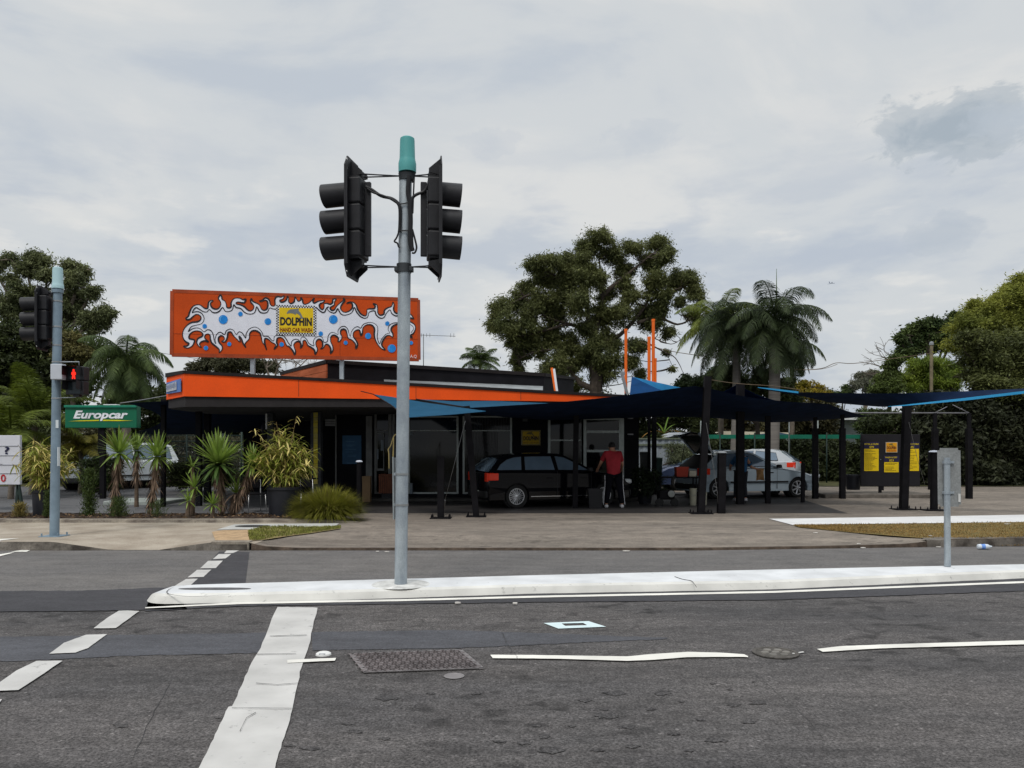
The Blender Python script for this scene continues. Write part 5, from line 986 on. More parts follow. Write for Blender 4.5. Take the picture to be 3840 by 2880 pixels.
g = thing('carport', 'low cream roofed carport far behind the silver hatchback', 'carport', (wx(2810, 46), 46, .7)); mb = MB(); mb.poly([at(2652, 1631, 46), at(2720, 1617, 46), at(2960, 1622, 46), at(2960, 1631, 46)], (0, 5, 0)); mb.build('roof', mat('cream roof', (.72, .66, .52), .6, var=.05), g)
MB().box((wx(2850, 47), 47.5, zat(1675, 47)), (2.0, .2, 1.6)).build('wall', mat('blue grey wall', (.22, .30, .36), .7), g)
mb = MB(); 
for x in (2665, 2752, 2950): mb.tube([Vector((wx(x, 46.2), 46.2, .6)), at(x, 1630, 46.2)], .06, 6)
mb.build('posts', ALU, g)
mb = MB(); mb.poly([at(2790, 1632, 42), at(2925, 1622, 42), at(3000, 1637, 42), at(2990, 1641, 42), at(2790, 1640, 42)], (0, 2.5, 0)); single('shade_sail', mb, mat('dusty blue cloth', (.06, .12, .20), .9), 'small dusty blue sail far behind above the white hatchback', 'shade sail')
g = thing('green_mesh_fence', 'long green shade mesh along the far boundary fence', 'fence', (wx(2950, 33), 33, .3)); mb = MB(); mb.grid([[at(x, y, 33) for x in (2655, 2800, 3000, 3235)] for y in (1630, 1645)]); mb.build('mesh_strip', mat('green mesh', (.01, .16, .10), .8, trans=.3), g)
for x in (2655, 2700, 2830, 2960, 3100, 3232): MB().tube([Vector((wx(x, 33), 33, .25)), at(x, 1622, 33)], .03, 6).build('post', GF, g)
post((2959, 1583), (2959, 1690), 3.5, 'thin pale pipe behind the silver hatchback roof', m=ALU, Y=33, grp='thin poles at the back', name='pipe', cat='pipe')
post((3066, 1577), (3067, 1808), 5, 'thin grey pipe beside the bushes left of the price board', m=ALU, Y=29, grp='thin poles at the back', name='pipe', cat='pipe')
post((2628, 1578), (2628, 1700), 4, 'thin pale pipe just above the raised tailgate', m=ALU, Y=31, grp='thin poles at the back', name='pipe', cat='pipe')
# poles and wires
Y = 38; g = thing('utility_pole', 'weathered timber utility pole in front of the bright green tree', 'utility pole', (wx(3493, Y), Y, .4)); MB().tube([Vector((wx(3491, Y), Y, .4)), at(3493, 1292, Y)], .075, 10).build('pole', mat('grey timber', (.24, .20, .13), .85, var=.25), g); MB().lathe(at(3493, 1294, Y), [(.1, 0), (.1, .12), (.05, .16), (0, .17)], 10).build('pole_cap', mat('grey cap', ()), g)
WR = mat('brown cable', (.14, .10, .06), .6)
def wire(pts, Y, r_, label, m=WR):
    single('power_line', MB().tube(catmull([at(x, y, Y) for x, y in pts], 4, False), r_, 5), m, label, 'power line', 'overhead wires')
wire([(2400, 1280), (2500, 1314), (2700, 1345), (2810, 1365), (2892, 1361), (2985, 1385), (3079, 1382), (3135, 1361), (3200, 1363), (3330, 1347), (3430, 1334), (3488, 1325)], 37.8, .016, 'brown wire sagging across the palms to the timber pole')
wire([(2700, 1350), (2892, 1367), (2975, 1386), (3079, 1384), (3140, 1366)], 37.7, .011, 'thinner second wire across the palms')
wire([(2664, 1424), (2760, 1438), (2900, 1448), (3000, 1462)], 20.3, .008, 'cable from the tallest sail post to the blue edged sail')
wire([(560, 1316), (625, 1327), (780, 1352), (960, 1390)], 60, .018, 'thin dark wire under the left end of the billboard', mat('thin dark steel', ()))
wire([(450, 1512), (520, 1502), (600, 1488), (624, 1484)], 21, .012, 'thin wire running from the left sail to the fascia', mat('weathered grey steel', ()))
g = thing('tv_antenna', 'thin television antenna on a mast right of the billboard', 'antenna', at(1588, 1400, 27)); mb = MB(); mb.tube([at(1588, 1410, 27), at(1588, 1252, 27)], .014, 6); mb.build('mast', ALUD, g); mb = MB(); mb.tube([at(1560, 1256, 27), at(1708, 1261, 27)], .009, 5)
for x in (1568, 1580, 1600, 1612, 1690, 1702): mb.tube([at(x, 1250, 26.8), at(x, 1264, 27.2)], .006, 4)
mb.build('boom', ALUD, g)
Y = 2600; c_ = at(3120, 1062, Y); k = Y/F; PW = mat('airliner white', (.42, .45, .50), .5)
g = thing('aeroplane', 'tiny airliner flying in the cloudy sky above the right trees', 'aeroplane', c_)
MB().tube([c_+Vector((-11*k, 0, 0)), c_+Vector((-7*k, 0, 0)), c_+Vector((8*k, 0, .3*k)), c_+Vector((11*k, 0, 0))], [.6*k, 1.7*k, 1.8*k, .5*k], 10).build('fuselage', PW, g)
MB().poly([c_+Vector((-10*k, 0, 1*k)), c_+Vector((-12*k, 0, 6*k)), c_+Vector((-9.5*k, 0, 6*k)), c_+Vector((-6.5*k, 0, 1.4*k))], (0, .5*k, 0)).build('tail_fin', mat('airliner tail', (.10, .12, .2), .5), g)
MB().poly([c_+Vector((2*k, -2*k, -.8*k)), c_+Vector((-7*k, -20*k, -.2*k)), c_+Vector((-9*k, -20*k, -.2*k)), c_+Vector((-4*k, -2*k, -.8*k))], (0, 0, .5*k)).build('wing', mat('airliner grey', (.2, .22, .26), .5), g)
MB().poly([c_+Vector((2*k, 2*k, -.8*k)), c_+Vector((-7*k, 20*k, .2*k)), c_+Vector((-9*k, 20*k, .2*k)), c_+Vector((-4*k, 2*k, -.8*k))], (0, 0, .5*k)).build('wing', mat('airliner grey', ()), g)
# ------------------------------------------------------------------ trees, palms, plants
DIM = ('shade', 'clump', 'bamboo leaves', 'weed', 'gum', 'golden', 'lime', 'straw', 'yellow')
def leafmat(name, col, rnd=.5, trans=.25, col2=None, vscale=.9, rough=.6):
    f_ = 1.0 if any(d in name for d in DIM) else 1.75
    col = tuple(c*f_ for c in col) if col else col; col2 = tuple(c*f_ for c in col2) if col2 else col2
    return mat(name, col, rough, var=.35, vscale=vscale, rnd=rnd, trans=trans, col2=col2, spec=.25)
BARK = mat('brown bark', (.055, .043, .034), .9, var=.35, vscale=5, bump=.6, bscale=15)
BARKG = mat('pale gum bark', (.15, .125, .10), .9, var=.35, vscale=4, bump=.4, bscale=10)
def crown(parent, m, blobs, Y, n, L, W, seed, droop=.5, dscale=1.0, flat=.75, sub=.30, name='crown', spread=1.0, edge=.62):
    """leaves gathered in many small clumps inside each lobe of the crown, so that gaps stay open between them"""
    rg = np.random.default_rng(seed); cs = []; rs = []; wt = []
    for b_ in blobs:
        x, y, r_ = b_[:3]; dy = b_[3] if len(b_) > 3 else rg.uniform(-1, 1)*r_/F*Y*1.3*dscale; r = r_/F*Y; c = np.array(at(x, y, Y+dy)); k = max(5, int(15*(r/(sub*r+.15))**.9))
        for _ in range(k):
            d = rg.normal(size=3); d /= np.linalg.norm(d); q = rg.uniform(edge, 1.0)*spread; cs.append(c+d*r*q*np.array([1, 1, flat+.1])); rs.append(r*sub*rg.uniform(.7, 1.35)+.06); wt.append(rs[-1]**2)
    cs = np.array(cs); rs = np.array(rs); wt = np.array(wt)/sum(wt); idx = rg.choice(len(cs), n, p=wt)
    wide = np.where(rg.random(n) < .28, .92, .58)[:, None]
    P = cs[idx]+rg.normal(size=(n, 3))*(rs[idx][:, None])*wide*np.array([1, 1, flat*.8]); Dr = rg.normal(size=(n, 3)); Dr[:, 2] = Dr[:, 2]*.6-droop
    P[:, 2] = np.maximum(P[:, 2], .2)
    o = leaves_mesh(name, m, parent, P, Dr, L*rg.uniform(.5, 1.5, n), W*rg.uniform(.7, 1.2, n), seed); return o, cs, rs
def limbs(parent, m, segs, cs=None, root=None, twig=.03, seed=0, every=6, name='trunk', nodes=None):
    rnd = random.Random(seed); mb = MB()
    for pts, r0, r1 in segs:
        P = catmull(pts, 4, False); n = len(P); mb.tube([p+Vector((rnd.gauss(0, r0*.12), 0, 0)) if 0 < i < n-1 else p for i, p in enumerate(P)], [r0+(r1-r0)*i/(n-1) for i in range(n)], 8)
    if cs is not None:
        nd = [Vector(q) for q in nodes]
        for c in cs[::every]:
            c = Vector(c); q = min(nd, key=lambda p: (p-c).length+max(0, p.z-c.z)*1.5); mid = q.lerp(c, .5)+Vector((rnd.gauss(0, .2), rnd.gauss(0, .2), -.12)); P = catmull([q, mid, c], 3, False); mb.tube(P, [twig*(1-.75*i/(len(P)-1)) for i in range(len(P))], 4, caps=False)
    return mb.build(name, m, parent)
def tree(name, label, Y, blobs, base, leaf, n, L, W, seed, trunk_r=.2, cat='tree', group=None, bark=BARK, segs=None, droop=.5, every=6, twig=.03, **kw):
    b_ = Vector((wx(base, Y), Y, zg(min(Y, 60)))); g = thing(name, label, cat, b_, group=group)
    o, cs, rs = crown(g, leaf, blobs, Y, n, L, W, seed, droop, **kw)
    top = at(np.mean([b[0] for b in blobs]), np.mean([b[1] for b in blobs]), Y)
    if segs is None: segs = [([b_, b_.lerp(top, .5)+Vector((.1, 0, 0)), top], trunk_r, trunk_r*.4)]+[([b_.lerp(top, .6), at(b[0], b[1], Y)], trunk_r*.4, .03) for b in blobs[::2]]
    nodes = [p for s_ in segs for p in catmull(s_[0], 3, False) if p.z > top.z*.35]
    limbs(g, bark, segs, cs, None, twig, seed, every, nodes=nodes); return g
T = lambda x, y: (1760+x/2.304, 800+y/2.304)
LG = leafmat('gum leaves', (.180, .195, .070), .6, .4, (.085, .102, .038), .8)
gum = [(1120,200,95),(990,290,85),(1230,330,110),(1420,300,95),(1620,270,105),(1560,420,125),(1700,360,80),(700,400,100),(560,440,85),(840,420,120),(1000,480,130),(650,560,120),(850,600,140),(1320,480,110),(480,640,85),(260,820,100),(420,760,115),(600,760,125),(200,960,65),(330,950,115),(500,950,130),(750,850,140),(950,750,140),(1180,700,85),(1420,720,85),(1600,600,130),(1800,580,105),(1920,560,90),(1950,680,80),(1820,760,55),(1650,820,100),(1500,880,110),(1300,850,115),(1150,900,90),(700,1050,140),(500,1120,115),(420,1230,85),(430,1330,55),(850,1150,120),(1050,1150,115),(1250,1100,75),(1720,1020,65),(1450,1150,90),(1200,1280,120),(1130,1400,95),(750,1300,110),(1400,1280,85),(1480,1380,55),(900,1300,85),(1950,880,75),(1700,1200,32),(1750,1340,22)]
YG = 42; gb = [(*T(a, b_), r_/2.304) for a, b_, r_ in gum+[(1120,560,90),(1130,850,90),(1010,1000,80),(1180,1080,90),(1330,600,90),(1000,1250,100),(1600,950,80),(380,1080,80),(620,1180,80),(1050,300,70),(1700,700,70),(760,720,80)]]
P_ = lambda x, y, d=0: at(*T(x, y), YG+d)
b0 = Vector((P_(1110, 1500).x, YG, .5))
segs = [([b0, P_(1110, 1500), P_(1090, 1250), P_(1068, 1050)], .42, .22), ([P_(1068, 1070), P_(1030, 900), P_(1010, 700), P_(1000, 450), P_(1090, 230)], .18, .04), ([P_(1075, 1080), P_(1120, 900), P_(1150, 700), P_(1120, 400)], .15, .04),
        ([P_(1140, 720), P_(1280, 600), P_(1400, 500), P_(1580, 350)], .14, .04), ([P_(1080, 1150), P_(1300, 1050), P_(1520, 800), P_(1600, 560)], .14, .04), ([P_(1560, 760), P_(1680, 690), P_(1850, 640)], .09, .03), ([P_(1450, 950), P_(1620, 900), P_(1800, 960), P_(1940, 900)], .10, .03),
        ([P_(1090, 1520), P_(980, 1480), P_(880, 1380), P_(760, 1200)], .2, .05), ([P_(1050, 1050), P_(880, 960), P_(700, 1000), P_(480, 1060)], .12, .04), ([P_(1010, 720), P_(850, 600), P_(680, 500), P_(560, 430)], .11, .03), ([P_(1040, 900), P_(800, 760), P_(560, 700), P_(400, 760), P_(250, 850)], .12, .03), ([P_(880, 960), P_(640, 880), P_(460, 700)], .08, .03), ([P_(700, 1180), P_(560, 1200), P_(430, 1260)], .06, .03),
        ([P_(1500, 1100), P_(1650, 1180), P_(1780, 1250), P_(1850, 1380)], .05, .012), ([P_(1600, 1080), P_(1740, 1130), P_(1830, 1090)], .03, .01), ([P_(1700, 1200), P_(1760, 1330)], .02, .01)]
g = thing('gum_tree', 'big dark rounded gum tree with open limbs behind the orange poles', 'tree', b0)
o, cs, rs = crown(g, LG, gb, YG, 210000, .17, .050, 11, droop=.8, sub=.24, flat=.95, edge=.15)
limbs(g, BARK, segs, cs, None, .032, 5, 5, nodes=[p for s_ in segs for p in catmull(s_[0], 4, False)])

T1 = lambda L_: [(x/2.304, 900+y/2.304, r_/2.304) for x, y, r_ in L_]
LG2 = leafmat('grey gum leaves', (.180, .200, .088), .55, .35, (.095, .115, .050), .7)
tree('gum_tree', 'tall grey green gum tree at the left edge, behind the far signal', 40, T1([(100,170,75),(330,170,105),(230,260,80),(80,330,55),(400,300,85),(600,230,75),(720,260,60),(650,360,100),(800,450,70),(640,500,110),(880,620,75),(950,630,45),(780,680,85),(900,700,45),(150,450,95),(350,500,115),(500,560,100),(80,600,115),(250,650,135),(640,650,100),(820,760,75),(450,750,135),(-60,250,90),(-60,520,120)]), 150, LG2, 52000, .20, .06, 21, .45, bark=BARKG, droop=.7, sub=.27, every=4, twig=.04, edge=.4)
LD = leafmat('dark understorey leaves', (.040, .050, .016), .5, .25, (.014, .020, .007), 1.1)
tree('tree', 'broad dark tree mass filling the left side below the gum', 36, T1([(100,850,150),(-40,900,150),(350,900,150),(560,850,110),(620,1000,130),(250,1050,150),(80,1100,140),(480,1150,140),(100,1350,150),(350,1350,150),(-60,1350,150),(600,1350,120),(150,1500,120),(400,1500,120),(680,1200,120),(-40,1200,150),(800,950,70)]), 140, LD, 36000, .22, .10, 22, .3, droop=.3)
LBR = leafmat('bronze leaves', (.085, .075, .025), .5, .25, (.045, .045, .015), 1.2)
tree('tree', 'brownish bushy tree right of the pedestrian lamp, left of the queen palm', 33, T1([(620,860,75),(680,980,75),(640,1080,90),(560,1000,80)]), 265, LBR, 9000, .17, .07, 23, .12)
# dark trees seen under the billboard
T3 = lambda L_: [(560+x/2.127, 1000+y/2.127, r_/2.127) for x, y, r_ in L_]
LOL = leafmat('olive grey leaves', (.060, .060, .032), .5, .25, (.032, .034, .018), 1.2)
tree('tree', 'olive tree crown showing between the billboard and the orange fascia', 58, T3([(500,740,70),(600,760,90),(720,740,90),(820,770,80),(430,800,60),(350,800,40),(900,790,60),(640,840,90),(980,800,45)]), 840, LOL, 15000, .24, .10, 24, .25, group=None, sub=.28)
b_ = at(1030, 1420, 56); g = thing('bare_tree', 'bare twiggy tree right under the middle of the billboard', 'tree', Vector((b_.x, 56, .7))); rnd = random.Random(31); mb = MB()
def twigs(p, d, L_, r_, k):
    if k == 0 or r_ < .008: return
    q = p+d*L_; mb.tube([p, p.lerp(q, .5)+Vector((rnd.gauss(0, L_*.08), rnd.gauss(0, L_*.08), 0)), q], [r_, r_*.8, r_*.6], 4, caps=False)
    for _ in range(3 if k > 2 else 2): twigs(q, (d+Vector((rnd.gauss(0, .55), rnd.gauss(0, .5), rnd.gauss(.0, .35)))).normalized(), L_*rnd.uniform(.6, .85), r_*.62, k-1)
mb.tube([Vector((b_.x, 56, .7)), Vector((b_.x, 56, b_.z))], .16, 6)
for d in ((.8, 0, .45), (-.5, .2, .8), (.2, 0, 1), (1, 0, .1)): twigs(Vector((b_.x, 56, b_.z-.3)), Vector(d).normalized(), 1.3, .09, 6)
mb.build('branches', BARKG, g)
b_ = at(3330, 1400, 40); g = thing('bare_tree', 'bare grey twigs reaching left from the right hand trees', 'tree', Vector((b_.x+2, 40, .4))); mb = MB(); mb.tube([Vector((b_.x+2, 40, .4)), b_+Vector((.8, 0, 0))], [.12, .06], 6)
for d in ((-1, 0, .35), (-.8, 0, .9), (-1, 0, .05), (-.5, 0, 1)): twigs(b_+Vector((.6, 0, 0)), Vector(d).normalized(), .9, .03, 5)
mb.build('branches', BARKG, g)

T2 = lambda L_: [(3140+x/2.766, 980+y/2.766, r_/2.766) for x, y, r_ in L_]
LK = leafmat('deep green leaves', (.062, .084, .024), .5, .2, (.014, .026, .009), 1.1)
LKB = leafmat('feathery green leaves', (.200, .205, .036), .5, .4, (.095, .112, .025), .5)
LBG = leafmat('bright willow leaves', (.150, .190, .024), .45, .35, (.070, .105, .018), 1.0)
tree('tree', 'dark leafy tree with ragged top left of the tall right hand tree', 42, T2([(740,760,85),(850,680,95),(980,640,75),(1060,680,75),(1180,640,60),(1220,560,45),(640,800,45),(760,880,110),(920,820,130),(1100,800,120),(1250,700,80),(700,960,80)]), 3480, LK, 26000, .19, .08, 41, .25, edge=.4)
tree('tree', 'tallest feathery dark green tree at the right edge', 34, T2([(1900,200,75),(1960,330,110),(1790,290,60),(1720,400,90),(1850,430,120),(1600,470,80),(1420,430,45),(1520,540,100),(1700,600,150),(1900,650,160),(1450,660,100),(2050,450,160),(2080,750,180),(1350,620,90),(1300,720,100),(1250,860,110),(1650,430,60),(1420,520,90),(1550,640,110),(1800,320,80)]), 3830, LKB, 90000, .14, .042, 42, .35, droop=.2, sub=.42, edge=.2)
tree('tree', 'broad shadowy tree mass below the feathery tree on the right', 32, T2([(1500,850,130),(1700,850,150),(1900,900,160),(1350,800,90),(1400,1000,110),(1600,1050,150),(1800,1150,170),(2050,1050,170),(1420,1180,90),(1560,1250,120),(1760,1330,140),(1960,1330,150)]), 3700, leafmat('mixed foliage', (.085, .095, .028), .5, .3, (.040, .048, .017), 1.0), 60000, .16, .06, 43, .3, droop=.2, sub=.42, edge=.2)
tree('willow_tree', 'bright yellow green tree around the timber utility pole', 40, T2([(950,1060,95),(820,1080,85),(1080,1080,90),(720,1180,80),(880,1200,110),(1050,1220,110),(1200,1180,90),(1240,1090,60),(640,1280,70),(800,1300,90),(1000,1330,100),(1160,1310,90)]), 3500, LBG, 34000, .17, .035, 44, .2, droop=1.1, edge=.4)
tree('tree', 'mid green bushy tree left of the bright yellow green tree', 39, T2([(560,1080,60),(600,1010,50),(540,1180,70),(470,1230,60),(560,1290,80),(430,1310,60)]), 3330, leafmat('mid green leaves', (.070, .095, .022), .5, .25, (.035, .05, .013)), 12000, .18, .05, 45, .15, droop=.8)
tree('gum_tree', 'small pale grey gum with see-through crown above the right hand sail', 55, T2([(250,1190,55),(190,1270,50),(300,1250,45),(380,1150,40),(400,1210,40),(150,1320,30),(330,1310,45)]), 3240, leafmat('silver leaves', (.12, .12, .085), .4, .25, (.06, .065, .045)), 6000, .22, .06, 46, .12, bark=BARKG, droop=.8, sub=.24)
LY = leafmat('yellow blossom', (.36, .26, .02), .4, .3, (.16, .15, .02), 1.5)
tree('wattle_tree', 'yellow flowering bush above the sails right of the palm trunk', 45, [(2990, 1455, 22), (3015, 1440, 18), (3045, 1450, 22), (3075, 1462, 20), (3040, 1478, 26), (3095, 1482, 18)], 3040, LY, 6000, .14, .07, 47, .08)
tree('bush', 'small dark round tree tops right of the yellow bush', 55, [(3110, 1478, 16), (3135, 1485, 16), (3160, 1482, 18), (3172, 1450, 10), (3178, 1468, 14), (3200, 1490, 16)], 3150, LK, 4000, .2, .09, 48, .08)
tree('tree', 'green tree clump behind the roof, left foot of the big gum', 48, [(2050, 1400, 40), (2100, 1420, 40), (2150, 1440, 40), (2080, 1380, 26), (2040, 1440, 34), (2130, 1475, 40)], 2080, leafmat('yellow green leaves', (.11, .12, .035), .4, .3, (.06, .07, .022)), 8000, .18, .06, 49, .1)
tree('tree', 'pale loose tree low between the tall post and the palms', 45, [(2560, 1450, 26), (2600, 1440, 26), (2640, 1430, 28), (2590, 1475, 26), (2570, 1420, 16), (2680, 1400, 24), (2660, 1455, 30)], 2620, leafmat('dark round leaves', (.035, .055, .020), .4, .2, (.02, .03, .012)), 8000, .2, .09, 50, .1)
tree('tree', 'dense creeper covered tree between the two palm trunks', 36, [(2700, 1420, 32), (2730, 1400, 34), (2760, 1430, 34), (2860, 1400, 32), (2840, 1440, 36), (2720, 1460, 34), (2800, 1460, 34), (2880, 1470, 30), (2945, 1440, 30), (2940, 1480, 34), (2975, 1500, 30)], 2830, LD, 16000, .16, .07, 51, .15)
# low growth across the back of the site
LH = leafmat('hedge leaves', (.040, .050, .018), .5, .2, (.018, .024, .010), 1.3)
LHB = leafmat('brown hedge leaves', (.060, .055, .026), .5, .2, (.028, .028, .014), 1.3)
def bushrow(x0, x1, ytop, ybot, Y, step, m, n, label, seed, L=.16, W=.07, name='bush'):
    rnd = random.Random(seed); bl = []; rows = max(1, int((ybot-ytop)/step))
    for x in np.arange(x0, x1+1, step*.9):
        for k in range(rows): bl.append((x+rnd.uniform(-.3, .3)*step, ytop+step*.6+(ybot-ytop-step*.9)*k/max(1, rows-1)+rnd.uniform(-.25, .25)*step, step*rnd.uniform(.6, .95)))
    tree(name, label, Y, bl, (x0+x1)/2, m, n, L, W, seed, .06, cat='bush', every=12)
bushrow(2400, 2670, 1520, 1650, 44, 36, LD, 26000, 'dark trees seen under the big sail left of the raised tailgate', 61)
bushrow(2640, 3130, 1500, 1660, 50, 40, LHB, 60000, 'brown green trees above the cream roofed carport', 62, .2, .09)
bushrow(2520, 2620, 1665, 1745, 29.5, 26, leafmat('grey green leaves', (.085, .095, .048), .5, .2, (.04, .048, .024), 1.3), 9000, 'grey green shrub in front of the steel fence, left of the tailgate', 63, .07, .03)
bushrow(2655, 2850, 1640, 1760, 35, 28, LH, 9000, 'dark hedge directly above the hatchback roof', 64)
bushrow(2850, 3090, 1645, 1790, 35, 34, LH, 16000, 'dark bushes right of the white hatchback', 65)
bushrow(3070, 3240, 1655, 1800, 34.5, 34, LH, 16000, 'dark rounded bush just left of the price board', 66)
bushrow(3280, 3480, 1540, 1820, 33, 40, LD, 22000, 'dark hedge behind the price board', 67)
bushrow(3470, 3960, 1480, 1838, 31.5, 46, leafmat('deep hedge leaves', (.026, .030, .014), .5, .2, (.014, .017, .009), 1.2), 50000, 'deep dark hedge at the right behind the steel frame', 68, .2, .09)
bushrow(3960, 4900, 1400, 1838, 31.5, 70, LD, 40000, 'dark hedge continuing beyond the right edge', 168, .22, .10)
bushrow(-800, -60, 1400, 1800, 33, 70, LD, 36000, 'dark undergrowth continuing beyond the left edge', 170, .22, .10)
bushrow(3240, 3330, 1540, 1650, 36, 30, leafmat('bamboo green leaves', (.05, .075, .02), .5, .25, (.03, .045, .014)), 9000, 'hanging green foliage at the right end of the weatherboard house', 69)
bushrow(-60, 250, 1560, 1800, 33, 46, LD, 26000, 'dark undergrowth behind the letter board', 70)
bushrow(250, 400, 1600, 1800, 32, 40, LHB, 12000, 'brown green bushes behind the rental sign post', 71)
bushrow(560, 900, 1640, 1800, 33.5, 40, LHB, 20000, 'dry brown bushes behind the wire mesh fence', 72)
bushrow(820, 1010, 1540, 1640, 38, 32, LH, 8000, 'dark foliage half covering the white weatherboard house', 73)
bushrow(640, 860, 1730, 1810, 27.5, 26, LD, 12000, 'low dark shrubs behind the big yucca', 74, .1, .04)
bushrow(330, 430, 1720, 1830, 25, 26, leafmat('weedy leaves', (.05, .075, .022), .5, .25, (.025, .038, .012)), 8000, 'low weedy bush left of the white four wheel drive', 75, .1, .035)
for x0, x1, yt, Y, lb, sd in ((430, 1000, 1440, 44, 'distant dark trees behind the left sail', 76), (1890, 2360, 1480, 60, 'distant tree line behind the shop roof', 77)): bushrow(x0, x1, yt, 1640, Y, 50, LD, 14000, lb, sd, .3, .14)

def frond(mb, base, d, L_, droop, n=30, ll=.5, lw=.027, m2=None, rise=.0, hang=.6, rnd=random):
    """feather leaf: arching rib with hanging leaflets on both sides"""
    p = Vector(base); d = Vector(d).normalized(); P = [p.copy()]; Ds = [d.copy()]
    for i in range(n):
        d = (d+Vector((0, 0, -droop/n*(.5+1.2*i/n)))).normalized(); p = p+d*(L_/n); P.append(p.copy()); Ds.append(d.copy())
    mb.tube(P[::3]+[P[-1]], [.03*(1-.8*i/(len(P[::3]))) for i in range(len(P[::3])+1)], 4, caps=False)
    for i in range(3, n+1):
        t_ = i/n; s_ = Ds[i].cross(Vector((0, 0, 1))); s_ = s_.normalized() if s_.length > .05 else Vector((1, 0, 0)); l_ = ll*(math.sin(math.pi*min(1, .15+t_*.85))**.7+.12)
        for sg in (-1, 1):
            for q in (0, .25, .5, .75):
                b_ = P[i].lerp(P[i-1], q); dd = (s_*sg+Ds[i]*rnd.uniform(.3, .7)+Vector((0, 0, rnd.uniform(-.2, .35)-hang*.5))).normalized(); mid = b_+dd*l_*.5; dd2 = (dd+Vector((0, 0, -hang*rnd.uniform(.8, 1.5)))).normalized(); tip = mid+dd2*l_*.5; wv_ = Ds[i]*lw*.5
                mb.add([b_-wv_*.6, b_+wv_*.6, mid+wv_, tip, mid-wv_], [(0, 1, 2, 4), (4, 2, 3)])
def palm(label, c, base_px, Y, n, L_, m, tr, seed, droop=1.5, spear=0, name='palm_tree', ll=.55, elev=(-.5, 1.0), trunkm=None, hang=.8, shaft=None, group='palm trees', az=None):
    rnd = random.Random(seed); ct = at(c[0], c[1], Y); b_ = Vector((wx(base_px, Y), Y, zg(min(Y, 60)))); g = thing(name, label, 'palm', b_, group=group)
    MB().tube(catmull([b_, b_.lerp(ct, .5)+Vector((.05, 0, 0)), ct], 4, False), [tr*(1.1-.3*i/8) for i in range(9)], 14).build('trunk', trunkm or BARKG, g)
    if shaft: MB().tube([ct+Vector((0, 0, -.9)), ct+Vector((0, 0, .15))], [tr*.8, tr*.45], 12).build('crownshaft', shaft, g)
    for k in range(n):
        a = 2.4*k+rnd.uniform(-.3, .3); e = elev[0]+(elev[1]-elev[0])*(k/n)+rnd.uniform(-.1, .1); mb = MB(); frond(mb, ct+Vector((0, 0, .1*e)), (math.cos(a)*math.cos(e), math.sin(a)*math.cos(e), math.sin(e)), L_*rnd.uniform(.85, 1.1), droop*rnd.uniform(.8, 1.15), ll=ll, hang=hang, rnd=rnd); mb.build('frond', m, g, weld=False)
    if spear: MB().tube([ct, ct+Vector((0, 0, spear))], [.04, .008], 6).build('spear_leaf', mat('spear green', (.06, .10, .03), .6), g)
    return g
LP = leafmat('dark palm leaflets', (.036, .050, .018), .5, .3, (.013, .021, .009), .7)
LPY = leafmat('sunny palm leaflets', (.14, .16, .025), .45, .35, (.06, .08, .018), .8)
LPL = leafmat('queen palm leaflets', (.060, .085, .024), .45, .35, (.028, .044, .014), .9)
LLP = leafmat('lime palm leaflets', (.15, .19, .022), .45, .35, (.06, .085, .018), .8)
PT_ = mat('grey ringed palm trunk', (.17, .155, .14), .85, var=.2, vscale=2, stretch=(.3, .3, 5))
palm('tall palm with thick grey trunk at the right of the palm group', (2905, 1200), 2893, 33, 34, 2.75, LP, .25, 81, 2.2, .0, trunkm=PT_, elev=(-.9, 1.2), ll=.70, hang=1.0)
palm('dark palm with drooping fronds in the middle of the palm group', (2762, 1215), 2752, 34, 30, 2.9, LP, .19, 82, 2.2, .0, trunkm=PT_, elev=(-.9, .9), ll=.70, hang=1.0)
palm('yellow green palm at the left of the palm group', (2700, 1210), 2700, 38, 24, 2.5, LPY, .13, 83, 1.6, .95, elev=(-.3, 1.05), ll=.6, hang=.9)
palm('slim palm mostly hidden at the right back of the palm group', (2968, 1290), 2967, 41, 18, 2.0, LP, .12, 84, 2.2, .0, elev=(-.9, .8), ll=.6)
MB().tube([at(2912, 1170, 33), at(2912, 1008, 33)], [.035, .008], 6).build('spear_leaf', mat('spear green', ()), [o for o in C.objects if o.get('label', '').startswith('tall palm with thick')][0])
palm('queen palm with shaggy crown left of the billboard', (475, 1345), 465, 30, 34, 2.1, LPL, .16, 85, 2.0, elev=(-1.2, .95), ll=.6, hang=1.1)
palm('pale green palm low at the left edge with broad fronds', (130, 1560), 120, 26, 16, 1.9, LLP, .10, 86, 1.2, elev=(.0, 1.3), ll=.5, hang=.35)
palm('bushy lime palm behind the potted bamboo on the left', (40, 1620), 40, 24, 12, 1.5, LLP, .08, 87, 1.3, elev=(-.1, 1.0), ll=.45, hang=.4)
palm('golden green palm below the rental sign', (300, 1680), 300, 26.5, 13, 1.35, leafmat('golden palm leaflets', (.17, .15, .02), .4, .3, (.08, .08, .015)), .07, 88, 1.8, elev=(-.1, 1.1), ll=.4, hang=.6)
palm('small far palm showing above the black roof box', (1800, 1355), 1800, 62, 16, 1.9, LPL, .15, 89, 1.4, elev=(-.1, 1.1), ll=.7, hang=.6)
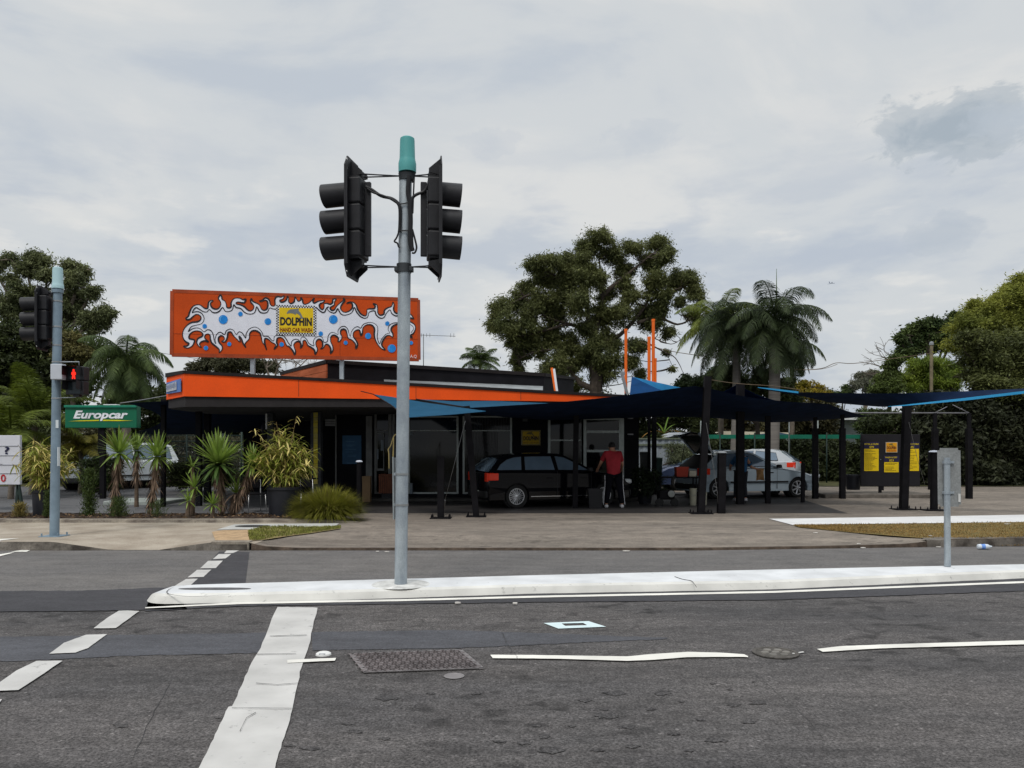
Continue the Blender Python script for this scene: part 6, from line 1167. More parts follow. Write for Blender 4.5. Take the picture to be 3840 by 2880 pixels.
# banana plant
Y = 34; b_ = Vector((wx(2495, Y), Y, .3)); g = thing('banana_plant', 'banana plant with rusty drooping leaf above the steel fence', 'plant', b_); rnd = random.Random(2); BG = leafmat('banana leaf green', (.12, .20, .03), .3, .35); BR_ = leafmat('rusty banana leaf', (.30, .15, .03), .3, .2)
for d, L_, dr, m in (((-1, 0, .8), 1.1, 1.7, BR_), ((1, 0, .9), 1.2, 2.0, BR_), ((.2, 0, 1), .8, .5, BG), ((.5, 0, .9), .8, 1.2, BG), ((-.3, 0, 1), .7, 1.4, BG), ((-.9, 0, .5), .9, 1.8, BG)):
    mb = MB(); swords(mb, at(2490, 1625, Y), d, L_, .34, dr, 8, side=(0, 1, 0)); mb.build('leaf', m, g)
MB().tube([b_, at(2490, 1625, Y)], .12, 8).build('stem', mat('banana stem', (.12, .13, .05), .7), g)

# yuccas, grass and potted bamboo in the garden bed
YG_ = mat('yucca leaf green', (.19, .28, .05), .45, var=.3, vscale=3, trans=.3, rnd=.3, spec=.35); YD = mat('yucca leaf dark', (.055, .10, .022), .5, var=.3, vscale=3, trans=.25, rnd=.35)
SK = mat('dead yucca leaves', (.17, .115, .08), .9, var=.4, vscale=6, rnd=.5); YT_ = mat('yucca stem', (.12, .085, .06), .9, var=.3, vscale=10, bump=.6)
def yucca(label, px, pyc, base_px, Y, Rr, n0, seed, skirt=0, low=YG_, lean=0, z0=.2):
    n = int(n0*1.35); rnd = random.Random(seed); c = at(px, pyc, Y); b_ = Vector((wx(base_px, Y), Y, z0)); g = thing('yucca', label, 'plant', b_, group='yuccas in the garden bed')
    if c.z-z0 > .25: MB().tube(catmull([b_, b_.lerp(c, .5), c], 3, False), [.06, .055, .05, .05, .05, .045, .04][:7], 8).build('stem', YT_, g)
    top, bot = MB(), MB()
    for k in range(n):
        a = 2.4*k+rnd.uniform(-.2, .2); e = -.55+2.0*(k/n)**.85+rnd.uniform(-.12, .12); d = (math.cos(a)*math.cos(e), math.sin(a)*math.cos(e), math.sin(e))
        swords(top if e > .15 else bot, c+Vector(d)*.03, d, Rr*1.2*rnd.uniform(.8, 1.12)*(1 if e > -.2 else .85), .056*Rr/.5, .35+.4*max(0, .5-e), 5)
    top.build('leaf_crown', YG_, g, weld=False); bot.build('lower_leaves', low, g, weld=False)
    if skirt:
        mb = MB()
        for k in range(int(190*skirt)):
            t_ = rnd.uniform(.0, .85 if skirt > .5 else .5); p = c.lerp(b_, t_); a = rnd.uniform(0, 6.28); o_ = Vector((math.cos(a), math.sin(a), 0)); L_ = rnd.uniform(.22, .42)*(1-.3*t_); swords(mb, p+o_*.03, (o_.x*rnd.uniform(.3, 1.0), o_.y*.55, -.8), min(L_, max(.06, p.z-z0)), .022, .5, 3)
        mb.build('dead_skirt', SK, g, weld=False)
    return g
yucca('yucca with tall bare shaggy trunk below the rental sign', 447, 1700, 425, 17.6, .47, 62, 91, 1.0)
yucca('second yucca with shaggy trunk, in front of the white four wheel drive', 590, 1712, 560, 17.7, .45, 58, 92, .9)
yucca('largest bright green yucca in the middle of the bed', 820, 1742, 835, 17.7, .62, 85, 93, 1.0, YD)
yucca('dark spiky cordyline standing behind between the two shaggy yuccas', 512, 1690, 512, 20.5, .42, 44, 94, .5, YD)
yucca('leaning yucca with brown skirt left of the big black planter', 945, 1745, 868, 17.8, .42, 40, 95, 1.0)
yucca('small yucca growing at the foot of the big yucca', 797, 1893, 797, 17.3, .24, 34, 96)
yucca('loose light green yucca between the second and the big yucca', 728, 1830, 718, 17.5, .34, 22, 97, 0)
yucca('young yucca tuft low beside the loose yucca', 706, 1880, 703, 17.25, .22, 22, 98)
yucca('small bright shoot on a short stem right of the young tuft', 722, 1752, 722, 18.0, .24, 14, 99, 0)
yucca('dull leaning yucca clump right of the small yucca', 885, 1850, 870, 17.9, .36, 30, 100, .9, SK)
WD = leafmat('weed leaves', (.085, .125, .03), .5, .3, (.04, .06, .02), 8)
def weed(label, px, py0, py1, w_, Y, n, seed, L=.07, W=.018, m=WD, up=1.0):
    rg = np.random.default_rng(seed); z0, z1 = zat(py1, Y), zat(py0, Y); k = w_/2/F*Y; b_ = Vector((wx(px, Y), Y, max(.14, z0))); g = thing('weed', label, 'plant', b_); tz = rg.uniform(0, 1, n); P = np.stack([b_.x+rg.normal(0, .45, n)*k*(1.1-.6*tz), Y+rg.normal(0, .45, n)*k*.8, z0+(z1-z0)*tz*.95], 1)
    leaves_mesh('leaves', m, g, P, np.stack([rg.normal(0, .8, n), rg.normal(0, .8, n), np.full(n, up)], 1), L*rg.uniform(.5, 1.3, n), W, seed); mb = MB()
    for q in range(6): mb.tube([b_, Vector((b_.x+rg.normal(0, .4)*k, Y, z1-.05))], [.008, .003], 4)
    mb.build('stems', mat('weed stem', (.09, .10, .04), .8), g)
weed('upright feathery weed left of the shaggy yucca', 335, 1750, 1938, 56, 17.4, 2600, 101)
weed('low wispy weed at the foot of the shaggy yucca', 445, 1868, 1940, 78, 17.2, 900, 102, .12, .012)
weed('thin grassy weed at the foot of the second yucca', 590, 1880, 1940, 70, 17.2, 300, 103, .13, .010)
weed('dry yellowish tuft beside the left planter', 75, 1893, 1942, 52, 17.2, 700, 104, .12, .014, leafmat('straw leaves', (.22, .18, .06), .4, .2))
weed('green weed growing up the side of the left planter', 178, 1840, 1940, 34, 17.1, 700, 105)
# ornamental grass
def clump(label, px, Y, hw, hh, n, seed, z0=.14):
    rnd = random.Random(seed); b_ = Vector((wx(px, Y), Y, z0)); g = thing('grass_clump', label, 'plant', b_)
    for nm, m, k in (('green_blades', leafmat('clump green', (.26, .26, .035), .45, .3, (.18, .19, .025), 4), n), ('straw_blades', leafmat('clump straw', (.27, .24, .06), .4, .25, (.16, .15, .04), 4), n//3)):
        mb = MB()
        for _ in range(k):
            a = rnd.uniform(0, 6.28); q = rnd.random()**.5; o_ = Vector((math.cos(a)*q*hw*.55, math.sin(a)*q*hw*.35, rnd.uniform(0, .1))); e = 1.5-q*.65+rnd.uniform(-.15, .2); swords(mb, b_+o_, (math.cos(a)*math.cos(e), math.sin(a)*math.cos(e), math.sin(e)), hh*rnd.uniform(.45, 1.0), .010, rnd.uniform(.6, 1.7), 4)
        mb.build(nm, m, g, weld=False)
clump('rounded green and straw coloured grass clump beside the bamboo planter', 1225, 17.3, .60, .78, 7000, 111)
# bamboo in black tubs
TUB = mat('black plastic tub', (.012, .013, .018), .5, var=.25, vscale=3, bump=.15)
BG1 = leafmat('bamboo leaves green', (.36, .40, .07), .4, .4, (.24, .28, .05), 5); BG2 = leafmat('bamboo leaves straw', (.72, .60, .24), .35, .3, (.52, .45, .13), 5); CN = mat('bamboo canes', (.23, .17, .08), .8, var=.3, vscale=9)
def bamboo(label, px, tub, ftop, fw, Y, seed, ncane=42, straw=.35, stalk=True):
    rnd = random.Random(seed); x0, x1, yt, yb = tub; c = Vector((wx((x0+x1)/2, Y), Y+(x1-x0)/2/F*Y, .13)); r_ = (x1-x0)/2/F*Y; zt = zat(yt, Y); g = thing('potted_bamboo', label, 'potted plant', c, group='bamboo in black tubs')
    mb = MB(); mb.lathe(c, [(r_*.86, 0), (r_*.97, zt-c.z-.07), (r_*1.03, zt-c.z-.06), (r_*1.03, zt-c.z), (r_*.94, zt-c.z), (r_*.92, zt-c.z-.06), (0, zt-c.z-.06)], 26); mb.build('tub', TUB, g)
    cm, l1, l2 = MB(), MB(), MB(); zt -= .06; ztop = zat(ftop, Y); hw = fw/2/F*Y
    for _ in range(ncane):
        a = rnd.uniform(0, 6.28); q = rnd.random(); b_ = Vector((c.x+math.cos(a)*q*r_*.7, c.y+math.sin(a)*q*r_*.7, zt)); u = rnd.uniform(-1, 1); v = rnd.uniform(-.7, .7); hh = (ztop-zt)*rnd.uniform(.5, 1.0)*(1-.45*abs(u)**1.5); tip = Vector((c.x+u*hw*.72, c.y+v*hw*.72, zt+hh)); mid = b_.lerp(tip, .5)+Vector((-u*.05, 0, .10)); P = catmull([b_, mid, tip], 5, False); cm.tube(P, [.009*(1-.6*i/len(P)) for i in range(len(P))], 5, caps=False)
        for k in range(34):
            t_ = rnd.uniform(.25, 1); p = P[min(len(P)-1, int(t_*(len(P)-1)))]; a2 = rnd.uniform(0, 6.28); e = rnd.uniform(-.5, .9); d = Vector((math.cos(a2)*math.cos(e), math.sin(a2)*math.cos(e), math.sin(e)))
            swords(l2 if rnd.random() < straw else l1, p, d, rnd.uniform(.18, .40), rnd.uniform(.020, .036), rnd.uniform(.3, 1.3), 4)
    if stalk:
        for tx, ty in ((1112, 1562), (1036, 1582), (955, 1608)):
            tip = at(tx, ty, Y+.2); b_ = Vector((c.x, c.y, zt)); P = catmull([b_, b_.lerp(tip, .6)+Vector((0, 0, .1)), tip], 5, False); cm.tube(P, [.008*(1-.5*i/len(P)) for i in range(len(P))], 5)
            for k in range(9): a2 = rnd.uniform(0, 6.28); swords(l2, P[-1-k % 5], (math.cos(a2), math.sin(a2)*.5, rnd.uniform(-.2, .6)), rnd.uniform(.15, .28), .022, 1.0, 4)
    cm.build('canes', CN, g, weld=False); l1.build('green_leaves', BG1, g, weld=False); l2.build('straw_leaves', BG2, g, weld=False)
    return g, c, zt
bamboo('tall bamboo with straw coloured leaves in a black tub before the canopy', 1050, (984, 1112, 1828, 1940), 1590, 330, 17.35, 121, 66, .34)
g, c, zt = bamboo('wide drying bamboo in a black tub behind the far signal pole', 140, (98, 184, 1838, 1936), 1640, 330, 17.45, 122, 56, .45, False)
mb = MB(); rnd = random.Random(4)
for _ in range(260): a = rnd.uniform(0, 6.28); q = rnd.random(); swords(mb, (c.x+math.cos(a)*q*.22, c.y+math.sin(a)*q*.22, zt+rnd.uniform(.2, .75)), (rnd.gauss(0, .3), rnd.gauss(0, .3), -1), rnd.uniform(.2, .4), .016, .2, 3)
mb.build('dead_leaves', SK, g, weld=False)
# ------------------------------------------------------------------ cars
TYRE = mat('tyre rubber', (.012, .012, .012), .8, var=.3); RIM = mat('silver alloy wheel', (.50, .51, .53), .3, metal=.7, var=.1)
CGL = mat('car window glass', (.11, .16, .22), .04, metal=.22, spec=.8, var=.1, coat=.3); PLASTIC = mat('black car plastic', (.013, .013, .014), .6); CHROME = mat('chrome strip', (.55, .56, .58), .15, metal=.9, var=.05)
RLAMP = mat('red tail lamp', (.75, .04, .012), .2, var=.1, coat=.6); HLAMP = mat('clear head lamp', (.55, .58, .60), .12, metal=.3, var=.2); PLATE = mat('number plate', (.40, .46, .42), .5, var=.1)
def arch_outline(top, wx_, ra, zb, x0, x1):
    """closed side outline: top line rear to front, then along the sill with the wheel arches cut out"""
    P = list(top); P.append((x1, zb))
    for c in (wx_[1], wx_[0]):
        h_ = math.sqrt(max(.001, ra*ra-(zb-.31)**2)); a1 = math.atan2(zb-.31, h_)
        for k in range(13): a = a1+(math.pi-2*a1)*k/12; P.append((c+ra*math.cos(a), .31+ra*math.sin(a)))
    P.append((x0, zb)); return P
def car(name, label, loc, yaw, paint, W, wbx, top, roofline, panes, rims=10, hatch_open=False, cat='car', rear=None, ra=.345, zb=.22, tail=True, frontlamps=True, wheel_r=.31, belt=None, strip_=True):
    g = thing(name, label, cat, loc, yaw, local=True); x0, x1 = top[0][0], top[-1][0]; zmax = max(p[1] for p in top)
    O = arch_outline(top, wbx, ra, zb, x0, x1); mb = MB(); secs = [(-W/2, .05, .955), (-W/2+.035, .018, .968), (-W/2+.10, .004, .978), (-W/2+.3, 0, .992), (0, -.012, 1), (W/2-.3, 0, .992), (W/2-.10, .004, .978), (W/2-.035, .018, .968), (W/2, .05, .955)]
    nt = len(top); xm = (x0+x1)/2
    def sec(y, dz, xs, i, p):
        x, z = p; outer = i < nt+1 or i == len(O)-1
        if outer: x = xm+(x-xm)*xs
        if i < nt and z > .6: z -= dz
        if abs(y) > W/2-.01 and z < .45 : y = y*(1-.03)
        return Vector((x, y, z))
    mb.grid([[sec(y, dz, xs, i % len(O), O[i % len(O)]) for i in range(len(O)+1)] for y, dz, xs in secs])
    for k in (0, -1): mb.poly([sec(*secs[k], i, p) for i, p in enumerate(O)])
    body = mb.build('body', paint, g)
    mb = MB(); mb.box((xm, 0, .45), (x1-x0-.5, W-.35, .4)); mb.build('underbody', PLASTIC, g)
    for c in wbx:
        for s_ in (-1, 1): mb = MB(); mb.lathe((c, s_*(W/2-.24), .31), [(ra-.005, -.12), (ra-.005, .12)], 18, M=Matrix.Rotation(R(90), 3, 'X')); mb.build('wheel_well', PLASTIC, body)
    # cabin: roofline = [(x, z, kind)] from rear base over the roof to the windscreen base
    zbelt = roofline[0][1]; ztop = max(p[1] for p in roofline)
    def hw(z): return W/2-.035-.20*max(0, (z-min(roofline[0][1], roofline[-1][1]))/(ztop-zbelt))**1.2
    n = len(roofline); ys = [-1, -.93, -.6, 0, .6, .93, 1]
    rows = [[Vector((x, u*hw(z), z-(.022*u**4 if 0 < i < n-1 else 0)+(.012*(1-u*u)))) for u in ys] for i, (x, z, kd) in enumerate(roofline)]
    side = MB()
    for s_ in (-1, 1): side.poly([Vector((x, s_*hw(z), z-.012)) for x, z, kd in roofline])
    for i in range(n-1):
        if roofline[i][2] in ('roof', 'pillar'): side.grid([rows[i], rows[i+1]])
    side.build('cabin', paint, g)
    for i in range(n-1):
        kd = roofline[i][2]
        if kd in ('rear_window', 'windscreen'):
            if kd == 'rear_window' and hatch_open: continue
            mb = MB(); mb.grid([rows[i], rows[i+1]]); mb.build(kd, CGL, g)
    for P in panes:
        for s_ in (-1, 1):
            q = [Vector((x, s_*(hw(z)+.006), z)) for x, z in P]; cc = sum(q, Vector())/len(q); mb = MB(); mb.poly(q, Vector((0, s_*.004, 0))); w_ = mb.build('side_window', CGL, g)
            mb = MB(); mb.tube([p+Vector((0, s_*.003, 0)) for p in q]+[q[0]+Vector((0, s_*.003, 0))], .009, 4, caps=False); mb.build('window_trim', PLASTIC, w_)
    for c in wbx:
        for s_ in (-1, 1):
            M = Matrix.Rotation(R(90), 3, 'X') if s_ < 0 else Matrix.Rotation(R(-90), 3, 'X'); cc = Vector((c, s_*(W/2-.13), wheel_r)); k = wheel_r/.31
            wh = MB().lathe(cc, [(.20*k, -.09), (.29*k, -.09), (.31*k, -.06), (.31*k, .06), (.295*k, .085), (.215*k, .09), (.21*k, .07)], 28, M=M).build('tyre', TYRE, g); wh.name = 'wheel'; mb = MB()
            mb.lathe(cc, [(.212*k, .05), (.216*k, .088), (.200*k, .088), (.190*k, .05)], 28, M=M); mb.lathe(cc, [(.05*k, .03), (.05*k, .08), (.03*k, .088), (0, .088)], 14, M=M)
            for q in range(rims):
                a = 2*math.pi*q/rims; d = Vector((math.cos(a), math.sin(a), 0)); t_ = Vector((-d.y, d.x, 0)); sp_ = .085*k*(10/rims)**.5
                for sg in ((-1, 1) if rims > 7 else (0,)):
                    A = cc+M@(d*.045*k+Vector((0, 0, .076))); B2 = cc+M@(d*.195*k+t_*sp_*.45*sg+Vector((0, 0, .074))); mb.tube([A, B2], [.012, .010] if rims > 7 else [.022, .03], 5)
            mb.build('rim', RIM, wh); MB().lathe(cc, [(.20*k, -.02), (.20*k, .03), (0, .03)], 20, M=M).build('brake_backing', mat('dark brake metal', (.03, .03, .03), .6), wh)
    # sill moulding, door seams, handles, mirrors
    for s_ in (-1, 1):
        y = s_*(W/2-.002)
        if strip_: MB().box(((wbx[0]+wbx[1])/2, s_*(W/2+.002), .50), (wbx[1]-wbx[0]-.75, .018, .05), bev=.006).build('side_moulding', PLASTIC, g)
        for dx in (belt or (-.15, .85)):
            MB().box((dx, s_*(W/2-.004), .62), (.010, .012, .66)).build('door_seam', PLASTIC, g); MB().box((dx-.22, s_*(W/2+.008), .78), (.17, .022, .035), bev=.008).build('door_handle', PLASTIC if strip_ else paint, g)
        mz = roofline[-1][1]+.06; mx = roofline[-1][0]-.22; MB().box((mx, s_*(W/2+.07), mz), (.12, .16, .11), bev=.03).build('mirror', PLASTIC, g)
    zt = [p for p in top]; 
    for s_ in (-1, 1):
        if tail:
            MB().box((x0+.19, s_*(W/2-.028), .82), (.27, .07, .20), bev=.025).build('tail_lamp', RLAMP, g)
            MB().box((x0+.035, s_*(W/2-.13), .81), (.05, .22, .23), bev=.015).build('tail_lamp', RLAMP, g)
        if frontlamps: MB().box((x1-.14, s_*(W/2-.17), .66), (.30, .30, .14), bev=.05).build('head_lamp', HLAMP, g)
    MB().box((x0-.0, 0, .50), (.02, .37, .13)).build('number_plate', PLATE, g)
    MB().box((x1-.02, 0, .48), (.02, .37, .11)).build('number_plate', PLATE, g)
    MB().box((x1-.04, 0, .62), (.06, W-.75, .10), bev=.02).build('grille', PLASTIC, g)
    for xx in (x0+.03, x1-.04): MB().box((xx, 0, .36), (.10, W-.12, .20), bev=.05).build('bumper', PLASTIC, g)
    return g
BPAINT = mat('black car paint', (.003, .003, .0045), .12, var=.1, coat=.12, spec=.25); SPAINT = mat('blue grey metallic paint', (.38, .46, .52), .24, metal=.3, var=.05, coat=.6, vscale=.6)
WPAINT = mat('white car paint', (.66, .70, .72), .2, var=.04, coat=.5); NPAINT = mat('navy metallic car paint', (.05, .07, .14), .2, metal=.3, coat=.7)
wag = car('car', 'black station wagon with orange red tail lamp parked by the shop windows', (1.02, 21.85, zg(21.3)), R(20), BPAINT, 1.72, (-1.25, 1.26),
    [(-2.08, .36), (-2.11, .56), (-2.08, .90), (-1.95, .97), (-1.2, .965), (.9, .93), (1.15, .92), (1.7, .84), (1.95, .74), (2.08, .62), (2.10, .42)],
    [(-2.02, .95, 'rear_window'), (-1.72, 1.30, 'roof'), (-1.5, 1.375, 'roof'), (-1.0, 1.425, 'roof'), (-.3, 1.44, 'roof'), (.05, 1.415, 'roof'), (.20, 1.36, 'windscreen'), (1.02, .935, 'end')],
    [[(-1.80, .99), (-1.68, 1.14), (-1.50, 1.26), (-1.28, 1.32), (-1.08, 1.335), (-1.12, .99)], [(-1.02, .99), (-.99, 1.34), (-.24, 1.35), (-.18, .985)], [(-.08, .985), (-.13, 1.35), (.08, 1.33), (.22, 1.28), (.80, .975)]], strip_=False, belt=(-.12, .86), wheel_r=.305)
MB().box((0, -.862, .30), (1.75, .012, .018)).build('sill_strip', CHROME, wag)
hat = car('car', 'blue grey silver hatchback with its tailgate raised under the big sail', (7.31, 25.1, zg(24.6)), R(16), SPAINT, 1.71, (-1.37, 1.38),
    [(-2.0, .36), (-2.03, .56), (-1.98, .78), (-1.95, .90), (-1.2, .96), (.6, .935), (.85, .915), (1.6, .81), (1.98, .70), (2.16, .55), (2.18, .40)],
    [(-1.92, .92, 'rear_window'), (-1.42, 1.32, 'roof'), (-1.2, 1.40, 'roof'), (-.8, 1.445, 'roof'), (-.35, 1.445, 'roof'), (-.10, 1.395, 'windscreen'), (.86, .915, 'end')],
    [[(-1.42, .99), (-1.34, 1.22), (-1.12, 1.335), (-.66, 1.375), (-.60, .975)], [(-.50, .975), (-.54, 1.375), (-.28, 1.365), (-.10, 1.31), (.58, .955)]], rims=7, hatch_open=True, tail=True, belt=(-.55, .62))
mb = MB(); mb.add([Vector((-1.90, -.72, .93)), Vector((-1.90, .72, .93)), Vector((-1.42, .58, 1.33)), Vector((-1.42, -.58, 1.33))], [(0, 1, 2, 3)]); mb.build('boot_opening', mat('dark car interior', (.006, .006, .007), .9), hat)
def hatchpt(t_, y): a = [(-1.42, 1.36), (-1.78, 1.80), (-1.98, 1.98), (-2.25, 2.02), (-2.55, 1.93)]; i = min(int(t_*4), 3); f_ = t_*4-i; return Vector((a[i][0]*(1-f_)+a[i+1][0]*f_, y, a[i][1]*(1-f_)+a[i+1][1]*f_))
tg = MB(); ws = [.56, .64, .68, .72, .66]
rows = [[hatchpt(k/4, u*ws[k]) for u in (-1, -.8, 0, .8, 1)] for k in range(5)]; tg.grid(rows[2:]); tg.grid([[p+Vector((.03, 0, -.06)) for p in r_] for r_ in rows[2:]])
for s_ in (-1, 1): tg.tube([rows[0][2+2*s_], rows[1][2+2*s_], rows[2][2+2*s_]], .04, 6)
tgo = tg.build('tailgate', SPAINT, hat); MB().grid([[p*1.0 for p in r_] for r_ in rows[:3]]).build('tailgate_glass', mat('shaded glass', (.02, .03, .03), .1), tgo)
for s_ in (-1, 1): MB().tube([Vector((-1.88, s_*.62, .98)), Vector((-1.72, s_*.62, 1.74))], .012, 6).build('gas_strut', PLASTIC, tgo)
MB().box((-1.98, 0, .72), (.06, 1.1, .30), bev=.03).build('rear_panel', SPAINT, hat)
car('car', 'white hatchback seen from behind over the silver bonnet, with a red tail lamp', (9.45, 31.8, zg(31.5)), R(152), mat('silver white car paint', (.42, .45, .48), .22, var=.04, coat=.4), 1.68, (-1.25, 1.25),
    [(-1.9, .36), (-1.95, .56), (-1.92, .86), (-1.80, .98), (-1.0, .95), (.9, .90), (1.6, .80), (2.0, .64), (2.02, .42)],
    [(-1.85, .97, 'rear_window'), (-1.35, 1.33, 'roof'), (-1.0, 1.42, 'roof'), (-.2, 1.43, 'roof'), (.1, 1.38, 'windscreen'), (1.05, .89, 'end')],
    [[(-1.25, .99), (-1.15, 1.28), (-.4, 1.36), (-.36, .98)], [(-.26, .975), (-.30, 1.36), (.02, 1.34), (.80, .94)]])
car('car', 'dark navy car with a clear head lamp half hidden behind the raised tailgate', (7.2, 28.9, zg(28.5)), R(184), NPAINT, 1.74, (-1.3, 1.35),
    [(-2.1, .36), (-2.15, .56), (-2.1, .90), (-1.9, .97), (.95, .93), (1.2, .92), (1.85, .82), (2.15, .68), (2.25, .50), (2.25, .40)],
    [(-1.9, .96, 'rear_window'), (-1.3, 1.36, 'roof'), (-.8, 1.42, 'roof'), (0, 1.42, 'roof'), (.3, 1.36, 'windscreen'), (1.2, .91, 'end')],
    [[(-1.2, .99), (-1.1, 1.30), (-.4, 1.36), (-.36, .98)], [(-.26, .975), (-.30, 1.36), (.15, 1.34), (.95, .95)]])
car('four_wheel_drive', 'white four wheel drive parked behind the two shaggy yuccas', (-14.5, 29.3, zg(29)), R(240), WPAINT, 1.78, (-1.2, 1.25),
    [(-1.95, .42), (-2.0, .62), (-1.98, 1.02), (-1.8, 1.08), (.7, 1.04), (.95, 1.03), (1.7, .98), (1.95, .90), (2.02, .72), (2.02, .44)],
    [(-1.95, 1.06, 'rear_window'), (-1.75, 1.60, 'roof'), (-1.5, 1.68, 'roof'), (-.2, 1.70, 'roof'), (.25, 1.64, 'windscreen'), (.95, 1.03, 'end')],
    [[(-1.65, 1.10), (-1.6, 1.54), (-.95, 1.60), (-.95, 1.10)], [(-.85, 1.10), (-.85, 1.60), (-.15, 1.61), (-.15, 1.10)], [(-.05, 1.10), (-.05, 1.61), (.28, 1.56), (.75, 1.08)]], cat='four wheel drive', rims=7, wheel_r=.35, ra=.39, zb=.32)

# ------------------------------------------------------------------ people
def skin(name, verts, edges, radii, m, parent, root=0, sub=2):
    me = D.meshes.new(name); me.from_pydata([tuple(v) for v in verts], edges, []); ob = D.objects.new(name, me); C.objects.link(ob)
    md = ob.modifiers.new('s', 'SKIN'); md.use_smooth_shade = True
    for i, r_ in enumerate(radii): sv = me.skin_vertices[0].data[i]; sv.radius = r_ if isinstance(r_, tuple) else (r_, r_); sv.use_root = (i == root)
    s2 = ob.modifiers.new('u', 'SUBSURF'); s2.levels = sub; s2.render_levels = sub
    dg = bpy.context.evaluated_depsgraph_get(); m2 = D.meshes.new_from_object(ob.evaluated_get(dg)); D.objects.remove(ob); D.meshes.remove(me)
    for p in m2.polygons: p.use_smooth = True
    m2.materials.clear(); m2.materials.append(m); o = D.objects.new(name, m2); C.objects.link(o)
    if parent: o.parent = parent
    return o
def person(label, loc, rotz, J, skinm, shirt, trousers, shoe, cap, stripe=None, fat=1.0):
    g = thing('person', label, 'person', loc, rotz, local=True)
    V, E, Rr = [], [], []
    def add(p, r_, par=None): V.append(Vector(p)); Rr.append(r_); (E.append((par, len(V)-1)) if par is not None else None); return len(V)-1
    pel = add(J['pelvis'], (.12*fat, .09*fat)); ch = add(J['waist'], (.12*fat, .09*fat), pel); up = add(J['chest'], (.17*fat, .12*fat), ch); nk = add(J['neck'], .055, up); jaw = add(J['head'], (.075, .085), nk); cr = add(J['crown'], (.075, .09), jaw)
    hd = Vector(J['head']); face = (Vector(J.get('face', (0, 1, 0)))).normalized(); add(hd+face*.105+Vector((0, 0, .02)), .014, jaw)
    for s_ in ('l', 'r'):
        sh = add(J['sh'+s_], .062*fat, up); el = add(J['el'+s_], .045, sh); wr = add(J['wr'+s_], .029, el); d = (Vector(J['wr'+s_])-Vector(J['el'+s_])).normalized(); pa = add(Vector(J['wr'+s_])+d*.07, (.036, .020), wr)
        sd = d.cross(Vector((0, 0, 1))); sd = sd.normalized() if sd.length > .1 else Vector((1, 0, 0))
        for k, (o_, l_) in enumerate(((-.028, .055), (-.010, .065), (.010, .060), (.027, .045))):
            b_ = add(V[pa]+sd*o_+d*.03, .009, pa); m_ = add(V[b_]+d*l_*.6+Vector((0, 0, -.008)), .008, b_); add(V[m_]+d*l_*.45+Vector((0, 0, -.02)), .007, m_)
        t_ = add(V[wr]+d*.03-sd*.035, .010, wr); add(V[t_]+d*.035-sd*.015, .008, t_)
        hp = add(J['hp'+s_], .095*fat, pel); kn = add(J['kn'+s_], .062, hp); an = add(J['an'+s_], .042, kn); add(Vector(J['an'+s_])+Vector((0, .13, -.045)), (.035, .028), an)
    skin('body', V, E, Rr, skinm, g)
    V2 = [Vector(J['pelvis'])+Vector((0, 0, -.12)), J['waist'], J['chest'], Vector(J['neck']).lerp(Vector(J['chest']), .35)]; E2 = [(0, 1), (1, 2), (2, 3)]; R2 = [(.165*fat, .135*fat), (.168*fat, .14*fat), (.185*fat, .135*fat), (.085, .085)]
    for s_ in ('l', 'r'):
        n = len(V2); sh = Vector(J['sh'+s_]); el = Vector(J['el'+s_]); V2 += [sh, sh.lerp(el, .5), sh.lerp(el, .82)]; E2 += [(2, n), (n, n+1), (n+1, n+2)]; R2 += [.088*fat, .075, .072]
    skin('shirt', V2, E2, R2, shirt, g, root=1)
    V3 = [Vector(J['pelvis'])+Vector((0, .01, .10))]; E3 = []; R3 = [(.17*fat, .135*fat)]
    for s_ in ('l', 'r'):
        n = len(V3); V3 += [J['hp'+s_], J['kn'+s_], Vector(J['an'+s_])+Vector((0, 0, .0))]; E3 += [(0, n), (n, n+1), (n+1, n+2)]; R3 += [.118*fat, .085, .072]
    skin('trousers', V3, E3, R3, trousers, g)
    for s_ in ('l', 'r'):
        a = Vector(J['an'+s_]); mb = MB(); mb.box(a+Vector((0, .05, -.052)), (.095, .27, .085), bev=.03); mb.build('shoe', shoe, g)
        if stripe:
            sg = -1 if Vector(J['kn'+s_]).x < Vector(J['pelvis']).x else 1; h_, k_, q_ = Vector(J['hp'+s_]), Vector(J['kn'+s_]), a
            mb = MB(); mb.tube([h_+Vector((sg*.123*fat, -.02, .0)), h_.lerp(k_, .5)+Vector((sg*.108, -.02, 0)), k_+Vector((sg*.090, -.02, 0)), k_.lerp(q_, .6)+Vector((sg*.082, -.02, 0)), q_+Vector((sg*.078, -.01, -.02))], .008, 5); mb.build('side_stripe', stripe, g)
    c_ = Vector(J['crown']); rows = []
    hair = MB(); hair.sphere(c_+Vector((0, -.012, -.02)), .094, 14, 8, (.95, 1.08, .98)); hair.build('cap' if cap[0] else 'hair', cap[1], g)
    if cap[0]: MB().lathe(c_+face*.09+Vector((0, 0, -.015)), [(.065, -.004), (.07, 0), (0, .012)], 14).build('cap_peak', cap[1], g)
    for s_ in (-1, 1):
        sd = face.cross(Vector((0, 0, 1))).normalized()*s_; mb = MB(); mb.sphere(hd+sd*.078+Vector((0, 0, .0)), .024, 8, 6, (.5, .8, 1.2)); mb.build('ear', skinm, g)
        mb = MB(); mb.sphere(hd+sd*.03+face*.078+Vector((0, 0, .035)), .011, 8, 6); mb.build('eye', mat('dark eye', (.03, .02, .02), .2), g)
    MB().box(hd+face*.085+Vector((0, 0, -.035)), (.045, .008, .008)).build('mouth', mat('lips', (.25, .08, .06), .5), g)
    return g
SKN = mat('light brown skin', (.33, .17, .11), .6, var=.08)
loc = gp(2302, 1904)
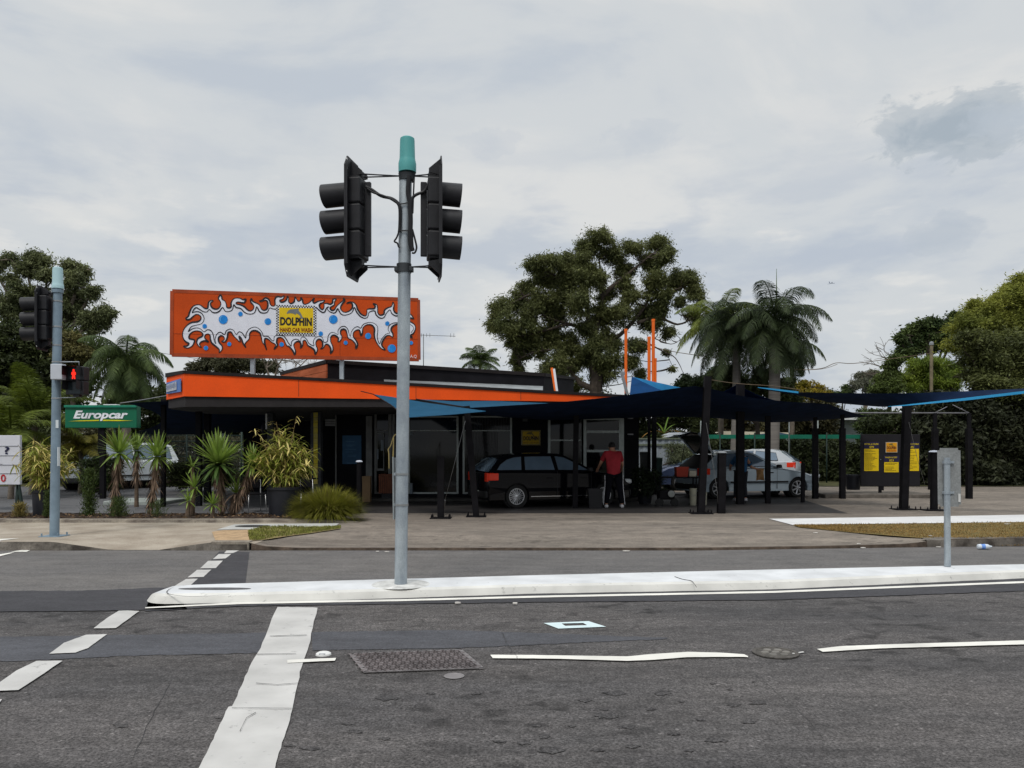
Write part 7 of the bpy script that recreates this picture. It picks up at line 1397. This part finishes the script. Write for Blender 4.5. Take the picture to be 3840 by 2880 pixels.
J1 = dict(pelvis=(0, 0, .93), waist=(0, .03, 1.06), chest=(-.02, .09, 1.32), neck=(-.03, .15, 1.50), head=(-.03, .20, 1.585), crown=(-.03, .19, 1.66), face=(-.1, 1, -.35),
          shl=(-.21, .10, 1.41), ell=(-.33, .14, 1.17), wrl=(-.37, .33, 1.04), shr=(.17, .10, 1.41), elr=(.235, .10, 1.14), wrr=(.25, .32, 1.0), hpl=(-.095, 0, .86), knl=(-.15, .03, .48), anl=(-.20, 0, .10), hpr=(.10, 0, .86), knr=(.16, .02, .48), anr=(.21, -.02, .10))
person('person in a red shirt, black cap and striped track pants leaning on the wagon bonnet', loc, 0, J1, SKN, mat('red shirt', (.26, .014, .022), .8, var=.12, vscale=6, bump=.3, bscale=8), mat('black track pants', (.005, .005, .008), .9, var=.3, spec=.08), mat('white shoe', (.5, .5, .52), .6), (True, mat('black cap', (.010, .009, .010), .8)), mat('white side stripe', (.62, .62, .66), .6), 1.18)
loc = gp(2779, 1880)
J2 = dict(pelvis=(0, 0, .88), waist=(.03, .10, .98), chest=(.08, .26, 1.18), neck=(.10, .38, 1.32), head=(.11, .45, 1.38), crown=(.11, .47, 1.46), face=(.1, 1, -.6),
          shl=(-.09, .27, 1.25), ell=(-.20, .40, 1.02), wrl=(-.15, .58, .95), shr=(.24, .27, 1.22), elr=(.40, .33, .98), wrr=(.60, .42, .93), hpl=(-.09, 0, .83), knl=(-.12, .05, .47), anl=(-.15, 0, .10), hpr=(.09, 0, .83), knr=(.10, .05, .47), anr=(.13, .02, .10))
person('person in a blue shirt bent over wiping the hatchback door behind a thick post', loc, 0, J2, SKN, mat('blue work shirt', (.012, .07, .16), .8, var=.15), mat('dark work trousers', (.008, .009, .014), .8), mat('white shoe', ()), (False, mat('dark hair', (.012, .010, .009), .8)), None, 1.05)
hnd = loc+Vector((.70, .46, .90)); mb = MB(); rnd = random.Random(9)
mb.grid([[hnd+Vector((-.11+.055*i+rnd.gauss(0, .012), .03*math.sin(i*1.7+k), .05-.085*k-(.05*(i-2)**2*.15))) for i in range(5)] for k in range(5)]); single('chamois_cloth', mb, mat('tan chamois', (.30, .17, .07), .9, var=.2), 'tan chamois cloth held against the silver hatchback door', 'cloth')

# ------------------------------------------------------------------ things standing about
def bin_(name, label, cat, x0, x1, y0, y1, m, depth=None, taper=.86, lid=None, Y=None):
    Yb = gp((x0+x1)/2, y1).y if Y is None else Y; a, b_ = wx(x0, Yb), wx(x1, Yb); z0 = zg(Yb); z1 = zat(y0, Yb); d = depth or (b_-a); g = thing(name, label, cat, ((a+b_)/2, Yb+d/2, z0)); w_ = (b_-a)/2; mb = MB(); c = Vector(((a+b_)/2, Yb+d/2, 0))
    rows = [[Vector((c.x+sx*w_*k, c.y+sy*d/2*k, z)) for sx, sy in ((-1, -1), (1, -1), (1, 1), (-1, 1), (-1, -1))] for z, k in ((z0, taper), (z1-.06, 1), (z1-.06, 1.04), (z1, 1.04), (z1, .93), (z1-.05, .92))]; mb.grid(rows, False); mb.add([rows[0][i] for i in range(4)], [(0, 1, 2, 3)]); mb.add([rows[-1][i] for i in range(4)], [(0, 1, 2, 3)]); mb.build('tub', m, g, bevel=.008)
    if lid: mb = MB(); mb.box((c.x, c.y, z1+.025), (w_*2.14, d*1.1, .05), bev=.02); mb.box((c.x, c.y+d*.52, z1+.04), (w_*1.6, .04, .04), bev=.01); mb.build('lid', lid, g)
    return g
bin_('crate', 'black crate on the ground left of the person in red', 'crate', 2207, 2261, 1834, 1907, mat('black crate plastic', (.010, .010, .012), .6), Y=20.6)
bin_('wheelie_bin', 'dark green wheelie bin behind the slim twin poles', 'bin', 2453, 2484, 1722, 1850, mat('dark green bin plastic', (.010, .030, .022), .6), lid=mat('dark green lid', (.014, .035, .027), .6), Y=26.5, taper=.8)
bin_('wheelie_bin', 'second dark bin left of the green wheelie bin', 'bin', 2404, 2436, 1700, 1850, mat('charcoal bin plastic', (.012, .014, .015), .6), lid=mat('charcoal lid', (.014, .016, .017), .6), Y=26.8, taper=.8)
loc = gp(3211, 1849); g = thing('rubbish_bin', 'round black rubbish bin left of the price board', 'bin', loc+Vector((0, .25, .1))); r_ = 29/F*loc.y; MB().lathe(loc+Vector((0, .25, .1)), [(r_*.82, 0), (r_*.96, zat(1790, loc.y)-loc.z-.1), (r_*1.04, zat(1790, loc.y)-loc.z-.1), (r_*1.04, zat(1781, loc.y)-loc.z-.1), (r_*.92, zat(1781, loc.y)-loc.z-.1), (r_*.88, .5), (0, .5)], 24).build('tub', TUB, g)
loc = gp(2545, 1905); Yt = 22.0; g = thing('work_table', 'low dark work table holding buckets behind the tallest post', 'table', (wx(2545, Yt), Yt, zg(Yt))); zt = zat(1788, Yt)
MB().box((wx(2545, Yt), Yt+.25, zt-.02), (1.15, .5, .04), bev=.006).build('table_top', PB, g)
for sx in (-.5, .5):
    for sy in (.05, .45): MB().tube([Vector((wx(2545, Yt)+sx, Yt+sy, zg(Yt))), Vector((wx(2545, Yt)+sx, Yt+sy, zt-.04))], .018, square=True).build('leg', PB, g)
mb = MB(); mb.box((wx(2545, Yt), Yt+.25, .42), (1.05, .44, .025)); mb.build('lower_shelf', PB, g)
def onbox(name, label, cat, x0, x1, y0, y1, Y, m, d=.25, bev=.01): a, b_ = wx(x0, Y), wx(x1, Y); single(name, MB().box(((a+b_)/2, Y+d/2, (zat(y0, Y)+zat(y1, Y))/2), (b_-a, d, zat(y0, Y)-zat(y1, Y)), bev=bev), m, label, cat)
bx = bin_('bucket', 'red plastic tub on the dark work table', 'bucket', 2536, 2583, 1751, 1787, mat('red plastic', (.26, .022, .008), .5), Y=Yt+.05, depth=.3); 
for o in [bx]+list(bx.children): pass
bx.location.z = zt; 
for ch in bx.children:
    zs_ = [v.co.z for v in ch.data.vertices]; k = (zat(1751, Yt)-zt)/(max(zs_)-min(zs_))
    for v in ch.data.vertices: v.co.z *= k
onbox('soap_container', 'cream container beside the red tub on the work table', 'container', 2585, 2612, 1765, 1787.5, Yt+.05, mat('cream plastic', (.33, .30, .24), .6), .2, .02)
def pail(label, px, py0, py1, wpx, Y, m):
    r_ = wpx/2/F*Y; z0 = zg(Y); h_ = zat(py0, Y)-z0; c = Vector((wx(px, Y), Y+r_, z0)); g = thing('pail', label, 'pail', c, group='pails under the work table'); MB().lathe(c, [(r_*.85, 0), (r_, h_*.95), (r_*1.05, h_*.95), (r_*1.05, h_), (r_*.93, h_), (r_*.9, h_*.8), (0, h_*.8)], 18).build('shell', m, g); MB().tube(catmull([c+Vector((-r_, 0, h_*.9)), c+Vector((-r_*.5, -r_, h_*.62)), c+Vector((r_*.5, -r_, h_*.62)), c+Vector((r_, 0, h_*.9))], 4, False), .005, 5).build('handle', WIRE, g)
pail('dirty cream pail left of the tallest post foot', 2602, 1832, 1890, 27, 21.6, mat('dirty cream plastic', (.26, .25, .19), .7, var=.2)); pail('narrow cream pail right of the tallest post', 2645, 1845, 1888, 16, 21.7, mat('dirty cream plastic', ()))
loc = gp(2505, 1900); g = thing('pressure_washer', 'black pressure washer on small wheels in deep shade under the table', 'machine', loc+Vector((0, .2, 0))); c = loc+Vector((0, .25, 0))
MB().box(c+Vector((0, 0, .30)), (.42, .30, .24), bev=.04).build('motor', PB, g); mb = MB(); mb.lathe(c+Vector((.1, -.16, .34)), [(.09, 0), (.09, .06), (0, .07)], 14, M=Matrix.Rotation(R(90), 3, 'X')); mb.build('pump_cover', mat('grey metal', (.22, .23, .22), .5, metal=.4), g)
for sx in (-.2, .2): MB().lathe(c+Vector((sx, -.1, .11)), [(.11, -.03), (.11, .03), (.04, .04), (0, .04)], 16, M=Matrix.Rotation(R(90), 3, 'X')).build('wheel', TYRE, g)
MB().tube([c+Vector((-.2, .1, .4)), c+Vector((-.32, .15, .85)), c+Vector((-.28, .15, .9))], .014, 6).build('push_handle', PB, g)
# dark potted shrub right of the person in red
Y = 22.3; b_ = Vector((wx(2418, Y), Y, zg(Y))); g = thing('potted_shrub', 'dark potted shrub in the shade right of the person in red', 'potted plant', b_); MB().lathe(b_, [(.16, 0), (.22, .3), (.235, .3), (.235, .34), (.2, .34), (.19, .28), (0, .28)], 18).build('pot', TUB, g)
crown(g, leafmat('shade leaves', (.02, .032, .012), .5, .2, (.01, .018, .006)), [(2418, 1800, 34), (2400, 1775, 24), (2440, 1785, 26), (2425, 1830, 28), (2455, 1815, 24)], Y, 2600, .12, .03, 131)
MB().tube([b_+Vector((0, 0, .28)), b_+Vector((.02, 0, .8))], .02, 6).build('stem', BARK, g)
# slatted timber planter and carton by the door
Y = 23.1; g = thing('timber_planter', 'reddish slatted timber planter on a black base by the shop door', 'planter', (wx(1447, Y), Y, zg(Y))); a, b_ = wx(1421, Y), wx(1476, Y); z0, z1 = zat(1850, Y), zat(1778, Y); w_ = b_-a; RT = mat('red brown timber', (.16, .055, .028), .7, var=.25, vscale=8)
for k in range(8):
    x = a+w_*(k+.5)/8
    for yy in (Y, Y+w_): MB().box((x, yy, (z0+z1)/2), (w_/8-.012, .02, z1-z0), bev=.003).build('slat', RT, g)
for k in range(8):
    for xx in (a, b_): MB().box((xx, Y+w_*(k+.5)/8, (z0+z1)/2), (.02, w_/8-.012, z1-z0), bev=.003).build('slat', RT, g)
MB().box(((a+b_)/2, Y+w_/2, (z0+z1)/2-.02), (w_-.03, w_-.03, z1-z0-.04)).build('liner', TUB, g); MB().box(((a+b_)/2, Y+w_/2, (zg(Y)+z0)/2), (w_*.7, w_*.7, z0-zg(Y)), bev=.01).build('base', TUB, g)
bin_('carton', 'plain brown carton standing left of the slatted planter', 'box', 1358, 1388, 1786, 1862, mat('brown cardboard', (.24, .16, .09), .9, var=.1), Y=22.9, taper=1.0)
# cafe table and chair in the bay
Y = 20.6; g = thing('cafe_table', 'dark round cafe table behind the grass clump', 'table', (wx(1140, Y), Y, zg(Y))); c = Vector((wx(1140, Y), Y, 0)); MB().lathe(c+Vector((0, 0, zat(1796, Y))), [(.36, 0), (.37, .02), (0, .025)], 26).build('table_top', PB, g); mb = MB(); mb.tube([c+Vector((0, 0, zg(Y))), c+Vector((0, 0, zat(1796, Y)))], .03, 10); mb.lathe(c+Vector((0, 0, zg(Y))), [(.22, 0), (.2, .02), (.03, .05)], 20); mb.build('pedestal', PB, g)
def chair(label, px, Y, rz):
    b_ = Vector((wx(px, Y), Y, zg(Y))); g = thing('chair', label, 'chair', b_, rz, local=True, group='metal chairs under the canopy')
    for sx in (-.2, .2):
        for sy in (-.2, .2): MB().tube([Vector((sx*1.1, sy*1.15, 0)), Vector((sx, sy, .45 if sy < 0 else .80))], .011, 6).build('leg', mat('bare aluminium', (.42, .42, .42), .35, metal=.7), g)
    MB().box((0, 0, .45), (.42, .42, .025), bev=.01).build('seat', PB, g); MB().box((0, .2, .70), (.40, .02, .22), bev=.008).build('backrest', PB, g)
chair('metal legged chair left of the big bamboo tub', 955, 19.6, .6); chair('dark chair just right of the big bamboo tub', 1128, 19.9, -.5)
